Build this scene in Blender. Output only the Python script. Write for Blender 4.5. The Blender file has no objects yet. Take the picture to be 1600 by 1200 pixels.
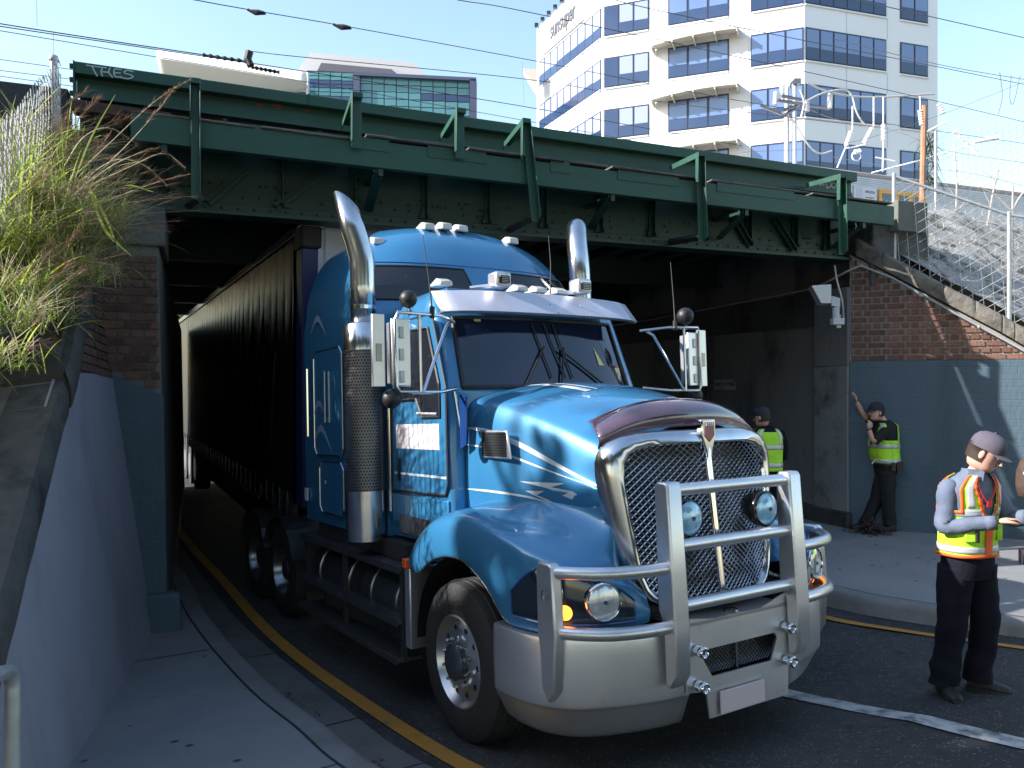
import bpy, bmesh, math, random
from mathutils import Vector, Matrix, noise
random.seed(7)
R = math.radians
PI = math.pi
scene = bpy.context.scene
COL = scene.collection

# ------------------------------------------------------------------ camera, sky, sun, exposure
CAM_H = 2.1
cd = bpy.data.cameras.new('camera'); cam = bpy.data.objects.new('camera', cd); COL.objects.link(cam)
cam.location = (0, 0, CAM_H); cam.rotation_euler = (R(90), 0, 0)
cd.sensor_width = 36; cd.lens = 28.125; cd.clip_start = 0.05; cd.clip_end = 4000
scene.camera = cam

SUN = Vector((1.65, 0.37, -1.0)).normalized()          # direction the sunlight travels
elev = math.asin(-SUN.z); azim = math.atan2(-SUN.x, -SUN.y)
world = bpy.data.worlds.new('World'); scene.world = world; world.use_nodes = True
wn = world.node_tree; wn.nodes.clear()
sky = wn.nodes.new('ShaderNodeTexSky'); sky.sky_type = 'NISHITA'; sky.sun_disc = False
sky.sun_elevation = elev; sky.sun_rotation = azim % (2 * PI)
sky.air_density = 1.5; sky.dust_density = 1.4; sky.ozone_density = 2.2
bg = wn.nodes.new('ShaderNodeBackground'); bg.inputs[1].default_value = 0.15
wo = wn.nodes.new('ShaderNodeOutputWorld')
wn.links.new(sky.outputs[0], bg.inputs[0]); wn.links.new(bg.outputs[0], wo.inputs[0])
sl = bpy.data.lights.new('sun', 'SUN'); sl.energy = 5.0; sl.angle = R(0.5); sl.color = (1.0, 0.965, 0.925)
so = bpy.data.objects.new('sun', sl); COL.objects.link(so); so.location = (-20, 0, 30)
so.rotation_euler = SUN.to_track_quat('-Z', 'Y').to_euler()
vs = scene.view_settings
vs.view_transform = 'Standard'; vs.look = 'None'; vs.gamma = 1; vs.use_curve_mapping = False
vs.exposure = 1.15

# ------------------------------------------------------------------ helpers
class MB:
    def __init__(s): s.v = []; s.f = []; s.m = []
    def add(s, vs_, fs, mi=0):
        o = len(s.v); s.v += [tuple(p) for p in vs_]
        s.f += [tuple(i + o for i in f) for f in fs]; s.m += [mi] * len(fs); return s
    def box(s, x0, x1, y0, y1, z0, z1, M=None, mi=0):
        vs_ = [Vector((x, y, z)) for z in (z0, z1) for y in (y0, y1) for x in (x0, x1)]
        if M: vs_ = [M @ p for p in vs_]
        return s.add(vs_, [(0, 2, 3, 1), (4, 5, 7, 6), (0, 1, 5, 4), (2, 6, 7, 3), (0, 4, 6, 2), (1, 3, 7, 5)], mi)
    def hexa(s, p, mi=0):      # 8 points: bottom 4 ccw then top 4 ccw
        return s.add(p, [(3, 2, 1, 0), (4, 5, 6, 7), (0, 1, 5, 4), (1, 2, 6, 5), (2, 3, 7, 6), (3, 0, 4, 7)], mi)
    def prism(s, pts, d, M=None, mi=0):   # pts: 3d points of a planar polygon, extruded by vector d
        d = Vector(d); a = [Vector(p) for p in pts]; b = [p + d for p in a]
        if M: a = [M @ p for p in a]; b = [M @ p for p in b]
        n = len(a)
        return s.add(a + b, [tuple(range(n))[::-1], tuple(range(n, 2 * n))] + [(i, (i + 1) % n, n + (i + 1) % n, n + i) for i in range(n)], mi)
    def tube(s, path, r, n=8, caps=True, mi=0, ell=None):
        P = [Vector(p) for p in path]; k = len(P); rr = r if isinstance(r, (list, tuple)) else [r] * k
        rings = []; up = None
        for i in range(k):
            t = (P[min(i + 1, k - 1)] - P[max(i - 1, 0)])
            t = t.normalized() if t.length > 1e-9 else Vector((0, 0, 1))
            if up is None:
                up = Vector((0, 0, 1)) if abs(t.z) < .9 else Vector((1, 0, 0))
            a = t.cross(up); a = a.normalized() if a.length > 1e-6 else t.orthogonal().normalized()
            b = a.cross(t).normalized(); up = b
            ex, ey = ell if ell else (1, 1)
            rings += [P[i] + (a * math.cos(2 * PI * j / n) * ex + b * math.sin(2 * PI * j / n) * ey) * rr[i] for j in range(n)]
        fs = [(i * n + j, i * n + (j + 1) % n, (i + 1) * n + (j + 1) % n, (i + 1) * n + j) for i in range(k - 1) for j in range(n)]
        if caps: fs += [tuple(range(n))[::-1], tuple((k - 1) * n + j for j in range(n))]
        return s.add(rings, fs, mi)
    def lathe(s, prof, M, n=24, mi=0):    # prof: (r, h) list, about local z of M
        k = len(prof)
        vs_ = [M @ Vector((r * math.cos(2 * PI * j / n), r * math.sin(2 * PI * j / n), h)) for r, h in prof for j in range(n)]
        fs = [(i * n + j, i * n + (j + 1) % n, (i + 1) * n + (j + 1) % n, (i + 1) * n + j) for i in range(k - 1) for j in range(n)]
        return s.add(vs_, fs, mi)
    def grid(s, rows, mi=0, close=False):
        n = len(rows[0]); o = [p for r in rows for p in r]
        fs = []
        for i in range(len(rows) - 1):
            for j in range(n if close else n - 1):
                fs.append((i * n + j, i * n + (j + 1) % n, (i + 1) * n + (j + 1) % n, (i + 1) * n + j))
        return s.add(o, fs, mi)
    def ball(s, c, r, n=12, M=None, mi=0):
        c = Vector(c); rx, ry, rz = r if isinstance(r, (list, tuple)) else (r, r, r)
        rows = []
        for i in range(n // 2 + 1):
            a = -PI / 2 + PI * i / (n // 2)
            row = []
            for j in range(n):
                p = Vector((rx * math.cos(a) * math.cos(2 * PI * j / n), ry * math.cos(a) * math.sin(2 * PI * j / n), rz * math.sin(a)))
                if M: p = M @ p
                row.append(c + p)
            rows.append(row)
        return s.grid(rows, mi, close=True)

def mesh(name, mb, mats, smooth=None, fix=False):
    me = bpy.data.meshes.new(name); me.from_pydata([tuple(p) for p in mb.v], [], mb.f)
    for m in (mats if isinstance(mats, (list, tuple)) else [mats]): me.materials.append(m)
    if any(mb.m): me.polygons.foreach_set('material_index', mb.m)
    if fix:
        bm = bmesh.new(); bm.from_mesh(me); bmesh.ops.remove_doubles(bm, verts=bm.verts, dist=1e-5)
        bmesh.ops.recalc_face_normals(bm, faces=bm.faces); bm.to_mesh(me); bm.free()
    if smooth:
        me.shade_smooth()
        if smooth < 180: me.set_sharp_from_angle(angle=R(smooth))
    me.update(); return me
def ob(name, mb, mats, parent=None, smooth=None, bevel=0, fix=False, solid=0, **kw):
    me = mb if isinstance(mb, bpy.types.Mesh) else mesh(name, mb, mats, smooth, fix)
    o = bpy.data.objects.new(name, me); COL.objects.link(o)
    if parent: o.parent = parent
    if solid:
        q = o.modifiers.new('s', 'SOLIDIFY'); q.thickness = solid; q.offset = -1
    if bevel:
        q = o.modifiers.new('b', 'BEVEL'); q.width = bevel; q.segments = 2; q.limit_method = 'ANGLE'; q.angle_limit = R(40)
        if not smooth: me.shade_smooth(); me.set_sharp_from_angle(angle=R(35))
    for k, v in kw.items(): o[k] = v
    return o
def thing(name, label, cat, loc=(0, 0, 0), rz=0, group=None, **kw):
    o = bpy.data.objects.new(name, None); COL.objects.link(o); o.location = loc; o.rotation_euler = (0, 0, rz)
    o.empty_display_size = .2
    o['label'] = label; o['category'] = cat
    if group: o['group'] = group
    for k, v in kw.items(): o[k] = v
    return o
def tag(o, label, cat, group=None):
    o['label'] = label; o['category'] = cat
    if group: o['group'] = group
    return o
def kids(o): return [c for c in bpy.data.objects if c.parent == o]
def dup(o, parent=None, loc=None, label=None):
    c = o.copy(); COL.objects.link(c); c.parent = parent
    if loc is not None: c.location = loc
    if label: c['label'] = label
    for k in kids(o): dup(k, c)
    return c
def text_mesh(txt, size, mat, name, M, parent=None, ext=.004, bold=0, **kw):
    cu = bpy.data.curves.new('t', 'FONT'); cu.body = txt; cu.size = size; cu.extrude = ext; cu.offset = bold
    cu.align_x = 'CENTER'; cu.align_y = 'CENTER'
    t = bpy.data.objects.new('t', cu); COL.objects.link(t)
    dg = bpy.context.evaluated_depsgraph_get()
    me = bpy.data.meshes.new_from_object(t.evaluated_get(dg)); bpy.data.objects.remove(t); bpy.data.curves.remove(cu)
    me.materials.clear(); me.materials.append(mat); me.transform(M)
    o = bpy.data.objects.new(name, me); COL.objects.link(o)
    if parent: o.parent = parent
    for k, v in kw.items(): o[k] = v
    return o
def frame_M(o, x, y, z):   # matrix whose columns are x,y,z at origin o
    x, y, z = Vector(x), Vector(y), Vector(z)
    return Matrix(((x.x, y.x, z.x, o[0]), (x.y, y.y, z.y, o[1]), (x.z, y.z, z.z, o[2]), (0, 0, 0, 1)))
def look_M(o, d, up=(0, 0, 1)):   # local z along d
    d = Vector(d).normalized(); x = Vector(up).cross(d)
    x = x.normalized() if x.length > 1e-5 else Vector((1, 0, 0))
    return frame_M(o, x, d.cross(x), d)
def catmull(P, t):
    n = len(P) - 1; t = max(0, min(n - 1e-9, t)); i = int(t); f = t - i
    g = lambda k: Vector(P[max(0, min(n, k))])
    p0, p1, p2, p3 = g(i - 1), g(i), g(i + 1), g(i + 2)
    if i == 0: p0 = 2 * p1 - p2
    if i == n - 1: p3 = 2 * p2 - p1
    return .5 * (2 * p1 + (p2 - p0) * f + (2 * p0 - 5 * p1 + 4 * p2 - p3) * f * f + (3 * p1 - p0 - 3 * p2 + p3) * f ** 3)
def crv(P, n): return [catmull(P, (len(P) - 1) * i / (n - 1)) for i in range(n)]
class Surf:
    def __init__(s, ctrl): s.c = [[Vector(p) for p in r] for r in ctrl]; s.nu = len(ctrl) - 1; s.nv = len(ctrl[0]) - 1
    def __call__(s, u, v, off=0):
        p = catmull([catmull(r, v) for r in s.c], u)
        if off:
            e = .02
            a = s(min(s.nu, u + e), v) - s(max(0, u - e), v); b = s(u, min(s.nv, v + e)) - s(u, max(0, v - e))
            n = a.cross(b)
            if n.length > 1e-9: p = p + n.normalized() * off
        return p
    def grid(s, mb, ku, kv, u0=0, u1=None, v0=0, v1=None, off=0, mi=0):
        u1 = s.nu if u1 is None else u1; v1 = s.nv if v1 is None else v1
        return mb.grid([[s(u0 + (u1 - u0) * i / ku, v0 + (v1 - v0) * j / kv, off) for j in range(kv + 1)] for i in range(ku + 1)], mi)

# ------------------------------------------------------------------ materials
def mat(name, col, rough=.6, metal=0, col2=None, scale=4, amt=1.0, bump=0, bscale=30, coat=0, spec=.5, detail=6,
        dirt=None, courses=0, cracks=0, dscale=1.5, dlo=.5, dhi=.7, coords='Object', stretch=None, flakes=None, emit=None, alpha=None, trans=0, rnd=0):
    m = bpy.data.materials.new(name); m.use_nodes = True; nt = m.node_tree; N = nt.nodes; L = nt.links
    b = N['Principled BSDF']
    tc = N.new('ShaderNodeTexCoord'); mp = N.new('ShaderNodeMapping'); L.new(tc.outputs[coords], mp.inputs[0])
    if stretch: mp.inputs['Scale'].default_value = stretch
    out = None
    c4 = lambda c: (c[0], c[1], c[2], 1)
    if col2:
        n = N.new('ShaderNodeTexNoise'); n.inputs['Scale'].default_value = scale; n.inputs['Detail'].default_value = detail
        L.new(mp.outputs[0], n.inputs[0])
        r = N.new('ShaderNodeValToRGB'); r.color_ramp.elements[0].position = .5 - .22 / max(.1, amt); r.color_ramp.elements[1].position = .5 + .22 / max(.1, amt)
        r.color_ramp.elements[0].color = c4(col); r.color_ramp.elements[1].color = c4(col2)
        L.new(n.outputs[0], r.inputs[0]); out = r.outputs[0]
    def cur():
        nonlocal out
        if out is None:
            q = N.new('ShaderNodeRGB'); q.outputs[0].default_value = c4(col); out = q.outputs[0]
        return out
    def mix(fac, c2, mode='MIX'):
        nonlocal out
        x = N.new('ShaderNodeMix'); x.data_type = 'RGBA'; x.blend_type = mode
        L.new(fac, x.inputs[0]); L.new(cur(), x.inputs[6])
        if isinstance(c2, tuple): x.inputs[7].default_value = c4(c2)
        else: L.new(c2, x.inputs[7])
        out = x.outputs[2]
    if dirt:
        n = N.new('ShaderNodeTexNoise'); n.inputs['Scale'].default_value = dscale; n.inputs['Detail'].default_value = 10; n.inputs['Roughness'].default_value = .65
        L.new(mp.outputs[0], n.inputs[0])
        r = N.new('ShaderNodeMapRange'); r.inputs[1].default_value = dlo; r.inputs[2].default_value = dhi
        L.new(n.outputs[0], r.inputs[0]); mix(r.outputs[0], dirt)
    if flakes:   # (colour, scale, threshold)
        v = N.new('ShaderNodeTexVoronoi'); v.inputs['Scale'].default_value = flakes[1]; L.new(mp.outputs[0], v.inputs[0])
        r = N.new('ShaderNodeMapRange'); r.inputs[1].default_value = flakes[2]; r.inputs[2].default_value = flakes[2] * .5
        L.new(v.outputs[0], r.inputs[0])
        n = N.new('ShaderNodeTexNoise'); n.inputs['Scale'].default_value = flakes[1] * .3; L.new(mp.outputs[0], n.inputs[0])
        g = N.new('ShaderNodeMath'); g.operation = 'GREATER_THAN'; g.inputs[1].default_value = .52; L.new(n.outputs[0], g.inputs[0])
        k = N.new('ShaderNodeMath'); k.operation = 'MULTIPLY'; L.new(r.outputs[0], k.inputs[0]); L.new(g.outputs[0], k.inputs[1])
        mix(k.outputs[0], flakes[0])
    if cracks:
        v = N.new('ShaderNodeTexVoronoi'); v.feature = 'DISTANCE_TO_EDGE'; v.inputs['Scale'].default_value = cracks
        n = N.new('ShaderNodeTexNoise'); n.inputs['Scale'].default_value = 3; n.inputs['Detail'].default_value = 8; L.new(mp.outputs[0], n.inputs[0])
        x = N.new('ShaderNodeVectorMath'); x.operation = 'MULTIPLY_ADD'; x.inputs[1].default_value = (.5, .5, .5); L.new(n.outputs['Color'], x.inputs[0]); L.new(mp.outputs[0], x.inputs[2]); L.new(x.outputs[0], v.inputs[0])
        r = N.new('ShaderNodeMapRange'); r.inputs[1].default_value = .007; r.inputs[2].default_value = .0; L.new(v.outputs['Distance'], r.inputs[0])
        g = N.new('ShaderNodeTexNoise'); g.inputs['Scale'].default_value = .7; L.new(mp.outputs[0], g.inputs[0]); g2 = N.new('ShaderNodeMath'); g2.operation = 'GREATER_THAN'; g2.inputs[1].default_value = .5; L.new(g.outputs[0], g2.inputs[0])
        k = N.new('ShaderNodeMath'); k.operation = 'MULTIPLY'; L.new(r.outputs[0], k.inputs[0]); L.new(g2.outputs[0], k.inputs[1]); mix(k.outputs[0], (.008, .008, .008))
    if rnd:
        oi = N.new('ShaderNodeObjectInfo'); h = N.new('ShaderNodeHueSaturation'); L.new(cur(), h.inputs['Color'])
        r = N.new('ShaderNodeMapRange'); r.inputs[3].default_value = 1 - rnd; r.inputs[4].default_value = 1 + rnd; L.new(oi.outputs['Random'], r.inputs[0]); L.new(r.outputs[0], h.inputs['Value'])
        out = h.outputs[0]
    if out is None: b.inputs['Base Color'].default_value = c4(col)
    else: L.new(out, b.inputs['Base Color'])
    b.inputs['Roughness'].default_value = rough; b.inputs['Metallic'].default_value = metal
    b.inputs['Specular IOR Level'].default_value = spec
    if coat: b.inputs['Coat Weight'].default_value = coat; b.inputs['Coat Roughness'].default_value = .06
    if trans: b.inputs['Transmission Weight'].default_value = trans
    if alpha is not None: b.inputs['Alpha'].default_value = alpha
    if emit: b.inputs['Emission Color'].default_value = c4(emit[0]); b.inputs['Emission Strength'].default_value = emit[1]
    if bump:
        n = N.new('ShaderNodeTexNoise'); n.inputs['Scale'].default_value = bscale; n.inputs['Detail'].default_value = 8
        L.new(mp.outputs[0], n.inputs[0])
        q = N.new('ShaderNodeBump'); q.inputs['Strength'].default_value = bump; q.inputs['Distance'].default_value = .02
        L.new(n.outputs[0], q.inputs['Height']); L.new(q.outputs[0], b.inputs['Normal'])
        if courses:   # painted brick courses show through the paint
            ml = N.new('ShaderNodeMapping'); ml.inputs['Rotation'].default_value = (0, 0, R(courses)); L.new(tc.outputs[coords], ml.inputs[0])
            sp = N.new('ShaderNodeSeparateXYZ'); L.new(ml.outputs[0], sp.inputs[0]); cb = N.new('ShaderNodeCombineXYZ'); L.new(sp.outputs[0], cb.inputs[0]); L.new(sp.outputs[2], cb.inputs[1])
            bk = N.new('ShaderNodeTexBrick'); bk.inputs['Scale'].default_value = 1; bk.inputs['Brick Width'].default_value = .235; bk.inputs['Row Height'].default_value = .086; bk.inputs['Mortar Size'].default_value = .008; bk.inputs['Mortar Smooth'].default_value = .5
            L.new(cb.outputs[0], bk.inputs[0]); q2 = N.new('ShaderNodeBump'); q2.inputs['Strength'].default_value = .4; q2.inputs['Distance'].default_value = -.006
            L.new(bk.outputs['Fac'], q2.inputs['Height']); L.new(q.outputs[0], q2.inputs['Normal']); L.new(q2.outputs[0], b.inputs['Normal'])
        if rough > .15:
            r = N.new('ShaderNodeMapRange'); r.inputs[3].default_value = rough * .8; r.inputs[4].default_value = min(1, rough * 1.2)
            L.new(n.outputs[0], r.inputs[0]); L.new(r.outputs[0], b.inputs['Roughness'])
    return m
M = {}
M['asphalt'] = mat('asphalt', (.02, .02, .023), .85, col2=(.03, .03, .033), scale=1.2, bump=.5, bscale=90, dirt=(.05, .047, .045), dscale=.8, dlo=.47, dhi=.7, cracks=1.1, flakes=((.17, .17, .17), 55, .34))
M['concrete'] = mat('concrete', (.17, .175, .185), .85, col2=(.215, .215, .22), scale=2, bump=.3, bscale=60, dirt=(.15, .14, .13), dscale=1.1, dlo=.55, dhi=.78, flakes=((.03, .028, .028), 5, .16))
M['kerb'] = mat('kerb_concrete', (.15, .15, .15), .85, col2=(.2, .2, .2), scale=3, bump=.4, bscale=60, dirt=(.12, .115, .11), dscale=1.8, dlo=.5, dhi=.75)
M['gutter'] = mat('gutter_concrete', (.095, .095, .095), .85, col2=(.13, .13, .125), scale=2, bump=.4, bscale=60, dirt=(.09, .07, .055), dscale=2.2, dlo=.52, dhi=.72)
M['yellow_paint'] = mat('yellow_line_paint', (.46, .2, .02), .7, col2=(.34, .16, .03), scale=3, bump=.3, bscale=80, dirt=(.16, .11, .05), dscale=6, dlo=.58, dhi=.75)
M['white_paint'] = mat('white_line_paint', (.5, .5, .5), .7, col2=(.36, .36, .36), scale=6, dirt=(.06, .06, .065), dscale=7, dlo=.45, dhi=.66, bump=.3, bscale=80)
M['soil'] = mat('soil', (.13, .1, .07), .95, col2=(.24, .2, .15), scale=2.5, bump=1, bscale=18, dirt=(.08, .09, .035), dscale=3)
M['grassland'] = mat('far_ground', (.13, .13, .11), .95, col2=(.18, .18, .15), scale=1)
M['green'] = mat('green_bridge_paint', (.013, .065, .043), .5, col2=(.018, .08, .052), scale=1.3, bump=.12, bscale=14, dirt=(.02, .03, .024), dscale=1.7, dlo=.55, dhi=.8, stretch=(.5, 1, 1))
M['green_dk'] = mat('old_green_girder_paint', (.007, .036, .027), .45, col2=(.01, .044, .032), scale=2, bump=.15, bscale=12, dirt=(.006, .018, .017), dscale=1.6, dlo=.6, dhi=.8)
M['graffiti'] = mat('white_graffiti', (.5, .56, .55), .7, col2=(.35, .42, .42), scale=12)
M['graffiti_red'] = mat('red_graffiti', (.4, .05, .03), .7, col2=(.2, .05, .03), scale=12)
M['rust'] = mat('rusty_steel', (.1, .045, .025), .9, col2=(.05, .035, .03), scale=6, bump=.4)
M['timber'] = mat('weathered_timber', (.16, .14, .12), .9, col2=(.07, .06, .05), scale=5, stretch=(1, 12, 12), bump=.5, bscale=20, dirt=(.02, .02, .02), dscale=3)
M['dark_steel'] = mat('dark_steel', (.02, .022, .024), .7, col2=(.035, .03, .027), scale=3)
M['joist'] = mat('sooty_joist', (.03, .031, .033), .85, col2=(.055, .055, .055), scale=2)
M['brick'] = mat('brick', (.19, .09, .06), .9, col2=(.13, .065, .05), scale=9, bump=.6, bscale=40, dirt=(.06, .04, .035), dscale=6, dlo=.55, dhi=.8, rnd=.3)
M['brick_dk'] = mat('sooty_brick', (.17, .085, .062), .9, col2=(.11, .062, .05), scale=9, bump=.6, bscale=40, rnd=.3, dirt=(.03, .028, .026), dscale=5, dlo=.5, dhi=.8)
M['mortar'] = mat('mortar', (.36, .33, .3), .95, col2=(.24, .22, .2), scale=4, bump=.4)
M['mortar_dk'] = mat('sooty_mortar', (.2, .19, .18), .95, col2=(.12, .11, .1), scale=4, bump=.4)
M['teal'] = mat('teal_wall_paint', (.06, .095, .125), .75, col2=(.07, .11, .14), scale=1.5, bump=.3, bscale=25, dirt=(.035, .06, .075), dscale=1.1, dlo=.5, dhi=.78, stretch=(1, 1, .35), courses=24)
M['lavender'] = mat('lavender_grey_paint', (.24, .24, .29), .8, col2=(.27, .27, .315), scale=1.2, bump=.25, bscale=20, dirt=(.15, .15, .18), dscale=1.3, dlo=.5, dhi=.8, stretch=(1, 1, .5), flakes=((.12, .12, .12), 5, .08))
M['soot_wall'] = mat('stained_abutment_render', (.14, .14, .14), .9, col2=(.2, .195, .19), scale=.8, bump=.5, bscale=14, dirt=(.03, .028, .026), dscale=.9, dlo=.5, dhi=.68, stretch=(1, 1, .45))
M['soot_top'] = mat('black_stained_concrete', (.045, .045, .047), .9, col2=(.08, .08, .08), scale=1.5, bump=.5, bscale=14, dirt=(.02, .02, .02), dscale=1.5, dlo=.45, dhi=.65)
M['old_conc'] = mat('weathered_concrete', (.075, .073, .075), .9, col2=(.13, .127, .125), scale=3, bump=.8, bscale=18, dirt=(.045, .042, .04), dscale=2, dlo=.48, dhi=.68)
M['coping'] = mat('mossy_coping', (.11, .1, .09), .95, col2=(.19, .17, .14), scale=4, bump=1, bscale=14, dirt=(.04, .038, .036), dscale=2.5, dlo=.48, dhi=.66)
M['coping_dk'] = mat('dark_stained_coping', (.05, .048, .046), .95, col2=(.085, .08, .072), scale=4, bump=1, bscale=14, dirt=(.02, .02, .02), dscale=2.5, dlo=.48, dhi=.66)
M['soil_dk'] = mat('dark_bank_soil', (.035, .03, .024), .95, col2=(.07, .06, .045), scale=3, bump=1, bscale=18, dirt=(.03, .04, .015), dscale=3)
M['galv'] = mat('galvanised_steel', (.5, .51, .52), .45, .7, col2=(.38, .39, .4), scale=14)
M['galv_dull'] = mat('dull_galvanised_wire', (.42, .43, .43), .5, .4)
M['white'] = mat('white_building_panel', (.78, .79, .82), .55, col2=(.73, .74, .78), scale=.2)
M['whitegrey'] = mat('grey_building_panel', (.5, .52, .56), .6)
M['cream'] = mat('cream_awning', (.55, .52, .45), .6)
M['bglass'] = mat('blue_office_glass', (.012, .03, .085), .06, 0, spec=.9, col2=(.03, .055, .13), scale=.25)
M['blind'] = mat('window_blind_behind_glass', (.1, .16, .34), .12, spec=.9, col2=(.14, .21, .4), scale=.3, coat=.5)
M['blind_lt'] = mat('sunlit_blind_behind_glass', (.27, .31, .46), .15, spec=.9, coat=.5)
M['wframe'] = mat('dark_window_frame', (.02, .025, .05), .4)
M['lframe'] = mat('light_window_frame', (.07, .07, .12), .4)
M['signgrey'] = mat('grey_sign_letters', (.1, .1, .12), .5)
M['tealglass'] = mat('green_blue_glass', (.05, .17, .19), .06, spec=.9, col2=(.1, .26, .28), scale=.12)
M['navypanel'] = mat('navy_cladding', (.06, .07, .13), .5)
M['roofgrey'] = mat('pale_roof_sheet', (.5, .48, .5), .5)
M['soffit'] = mat('white_soffit', (.72, .7, .68), .6)
M['silver_train'] = mat('stainless_train_side', (.5, .5, .54), .4, .5, col2=(.42, .42, .46), scale=3)
M['train_roof'] = mat('train_roof', (.36, .3, .29), .7)
M['orange'] = mat('orange_train_panel', (.75, .36, .04), .5)
# truck
M['blue'] = mat('metallic_blue_paint', (.03, .18, .37), .36, .3, coat=.85, col2=(.038, .205, .4), scale=2, flakes=((.3, .4, .48), 45, .1), dirt=(.085, .21, .35), dscale=1.6, dlo=.52, dhi=.9)
M['blue_dk'] = mat('deep_blue_paint', (.012, .05, .2), .3, .3, coat=1)
M['trailer_blue'] = mat('navy_trailer_frame', (.012, .02, .09), .45, col2=(.016, .026, .11), scale=3)
M['stripe'] = mat('silver_stripe', (.62, .68, .72), .35, .2)
M['chrome'] = mat('chrome', (.75, .76, .78), .08, 1)
M['chrome_d'] = mat('dusty_chrome', (.62, .63, .65), .2, 1, col2=(.5, .5, .52), scale=8, flakes=((.8, .8, .8), 60, .12))
M['alloy'] = mat('brushed_alloy', (.72, .72, .75), .34, .85, col2=(.62, .62, .65), scale=3, bump=.015, bscale=60, dirt=(.3, .28, .26), dscale=6, dlo=.62, dhi=.8)
M['alloy_m'] = mat('polished_alloy_wheel', (.58, .58, .6), .3, .9, col2=(.46, .46, .48), scale=5)
M['guard'] = mat('dull_perforated_steel', (.2, .2, .21), .4, .8, col2=(.14, .14, .15), scale=6)
M['visor'] = mat('scratched_stainless_visor', (.62, .61, .68), .38, .6, col2=(.54, .53, .6), scale=3, flakes=((.85, .85, .9), 40, .12))
M['rubber'] = mat('tyre_rubber', (.015, .015, .016), .8, bump=.3, bscale=40, col2=(.024, .023, .022), scale=6)
M['black'] = mat('black_plastic', (.012, .012, .013), .5)
M['blackgl'] = mat('black_gloss', (.008, .008, .01), .15)
M['tread'] = mat('chequer_plate', (.09, .09, .1), .4, .6, bump=.8, bscale=45)
M['tank'] = mat('tank_steel', (.22, .23, .25), .25, .9)
M['glass_ws'] = mat('windscreen', (.006, .012, .035), .05, 0, spec=.8)
M['glass_dk'] = mat('tinted_glass', (.012, .014, .02), .1, 0, spec=.7, flakes=((.5, .5, .5), 35, .09))
M['lens'] = mat('headlamp_housing', (.008, .022, .035), .08, .2, coat=1)
M['lamp'] = mat('lamp_reflector', (.75, .78, .8), .12, .9)
M['lampblue'] = mat('blue_spotlamp_lens', (.14, .4, .68), .12, .25, coat=1, col2=(.45, .68, .82), scale=16)
M['lampclear'] = mat('clear_lamp_lens', (.75, .78, .8), .12, .5, coat=1, col2=(.4, .43, .47), scale=22)
M['indicator'] = mat('lit_indicator', (.9, .25, .02), .3, emit=((1, .22, .02), 3))
M['amber'] = mat('amber_reflector', (.8, .12, .02), .25)
M['marker'] = mat('roof_marker_lens', (.5, .5, .47), .3, coat=.5)
M['purple'] = mat('tinted_bonnet_guard', (.085, .05, .075), .12, coat=1, spec=.8, flakes=((.35, .3, .33), 35, .1))
M['curtain'] = mat('black_trailer_curtain', (.005, .005, .005), .4, col2=(.008, .008, .008), scale=2, bump=.3, bscale=5)
M['plate'] = mat('number_plate', (.5, .42, .46), .5)
M['decal'] = mat('pale_door_decal', (.7, .74, .76), .5, col2=(.62, .5, .5), scale=5)
M['labelw'] = mat('white_sticker', (.6, .62, .65), .5)
M['ystick'] = mat('yellow_sticker', (.6, .58, .2), .5)
# people
M['skin'] = mat('skin', (.52, .3, .22), .55, col2=(.58, .34, .26), scale=12)
M['shirt'] = mat('blue_grey_shirt', (.13, .16, .22), .8, col2=(.085, .105, .165), scale=7, bump=1, bscale=7)
M['navycl'] = mat('navy_trousers', (.004, .005, .011), .9, col2=(.006, .007, .014), scale=5, bump=.6, bscale=7, spec=.2)
M['blackcl'] = mat('black_clothing', (.01, .01, .013), .85, bump=.4, bscale=8)
M['hivis'] = mat('yellow_green_hivis', (.36, .72, .02), .6, col2=(.5, .85, .04), scale=7, bump=.9, bscale=8)
M['hivis_or'] = mat('orange_trim', (.85, .12, .02), .6)
M['reflect'] = mat('reflective_tape', (.55, .56, .58), .35, .3)
M['cap'] = mat('purple_grey_cap', (.1, .085, .115), .8, col2=(.07, .06, .085), scale=10)
M['navycap'] = mat('navy_cap', (.02, .02, .04), .8)
M['hair'] = mat('dark_hair', (.03, .018, .012), .7)
M['brown'] = mat('brown_fabric', (.05, .028, .022), .8, col2=(.08, .045, .035), scale=8, bump=.5)
M['red'] = mat('red_lanyard', (.6, .02, .03), .6)
M['leather'] = mat('black_leather', (.02, .017, .016), .4)
M['shoe'] = mat('black_boot', (.014, .013, .013), .55, bump=.3)
M['eyew'] = mat('eye_white', (.7, .7, .68), .3)
M['lip'] = mat('lips', (.4, .16, .13), .5)
# vegetation
def leafmat(name, c1, c2, tr=.4):
    m = mat(name, c1, .6, col2=c2, scale=3, rnd=0)
    nt = m.node_tree; b = nt.nodes['Principled BSDF']; o = [n for n in nt.nodes if n.type == 'OUTPUT_MATERIAL'][0]
    t = nt.nodes.new('ShaderNodeBsdfTranslucent'); mx = nt.nodes.new('ShaderNodeMixShader'); mx.inputs[0].default_value = tr
    src = b.inputs['Base Color'].links[0].from_socket
    nt.links.new(src, t.inputs[0]); nt.links.new(b.outputs[0], mx.inputs[1]); nt.links.new(t.outputs[0], mx.inputs[2]); nt.links.new(mx.outputs[0], o.inputs[0])
    return m
M['blade'] = leafmat('green_grass_blade', (.3, .4, .04), (.6, .66, .16), .5)
M['blade_dk'] = leafmat('deep_green_grass_blade', (.14, .24, .03), (.3, .4, .07), .5)
M['straw'] = leafmat('dry_straw', (.5, .42, .26), (.66, .58, .42), .35)
M['seed'] = leafmat('purple_brown_seed_head', (.24, .13, .09), (.36, .24, .16), .3)
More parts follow.
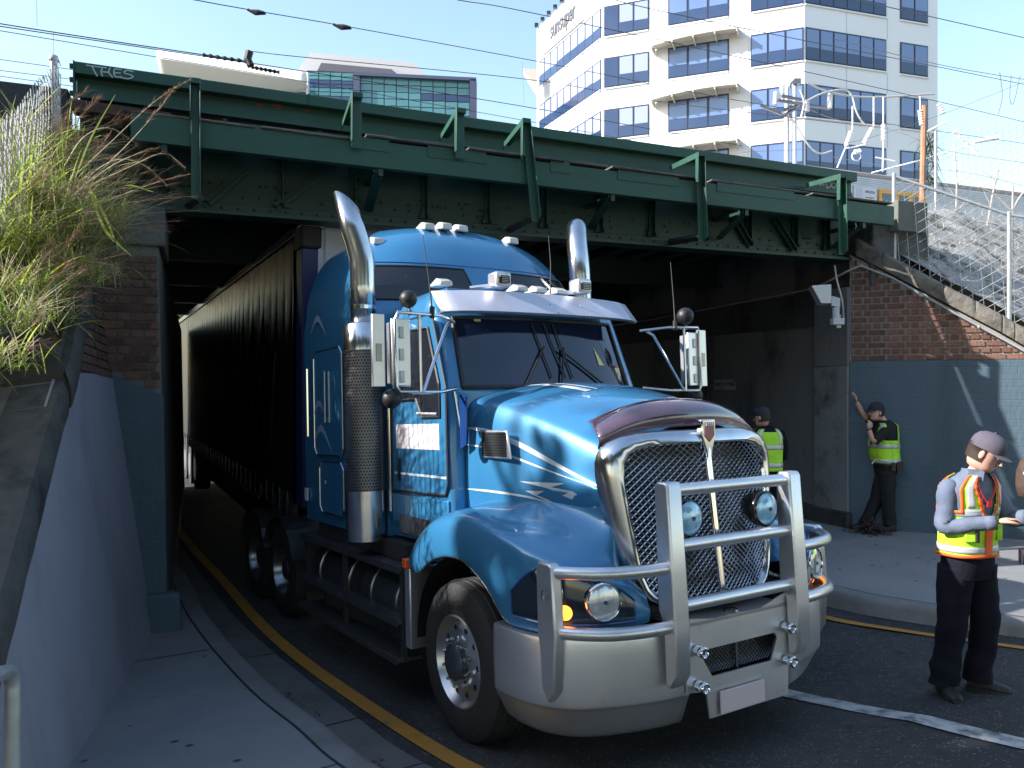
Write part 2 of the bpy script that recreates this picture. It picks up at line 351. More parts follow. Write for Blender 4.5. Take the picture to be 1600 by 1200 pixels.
M['leaf'] = leafmat('tree_leaf', (.04, .075, .02), (.08, .12, .03), .3)
M['palm'] = leafmat('palm_frond', (.03, .055, .03), (.06, .09, .05), .3)
M['bark'] = mat('bark', (.14, .11, .09), .9, col2=(.22, .18, .15), scale=6, bump=.8, bscale=12)
# ------------------------------------------------------------------ ground heights
def sm(t): t = max(0, min(1, t)); return t * t * (3 - 2 * t)
def zr(x, y):
    q = y * .889 - x * .457; p = x * .889 + y * .457
    return -.45 * (1 - math.exp(-max(0, q - 3.3) / 2.4)) * (1 - .75 * sm((p - 4.4) / 1.8))
def sheet(name, left, right, dz, mats, n=8, sub=1, zf=zr, **kw):     # ruled surface between two polylines
    mb = MB(); L = crv([(x, y, 0) for x, y in left], len(left) * sub); Rr = crv([(x, y, 0) for x, y in right], len(left) * sub)
    mb.grid([[((a + (b - a) * j / n).x, (a + (b - a) * j / n).y, zf((a + (b - a) * j / n).x, (a + (b - a) * j / n).y) + dz) for j in range(n + 1)] for a, b in zip(L, Rr)])
    return ob(name, mb, mats, smooth=60, **kw)
# bridge frame
GA = R(21.54); G0 = Vector((-3.465, 8.02, 0)); E3 = Vector((math.cos(GA), math.sin(GA), 0)); N3 = Vector((-math.sin(GA), math.cos(GA), 0))
def bw(t, n, z): return G0 + E3 * t + N3 * n + Vector((0, 0, z))
def pix(px, py, n, f=1250):     # survey helper: point of the vertical plane at offset n behind the bridge face
    k = (px - 800) / f; O = G0 + N3 * n
    t = (k * O.y - O.x) / (E3.x - k * E3.y); y = O.y + t * E3.y
    return t, CAM_H + (600 - py) * y / f

# far ground, road, kerbs, paths
mb = MB(); mb.add([(-900, -200, -.75), (900, -200, -.75), (900, 1500, -.75), (-900, 1500, -.75)], [(0, 1, 2, 3)])
ob('ground', mb, M['grassland'], kind='structure')
mb = MB(); rows = []
for i in range(70):
    y = -3 + i * .5
    rows.append([(x, y, zr(x, y)) for x in [-26 + j * .5 for j in range(90)]])
mb.grid(rows); ob('road', mb, M['asphalt'], smooth=60, kind='structure')
kerbL = [(-12.5, 27), (-8.2, 18.2), (-4.9, 11.4), (-4.28, 10.36), (-3.44, 8.76), (-2.76, 7.57), (-1.81, 6.05), (-1.26, 5.26), (-.9, 4.68), (-.35, 3.9), (.35, 3.0), (1.2, 2.1), (2.2, 1.2)]
def off(P, d):
    o = []
    for i in range(len(P)):
        a = Vector(P[max(0, i - 1)]); b = Vector(P[min(len(P) - 1, i + 1)]); t = (b - a).normalized()
        o.append((P[i][0] - t.y * d, P[i][1] + t.x * d))     # +d = to the left of travel
    return o
# travel is towards the camera, so +d is to the road side (+x)
gr = [(-13, 28.4), (-8.6, 19.8), (-6, 14.2), (-5.29, 12.73), (-3.29, 9.13), (-2.36, 7.62), (-1.66, 6.55), (-1.08, 5.65), (-.75, 5.11), (-.2, 4.35), (.5, 3.45), (1.3, 2.5), (2.3, 1.6)]
sheet('gutter', kerbL, gr, .006, M['gutter'], 4, 3, kind='structure')
# kerb stone as a solid strip with a rolled edge
K = crv([(x, y, 0) for x, y in kerbL], 60)
mb = MB(); rows = []
for i, p in enumerate(K):
    a = K[max(0, i - 1)]; b = K[min(59, i + 1)]; t = (b - a).normalized(); nrm = Vector((-t.y, t.x, 0))
    r_ = []
    for d, h in ((.09, .004), (.045, .06), (.015, .115), (-.02, .135), (-.06, .14), (-.16, .142)):
        q = p + nrm * d; r_.append((q.x, q.y, zr(p.x, p.y) + h))
    rows.append(r_)
mb.grid(rows); ob('kerb', mb, M['kerb'], smooth=70, kind='structure')
def zpl(x, y): return zr(x, y)
inner = [(p[0], p[1]) for p in off(kerbL, -.175)]
wallb = [(-16, 25), (-12, 17.4), (-8, 11.0), (-6.2, 10.2), (-5.2, 9.2), (-4.6, 8.6), (-3.75, 7.75), (-3.6, 6.6), (-3.2, 5.6), (-2.9, 4.9), (-2.6, 3.9), (-2.3, 2.9), (-2.0, 1.2)]
sheet('footpath', inner, wallb, .135, M['concrete'], 6, 3, zf=zr, kind='structure')
# dark joint between kerb and path is a real groove floor
sheet('groove', [(p[0], p[1]) for p in off(kerbL, -.16)], [(p[0], p[1]) for p in off(kerbL, -.172)], .1375, M['dark_steel'], 1, 3, kind='structure')
# gutter concrete joints and transverse path joints
mb = MB()
for i in (18, 26, 33, 40, 47, 53):
    p = K[i]; t = (K[i + 1] - K[i - 1]).normalized(); nrm = Vector((-t.y, t.x, 0))
    for d0, d1, h in ((.1, .42, .011), ):
        a = p + nrm * d0; b = p + nrm * d1; w_ = t * .006
        mb.add([(q.x, q.y, zr(q.x, q.y) + h) for q in (a - w_, b - w_, b + w_, a + w_)], [(0, 1, 2, 3)])
    a = p - nrm * .18; b = p - nrm * 2.6
    if i % 2 == 0:
        n_ = 10
        L1 = [a + (b - a) * j / n_ for j in range(n_ + 1)]
        mb.grid([[(q.x - t.x * .006, q.y - t.y * .006, zr(q.x, q.y) + .139) for q in L1], [(q.x + t.x * .006, q.y + t.y * .006, zr(q.x, q.y) + .139) for q in L1]])
ob('joint', mb, M['dark_steel'], kind='structure')
yl = [(-10.6, 23.4), (-8.3, 18.9), (-6.57, 15.39), (-4.99, 12.47), (-3.73, 10.31), (-2.72, 8.51), (-2.02, 7.35), (-1.13, 6.01), (-.52, 5.08), (-.26, 4.69), (.3, 3.95), (1.2, 2.9)]
sheet('yellow_line', [tuple(p) for p in off(yl, -.062)], [tuple(p) for p in off(yl, .062)], .010, M['yellow_paint'], 3, 4, kind='structure')
# a few dry leaves in the gutter and gum spots on the path
# right kerb and path
kR = [(-1.5, 14.5), (1.6, 9.6), (2.97, 7.95), (3.3, 7.5), (3.75, 7.12), (4.25, 6.75), (5.2, 6.1), (7.5, 4.7), (11, 2.4)]
KR = crv([(x, y, 0) for x, y in kR], 40); mb = MB(); rows = []
for i, p in enumerate(KR):
    t = (KR[min(39, i + 1)] - KR[max(0, i - 1)]).normalized(); nrm = Vector((t.y, -t.x, 0))
    r_ = []
    for d, h in ((.03, zr(p.x, p.y) + .003), (.012, .05), (0, .085), (-.03, .1), (-.15, .104)):
        q = p + nrm * d; r_.append((q.x, q.y, h))
    rows.append(r_)
mb.grid(rows); ob('kerb', mb, M['kerb'], smooth=70, kind='structure')
mb = MB(); outR = []
sheet('footpath', [(p[0], p[1]) for p in off(kR, .16)], [(p[0] + 4, p[1] + 6) for p in kR], 0, M['concrete'], 8, 3, zf=lambda x, y: .1, kind='structure')
mb = MB()
for d in (.155, ):
    L1 = [p + Vector((-(KR[min(39, i + 1)] - KR[max(0, i - 1)]).normalized().y, (KR[min(39, i + 1)] - KR[max(0, i - 1)]).normalized().x, 0)) * d for i, p in enumerate(KR)]
    mb.grid([[(p.x, p.y, .107) for p in L1], [(p.x + .01, p.y + .012, .107) for p in L1]])
ob('joint', mb, M['dark_steel'], kind='structure')
ky = [(p[0], p[1]) for p in off(kR, -.36)]
sheet('yellow_line', [tuple(p) for p in off(ky, -.045)], [tuple(p) for p in off(ky, .045)], .009, M['yellow_paint'], 2, 4, kind='structure')
wl = [(1.2, 7.2), (1.6, 6.45), (1.96, 5.84), (2.2, 5.49), (2.45, 5.12), (2.71, 4.86), (2.98, 4.65), (3.6, 4.2)]
sheet('centre_line', [tuple(p) for p in off(wl, -.085)], [tuple(p) for p in off(wl, .085)], .009, M['white_paint'], 2, 4, kind='structure')

# ------------------------------------------------------------------ bridge
bridge = thing('rail_bridge', 'green riveted steel railway bridge spanning the road above the blue truck', 'bridge', G0, GA)
ROT = Matrix.Rotation(GA, 4, 'Z')
def bz(t, a, b): return a + (b - a) * (t + .8) / 9.7
def lbeam(mb, t0, t1, n0, n1, za, zb):     # za,zb : (z at left end, z at right end) bottom / top
    f = lambda t, z: z[0] + (z[1] - z[0]) * (t - t0) / (t1 - t0)
    mb.hexa([(t0, n0, za[0]), (t1, n0, za[1]), (t1, n1, za[1]), (t0, n1, za[0]), (t0, n0, zb[0]), (t1, n0, zb[1]), (t1, n1, zb[1]), (t0, n1, zb[0])])
mb = MB()
lbeam(mb, -.75, 8.75, .0, .02, (3.86, 3.86), (4.72, 4.72)); ob('girder_web', mb, M['green_dk'], bridge)
mb = MB(); lbeam(mb, -.75, 8.75, -.13, .15, (3.82, 3.82), (3.86, 3.86)); lbeam(mb, -.75, 8.75, -.022, -.002, (3.863, 3.863), (3.95, 3.95)); ob('bottom_flange', mb, M['green_dk'], bridge, bevel=.004)
mb = MB(); lbeam(mb, -.75, 8.75, -.13, .15, (4.72, 4.72), (4.76, 4.76)); lbeam(mb, -.75, 8.75, -.022, -.002, (4.62, 4.62), (4.717, 4.717)); ob('top_flange', mb, M['green_dk'], bridge)
# stiffeners
def stiff():
    m_ = MB(); m_.box(-.045, .045, -.022, -.003, 3.95, 4.62); m_.box(-.006, .006, -.1, -.022, 3.955, 4.62)
    m_.prism([(-.01, -.022, 3.955), (-.01, -.13, 3.955), (-.01, -.022, 4.1)], (.02, 0, 0)); m_.prism([(-.08, -.024, 3.955), (.08, -.024, 3.955), (.05, -.024, 4.05), (-.05, -.024, 4.05)], (0, -.02, 0))
    return mesh('stiffener', m_, M['green_dk'])
sm_ = stiff()
ts = [pix(p, 340, 0)[0] for p in (200, 308, 441, 553, 665, 762, 850, 937, 1018, 1100, 1168, 1240, 1290)]
for t in ts: o = ob('stiffener', sm_, None, bridge); o.location = (t, 0, 0)
# diagonal web braces
for (xa, ya, xb, yb) in ((1140, 335, 1170, 385), (1205, 340, 1238, 392), (500, 275, 430, 325), (385, 265, 325, 318), (240, 250, 190, 300)):
    ta, za = pix(xa, ya, 0); tb, zb = pix(xb, yb, 0); m_ = MB(); d = Vector((tb - ta, 0, zb - za)).normalized(); q = Vector((-d.z, 0, d.x)) * .045
    a, b = Vector((ta, -.045, za)), Vector((tb, -.045, zb)); m_.prism([a - q, b - q, b + q, a + q], (0, -.012, 0)); m_.prism([a - q * .1, b - q * .1, b + q * .1, a + q * .1], (0, -.07, 0))
    ob('web_brace', m_, M['green_dk'], bridge)
# rivets (joined, too many to pick apart)
mb = MB()
def rivet(t, n, z, r=.016):
    mb.lathe([(r, 0), (r * .8, .009), (r * .3, .013), (0.001, .0135)], frame_M((t, n, z), (1, 0, 0), (0, 0, 1), (0, -1, 0)), 6)
t = -.6
while t < 8.6:
    rivet(t, -.022, 3.905); rivet(t + .08, -.022, 4.67)
    if int(t * 10) % 2 == 0: rivet(t + .05, 0, 4.03)
    t += .16
for k in range(70): rivet(random.uniform(-.4, 8.5), 0, random.choice((4.1, 4.16)))
for t in ts:
    for z in [4.0 + .11 * i for i in range(6)]: rivet(t - .03, -.022, z, .011); rivet(t + .03, -.022, z, .011)
ob('rivets', mb, M['green_dk'], bridge, smooth=60, kind='stuff')
# fascia channel and walkway
mb = MB(); lbeam(mb, -.28, 8.98, -.64, -.62, (4.335, 4.225), (4.61, 4.48)); lbeam(mb, -.28, 8.98, -.62, -.54, (4.335, 4.225), (4.355, 4.245)); lbeam(mb, -.28, 8.98, -.62, -.54, (4.59, 4.46), (4.61, 4.48))
ob('fascia_channel', mb, M['green'], bridge, bevel=.004)
fz = lambda t, a, b: a + (b - a) * (t + .28) / 9.26
for (x0, x1) in ((560, 608), (668, 760), (860, 890), (965, 1060), (1120, 1240)):     # cover plates on the fascia
    t0 = pix(x0, 250, -.64)[0]; t1 = pix(x1, 250, -.64)[0]; mb = MB(); lbeam(mb, t0, t1, -.648, -.641, (fz(t0, 4.50, 4.40), fz(t1, 4.50, 4.40)), (fz(t0, 4.632, 4.502), fz(t1, 4.632, 4.502))); ob('cover_plate', mb, M['green'], bridge)
# walkway planks, each board with uneven ends
edges = [(190, 303), (305, 400), (402, 556), (566, 715), (728, 880), (884, 948), (950, 1095), (1105, 1262), (1266, 1390)]
for i, (x0, x1) in enumerate(edges):
    t0 = pix(x0, 240, -.6)[0]; t1 = pix(x1, 250, -.6)[0]; h = random.uniform(0, .008); lo_ = .05 if i < 3 else 0
    for k in range(3):
        mb = MB(); n0 = -.655 + .21 * k + random.uniform(-.01, .01) - (.02 if i in (3, 4, 6) and k == 0 else 0)
        lbeam(mb, t0 + random.uniform(0, .03), t1 - random.uniform(0, .03), n0, n0 + .195, (fz(t0, 4.632, 4.502) + h - lo_, fz(t1, 4.632, 4.502) + h - lo_), (fz(t0, 4.655, 4.525) + h - lo_, fz(t1, 4.655, 4.525) + h - lo_))
        ob('plank', mb, M['timber'], bridge, bevel=.004)
# knee brackets under the walkway
for t in [pix(p, 300, -.3)[0] for p in (255, 582, 935, 1140, 1320)]:
    mb = MB(); zz = fz(t, 4.35, 4.24)
    mb.box(t - .03, t + .03, -.6, -.0, zz - .06, zz - .01); mb.box(t - .005, t + .045, -.62, -.57, zz - .09, zz)
    a, b = Vector((t, -.58, zz - .06)), Vector((t, -.05, 3.98)); mb.prism([a + Vector((0, -.03, 0)), b + Vector((0, -.03, 0)), b + Vector((0, .03, 0)), a + Vector((0, .03, 0))], (.05, 0, 0)); mb.prism([a + Vector((0, -.03, 0)), b + Vector((0, -.03, 0)), b + Vector((0, -.02, .01)), a + Vector((0, -.02, .01))], (-.05, 0, 0))
    ob('knee_bracket', mb, M['green_dk'], bridge)
# parapet girder
mb = MB(); lbeam(mb, -.80, 8.87, -.11, .12, (5.065, 4.93), (5.18, 5.055)); ob('parapet_top_flange', mb, M['green'], bridge, bevel=.008)
mb = MB(); lbeam(mb, -.79, 8.86, .0, .02, (4.87, 4.72), (5.063, 4.928)); ob('parapet_web', mb, M['green'], bridge)
mb = MB(); lbeam(mb, -.79, 8.86, -.03, -.003, (4.87, 4.72), (4.90, 4.75)); ob('parapet_bottom_flange', mb, M['green'], bridge)
mb = MB(); mb.box(-.815, -.801, -.11, .12, 4.82, 5.185)
for i in range(3): mb.box(-.85, -.815, -.06, -.02, 4.87 + .13 * i, 4.91 + .13 * i)
ob('end_plate', mb, M['green'], bridge)
mb = MB(); lbeam(mb, -.8, .05, -.3, -.1, (4.66, 4.64), (4.76, 4.73)); ob('old_timber', mb, M['rust'], bridge)
t = -.4
while t < 8.7:     # little stools that carry the parapet
    mb = MB(); zz = fz(t, 4.655, 4.53); mb.box(t - .02, t + .02, -.08, .05, zz - .06, zz + .16); ob('stool', mb, M['green_dk'], bridge); t += .95
mb = MB(); lbeam(mb, -.78, 8.8, .1, .16, (4.55, 4.5), (4.95, 4.82)); ob('ballast_plate', mb, M['dark_steel'], bridge)
# splice in the parapet beam
for p in (480, 1088):
    t = pix(p, 150, 0)[0]; mb = MB(); mb.box(t - .01, t + .01, -.114, -.108, bz(t, 5.07, 4.94), bz(t, 5.182, 5.057)); ob('splice_plate', mb, M['green_dk'], bridge)
# handrail brackets: tall angle posts with a bent arm, short flat posts
def ang(px, topy, boty, tall, lean=0):
    t, zt = pix(px, topy, -.68); _, zb = pix(px, boty, -.68)
    m_ = MB(); w = .085 if tall else .1
    if tall:   # angle iron: wide face towards the road, thin leg
        tb = t + lean
        m_.hexa([(tb - w / 2, -.69, zb), (tb + w / 2, -.69, zb), (tb + w / 2, -.68, zb), (tb - w / 2, -.68, zb), (t - w / 2, -.69, zt), (t + w / 2, -.69, zt), (t + w / 2, -.68, zt), (t - w / 2, -.68, zt)])
        m_.hexa([(tb + w / 2 - .01, -.76, zb + .05), (tb + w / 2, -.76, zb + .05), (tb + w / 2, -.69, zb), (tb + w / 2 - .01, -.69, zb), (t + w / 2 - .01, -.76, zt - .03), (t + w / 2, -.76, zt - .03), (t + w / 2, -.69, zt), (t + w / 2 - .01, -.69, zt)])
        m_.hexa([(t - w / 2 - .008, -.74, fz(t, 4.58, 4.45)), (t - w / 2, -.74, fz(t, 4.58, 4.45)), (t - w / 2, -.68, fz(t, 4.58, 4.45)), (t - w / 2 - .008, -.68, fz(t, 4.58, 4.45)), (t - w / 2 - .008, -.74, zt), (t - w / 2, -.74, zt), (t - w / 2, -.68, zt), (t - w / 2 - .008, -.68, zt)])
    else:
        m_.box(t - w / 2, t + w / 2, -.69, -.68, zb, zt); m_.box(t - w / 2 - .008, t - w / 2, -.76, -.68, zb + .06, zt)
    p = ob('post', m_, M['green'], bridge, bevel=.003)
    m_ = MB(); ze = bz(t, 5.02, 4.93) - .03   # arm back to the parapet
    m_.hexa([(t - w / 2, -.75, zt - .045), (t + w / 2, -.75, zt - .045), (t + w / 2, -.12, ze - .1), (t - w / 2, -.12, ze - .1), (t - w / 2, -.75, zt + .002), (t + w / 2, -.75, zt + .002), (t + w / 2, -.12, ze - .09), (t - w / 2, -.12, ze - .09)])
    m_.hexa([(t - w / 2 - .009, -.75, zt - .065), (t - w / 2 - .001, -.75, zt - .065), (t - w / 2 - .001, -.12, ze - .15), (t - w / 2 - .009, -.12, ze - .15), (t - w / 2 - .009, -.75, zt + .002), (t - w / 2 - .001, -.75, zt + .002), (t - w / 2 - .001, -.12, ze - .09), (t - w / 2 - .009, -.12, ze - .09)])
    ob('post_arm', m_, M['green'], bridge)
ang(306, 126, 312, True); ang(557, 148, 232, False); ang(718, 172, 248, False); ang(820, 188, 345, True, .12); ang(1092, 240, 378, True, .03); ang(1312, 274, 398, True, .02)
# struts from the tall posts down to the girder
for px, py in ((312, 312), (838, 340), (1098, 372)):
    t, z = pix(px, py, -.68); mb = MB(); mb.tube([(t, -.66, z + .02), (t - .1, -.1, 3.88)], .045, 4); ob('strut', mb, M['dark_steel'], bridge)
# graffiti strokes on the parapet
def strokes(name, lines, x0, y0, n, w, m, sc=1):
    mb = MB()
    for ln in lines:
        P = []
        for (a, b) in ln:
            t, z = pix(x0 + a * sc, y0 + b * sc, n); P.append((t, n, z))
        P = crv(P, max(2, 5 * len(P))) if len(P) > 2 else P
        for a, b in zip(P[:-1], P[1:]):
            a, b = Vector(a), Vector(b); d = (b - a)
            if d.length < 1e-6: continue
            d.normalize(); q = Vector((-d.z, 0, d.x)) * w / 2; a = a - d * w * .3; b = b + d * w * .3
            mb.prism([a - q, b - q, b + q, a + q], (0, -.0015 - .001 * random.random(), 0))
    ob(name, mb, m, bridge)
strokes('graffiti', [[(135, 102), (150, 104), (166, 106)], [(144, 104), (148, 112), (152, 119)], [(160, 106), (158, 112), (160, 119)], [(158, 112), (170, 113)], [(172, 106), (170, 113), (176, 121)],
                     [(190, 109), (180, 108), (178, 114), (181, 120), (190, 120)], [(180, 114), (188, 114)], [(208, 112), (198, 110), (194, 114), (204, 117), (208, 120), (200, 123), (188, 121)]], 0, 0, -.112, .012, M['graffiti'])
strokes('graffiti', [[(1277, 289), (1279, 284), (1281, 290), (1284, 285)], [(1284, 286), (1288, 286)], [(1284, 289), (1288, 289)], [(1291, 283), (1292, 294)], [(1291, 283), (1297, 285), (1298, 291), (1292, 294)], [(1303, 284), (1299, 289), (1303, 294), (1306, 289), (1303, 284)]], 0, 0, -.002, .016, M['graffiti'])
for ln_ in ([(400, 163), (406, 165), (412, 163)], [(425, 166), (432, 163), (440, 167), (431, 169)], [(478, 172), (481, 173), (483, 173)]): strokes('graffiti', [ln_], 0, 0, -.002, .02, M['graffiti_red'])
# deck soffit, joists along the tunnel, cross girders, far girder
mb = MB(); mb.box(-1.2, 9.6, .16, 12.8, 4.45, 4.6); ob('deck', mb, M['joist'], bridge)
for i in range(17):
    mb = MB(); t = .15 + i * .53; mb.box(t - .09, t + .09, .2, 12.7, 4.2, 4.448); ob('joist', mb, M['joist'], bridge)
for n in (3.3, 6.4, 9.6, 12.8):
    mb = MB(); mb.box(-.5, 9.2, n - .01, n + .01, 3.85, 4.6); mb.box(-.5, 9.2, n - .12, n + .12, 3.82, 3.85); ob('cross_girder', mb, M['green_dk'], bridge)

# ------------------------------------------------------------------ abutments and walls
def brickwork(parent, O, U, V, Nn, span, m, bl=.235, bh=.083, mort=.013, jitter=.003, seed=1, rows_=60, dark=None, dark_to=-9):
    """bricks one by one on the plane O + a U + b V, normal Nn; span(b) gives the (left, right) ends of a course or None"""
    rng = random.Random(seed); proto = {}
    def me(L_, mm):
        k = (round(L_, 3), mm.name)
        if k not in proto:
            b_ = MB(); b_.box(0, L_ - mort, -.02, .012, 0, bh - mort); proto[k] = mesh('brick', b_, mm)
        return proto[k]
    cnt = 0; Rm = frame_M((0, 0, 0), U, -Vector(Nn), V)
    for r in range(rows_):
        b = r * bh; s0, s1 = span(b), span(b + bh)
        if not s0 or not s1: continue
        xl, xr = max(s0[0], s1[0]), min(s0[1], s1[1]); L0 = bl / 2 if r % 2 else bl
        a = math.floor(xl / (bl)) * bl - (bl * .25 if r % 2 else 0)
        while a < xr:
            a0, a1 = max(a, xl), min(a + L0, xr)
            if a1 - a0 > .035 and cnt < 300:
                o = ob('brick', me(a1 - a0, dark if dark and a0 < dark_to else m), None, parent); P = Vector(O) + U * a0 + V * b + Vector(Nn) * rng.uniform(-jitter, jitter)
                o.matrix_local = Matrix.Translation(P) @ Rm.to_4x4(); cnt += 1
            a += L0
    return cnt
def quadwall(name, poly, d, m, parent=None, **kw):
    mb = MB(); mb.prism(poly, d); return ob(name, mb, m, parent, **kw)
UP = Vector((0, 0, 1))
# left abutment
labut = thing('abutment', 'left brick abutment with dark blue painted foot beside the trailer', 'abutment', (0, 0, 0))
c0 = Vector((-3.46, 7.68, -.30))       # foot of the corner with the wing wall
tl = .357; ctop = Vector((-3.79, 7.55, 2.2))
fR0 = c0 + E3 * .135; fR1 = Vector((-3.46, 7.68, 3.42)) + E3 * .06
fL1 = Vector((-3.46, 7.68, 3.42)) - E3 * .62
quadwall('core', [Vector((fR0.x, fR0.y, -.5)), Vector((fR1.x, fR1.y, 3.42)), Vector((fL1.x, fL1.y, 3.42)) - E3 * .9, Vector((fL1.x, fL1.y, -.5)) - E3 * .9], N3 * 13, M['mortar_dk'], labut)
pv = lambda a, z, o=.03: Vector((-3.46, 7.68, 0)) + E3 * a - N3 * o + UP * z
quadwall('painted_foot', [pv(.14, -.3, .018), pv(.105, 1.99, .018), pv(-.357, 2.2, .018), pv(-.0, -.3, .018), ][::1], N3 * .016, M['teal'], labut, label='dark blue painted lower face')
mb = MB(); mb.prism([pv(-.06, -.3, 0), pv(.27, -.3, 0), pv(.25, .1, 0), pv(-.06, .1, 0)], -N3 * .14); ob('plinth', mb, M['teal'], labut, bevel=.02)
def insL(b):
    z = b + 1.99
    if z > 3.42: return None
    xr = .062 + .075 * (3.42 - z) / 3.72; xl = -.62 if z > 2.2 else .105 - (z - 1.99) / .21 * .462
    return (max(-.62, xl), xr) if xr - xl > .05 else None
nb = brickwork(labut, Vector((-3.46, 7.68, 1.99)), E3, UP, -N3, insL, M['brick_dk'], seed=3, bl=.23, bh=.0795, mort=.015)
mb = MB(); mb.prism([pv(.12, 3.42, .05), pv(.12, 3.80, .05), pv(-.75, 3.80, .05), pv(-.75, 3.42, .05)], N3 * 1.2); ob('bearing_stone', mb, M['old_conc'], labut, bevel=.02)
# left wing wall: battered face
d3 = Vector((.277, -.961, .05)); bat = ctop - Vector((-3.46, 7.68, -.27)); Nw = d3.cross(bat).normalized()
if Nw.x < 0: Nw = -Nw
def rayplane(px, py, O, Nn):
    D = Vector(((px - 800) / 1250, 1, (600 - py) / 1250)); C = Vector((0, 0, CAM_H)); k = (Vector(O) - C).dot(Nn) / D.dot(Nn); return C + D * k
cw = Vector((-3.46, 7.68, -.27))
topL = [rayplane(px, py, cw, Nw) for px, py in ((150, 375), (116, 469), (95, 560), (68, 635), (0, 860), (-60, 1060))]
lw = thing('wing_wall', 'lavender grey painted wing wall on the left under the tall grass', 'wall', (0, 0, 0))
batu = bat.normalized(); cornerTop = cw + batu * (3.7 / batu.z) * .98
p_583a = rayplane(84, 584, cw, Nw); p_583b = rayplane(172, 583, cw, Nw)
footn = cw + d3 * 6.5; footn.z = -.4
poly = [Vector((cw.x, cw.y, -.45)) - bat * .06, cw + batu * 3.95, topL[0], topL[1], topL[2], topL[3], topL[4], topL[5], Vector((topL[5].x + .05, topL[5].y - 1.0, -.3)), footn + Vector((0, 0, -.1))]
poly = [p - Nw * ((p - cw).dot(Nw)) for p in poly]
quadwall('core', poly, -Nw * .5, M['mortar_dk'], lw)
pl = [cw - batu * .1, p_583b, p_583a, rayplane(68, 635, cw, Nw), rayplane(0, 862, cw, Nw), rayplane(-60, 1062, cw, Nw), footn + Vector((.0, 0, 0))]
pl = [p - Nw * ((p - cw).dot(Nw)) + Nw * .016 for p in pl]
quadwall('painted_face', pl, -Nw * .015, M['lavender'], lw)
Uw = (-d3).normalized(); Uw = (Uw - Nw * Uw.dot(Nw)).normalized(); Vw = Nw.cross(Uw); Vw = -Vw if Vw.z < 0 else Vw
# brick band above the paint
p116, p95 = topL[1], topL[2]
def loc2(p): q = p - cw; return q.dot(Uw), q.dot(Vw)
A1 = [loc2(p) for p in (topL[0], topL[1], topL[2], topL[3])]; zP = (loc2(p_583a)[1] + loc2(p_583b)[1]) / 2
cornA = [(loc2(cw)[0], loc2(cw)[1]), loc2(ctop)]
def insW(b):
    b += zP
    if b > loc2(topL[0])[1]: return None
    for (x0, y0), (x1, y1) in zip(A1[:-1], A1[1:]):
        if y1 <= b <= y0:
            e = x0 + (x1 - x0) * (y0 - b) / (y0 - y1); r_ = cornA[1][0] * (b / cornA[1][1]) - .01
            return (min(e, r_), max(e, r_))
    return None
brickwork(lw, cw + Vw * (zP + .01), Uw, Vw, Nw, insW, M['brick_dk'], seed=5, bh=.0795, mort=.017)
cp = crv([p + Nw * .06 for p in topL], 90); mb = MB(); rows = []; NC = 89
for i, p in enumerate(cp):
    t = (cp[min(i + 1, NC)] - cp[max(i - 1, 0)]).normalized(); s = Nw.cross(t); s = -s if s.x > 0 else s
    prof_ = [p, p + s * .06 + Nw * .012, p + s * .12 + Nw * .015, p + s * .2, p + s * .28 - Nw * .02, p + s * .31 - Nw * .1, p + s * .32 - Nw * .2, p + s * .34 - Nw * .35, p - Nw * .3]
    rows.append([q + (s - Nw * .3) * (.022 * noise.noise(q * 6) + .035 * noise.noise(q * 2.1) + .01 * noise.noise(q * 17)) if 0 < k_ < 8 else q for k_, q in enumerate(prof_)])
mb.grid(rows, close=True); ob('coping', mb, M['coping_dk'], lw, smooth=50)

# right abutment
rab = thing('abutment', 'soot stained right abutment wall inside the underpass behind the bonnet', 'abutment', G0, GA)
mb = MB(); mb.box(8.78, 10.4, -.02, 13, -.6, 3.4); mb.box(9.0, 10.4, .5, 13, 3.4, 4.448); ob('core', mb, M['soot_wall'], rab)
mb = MB(); mb.box(8.74, 8.78, .0, 13, 2.95, 3.45); ob('bearing_beam', mb, M['soot_top'], rab)
mb = MB(); mb.box(8.70, 8.78, -.1, .55, -.4, 2.35); ob('pilaster', mb, mat('grey_blue_pilaster_paint', (.17, .18, .18), .85, col2=(.23, .235, .235), scale=1.5, bump=.5, bscale=16, dirt=(.06, .06, .06), dscale=2), rab, bevel=.01)
mb = MB(); mb.box(8.70, 8.78, -.1, .55, 2.352, 3.45); ob('pilaster_top', mb, M['soot_wall'], rab, bevel=.01)
mb = MB(); mb.box(8.66, 8.78, -.14, 12, -.5, .32); ob('footing', mb, M['soot_top'], rab, bevel=.02)
mb = MB(); mb.box(8.72, 8.78, 3.2, 3.45, -.4, 2.9); ob('downpipe_stain', mb, M['soot_top'], rab)
mb = MB(); mb.box(8.9, 9.95, -.35, 1.2, 3.45, 4.3); ob('bearing_stone', mb, M['old_conc'], rab, bevel=.03)
mb = MB(); mb.box(9.2, 9.75, -.5, -.05, 4.2, 4.62); ob('end_block', mb, mat('old_painted_block', (.1, .12, .1), .8, col2=(.16, .15, .13), scale=4, bump=.4), rab, bevel=.01)
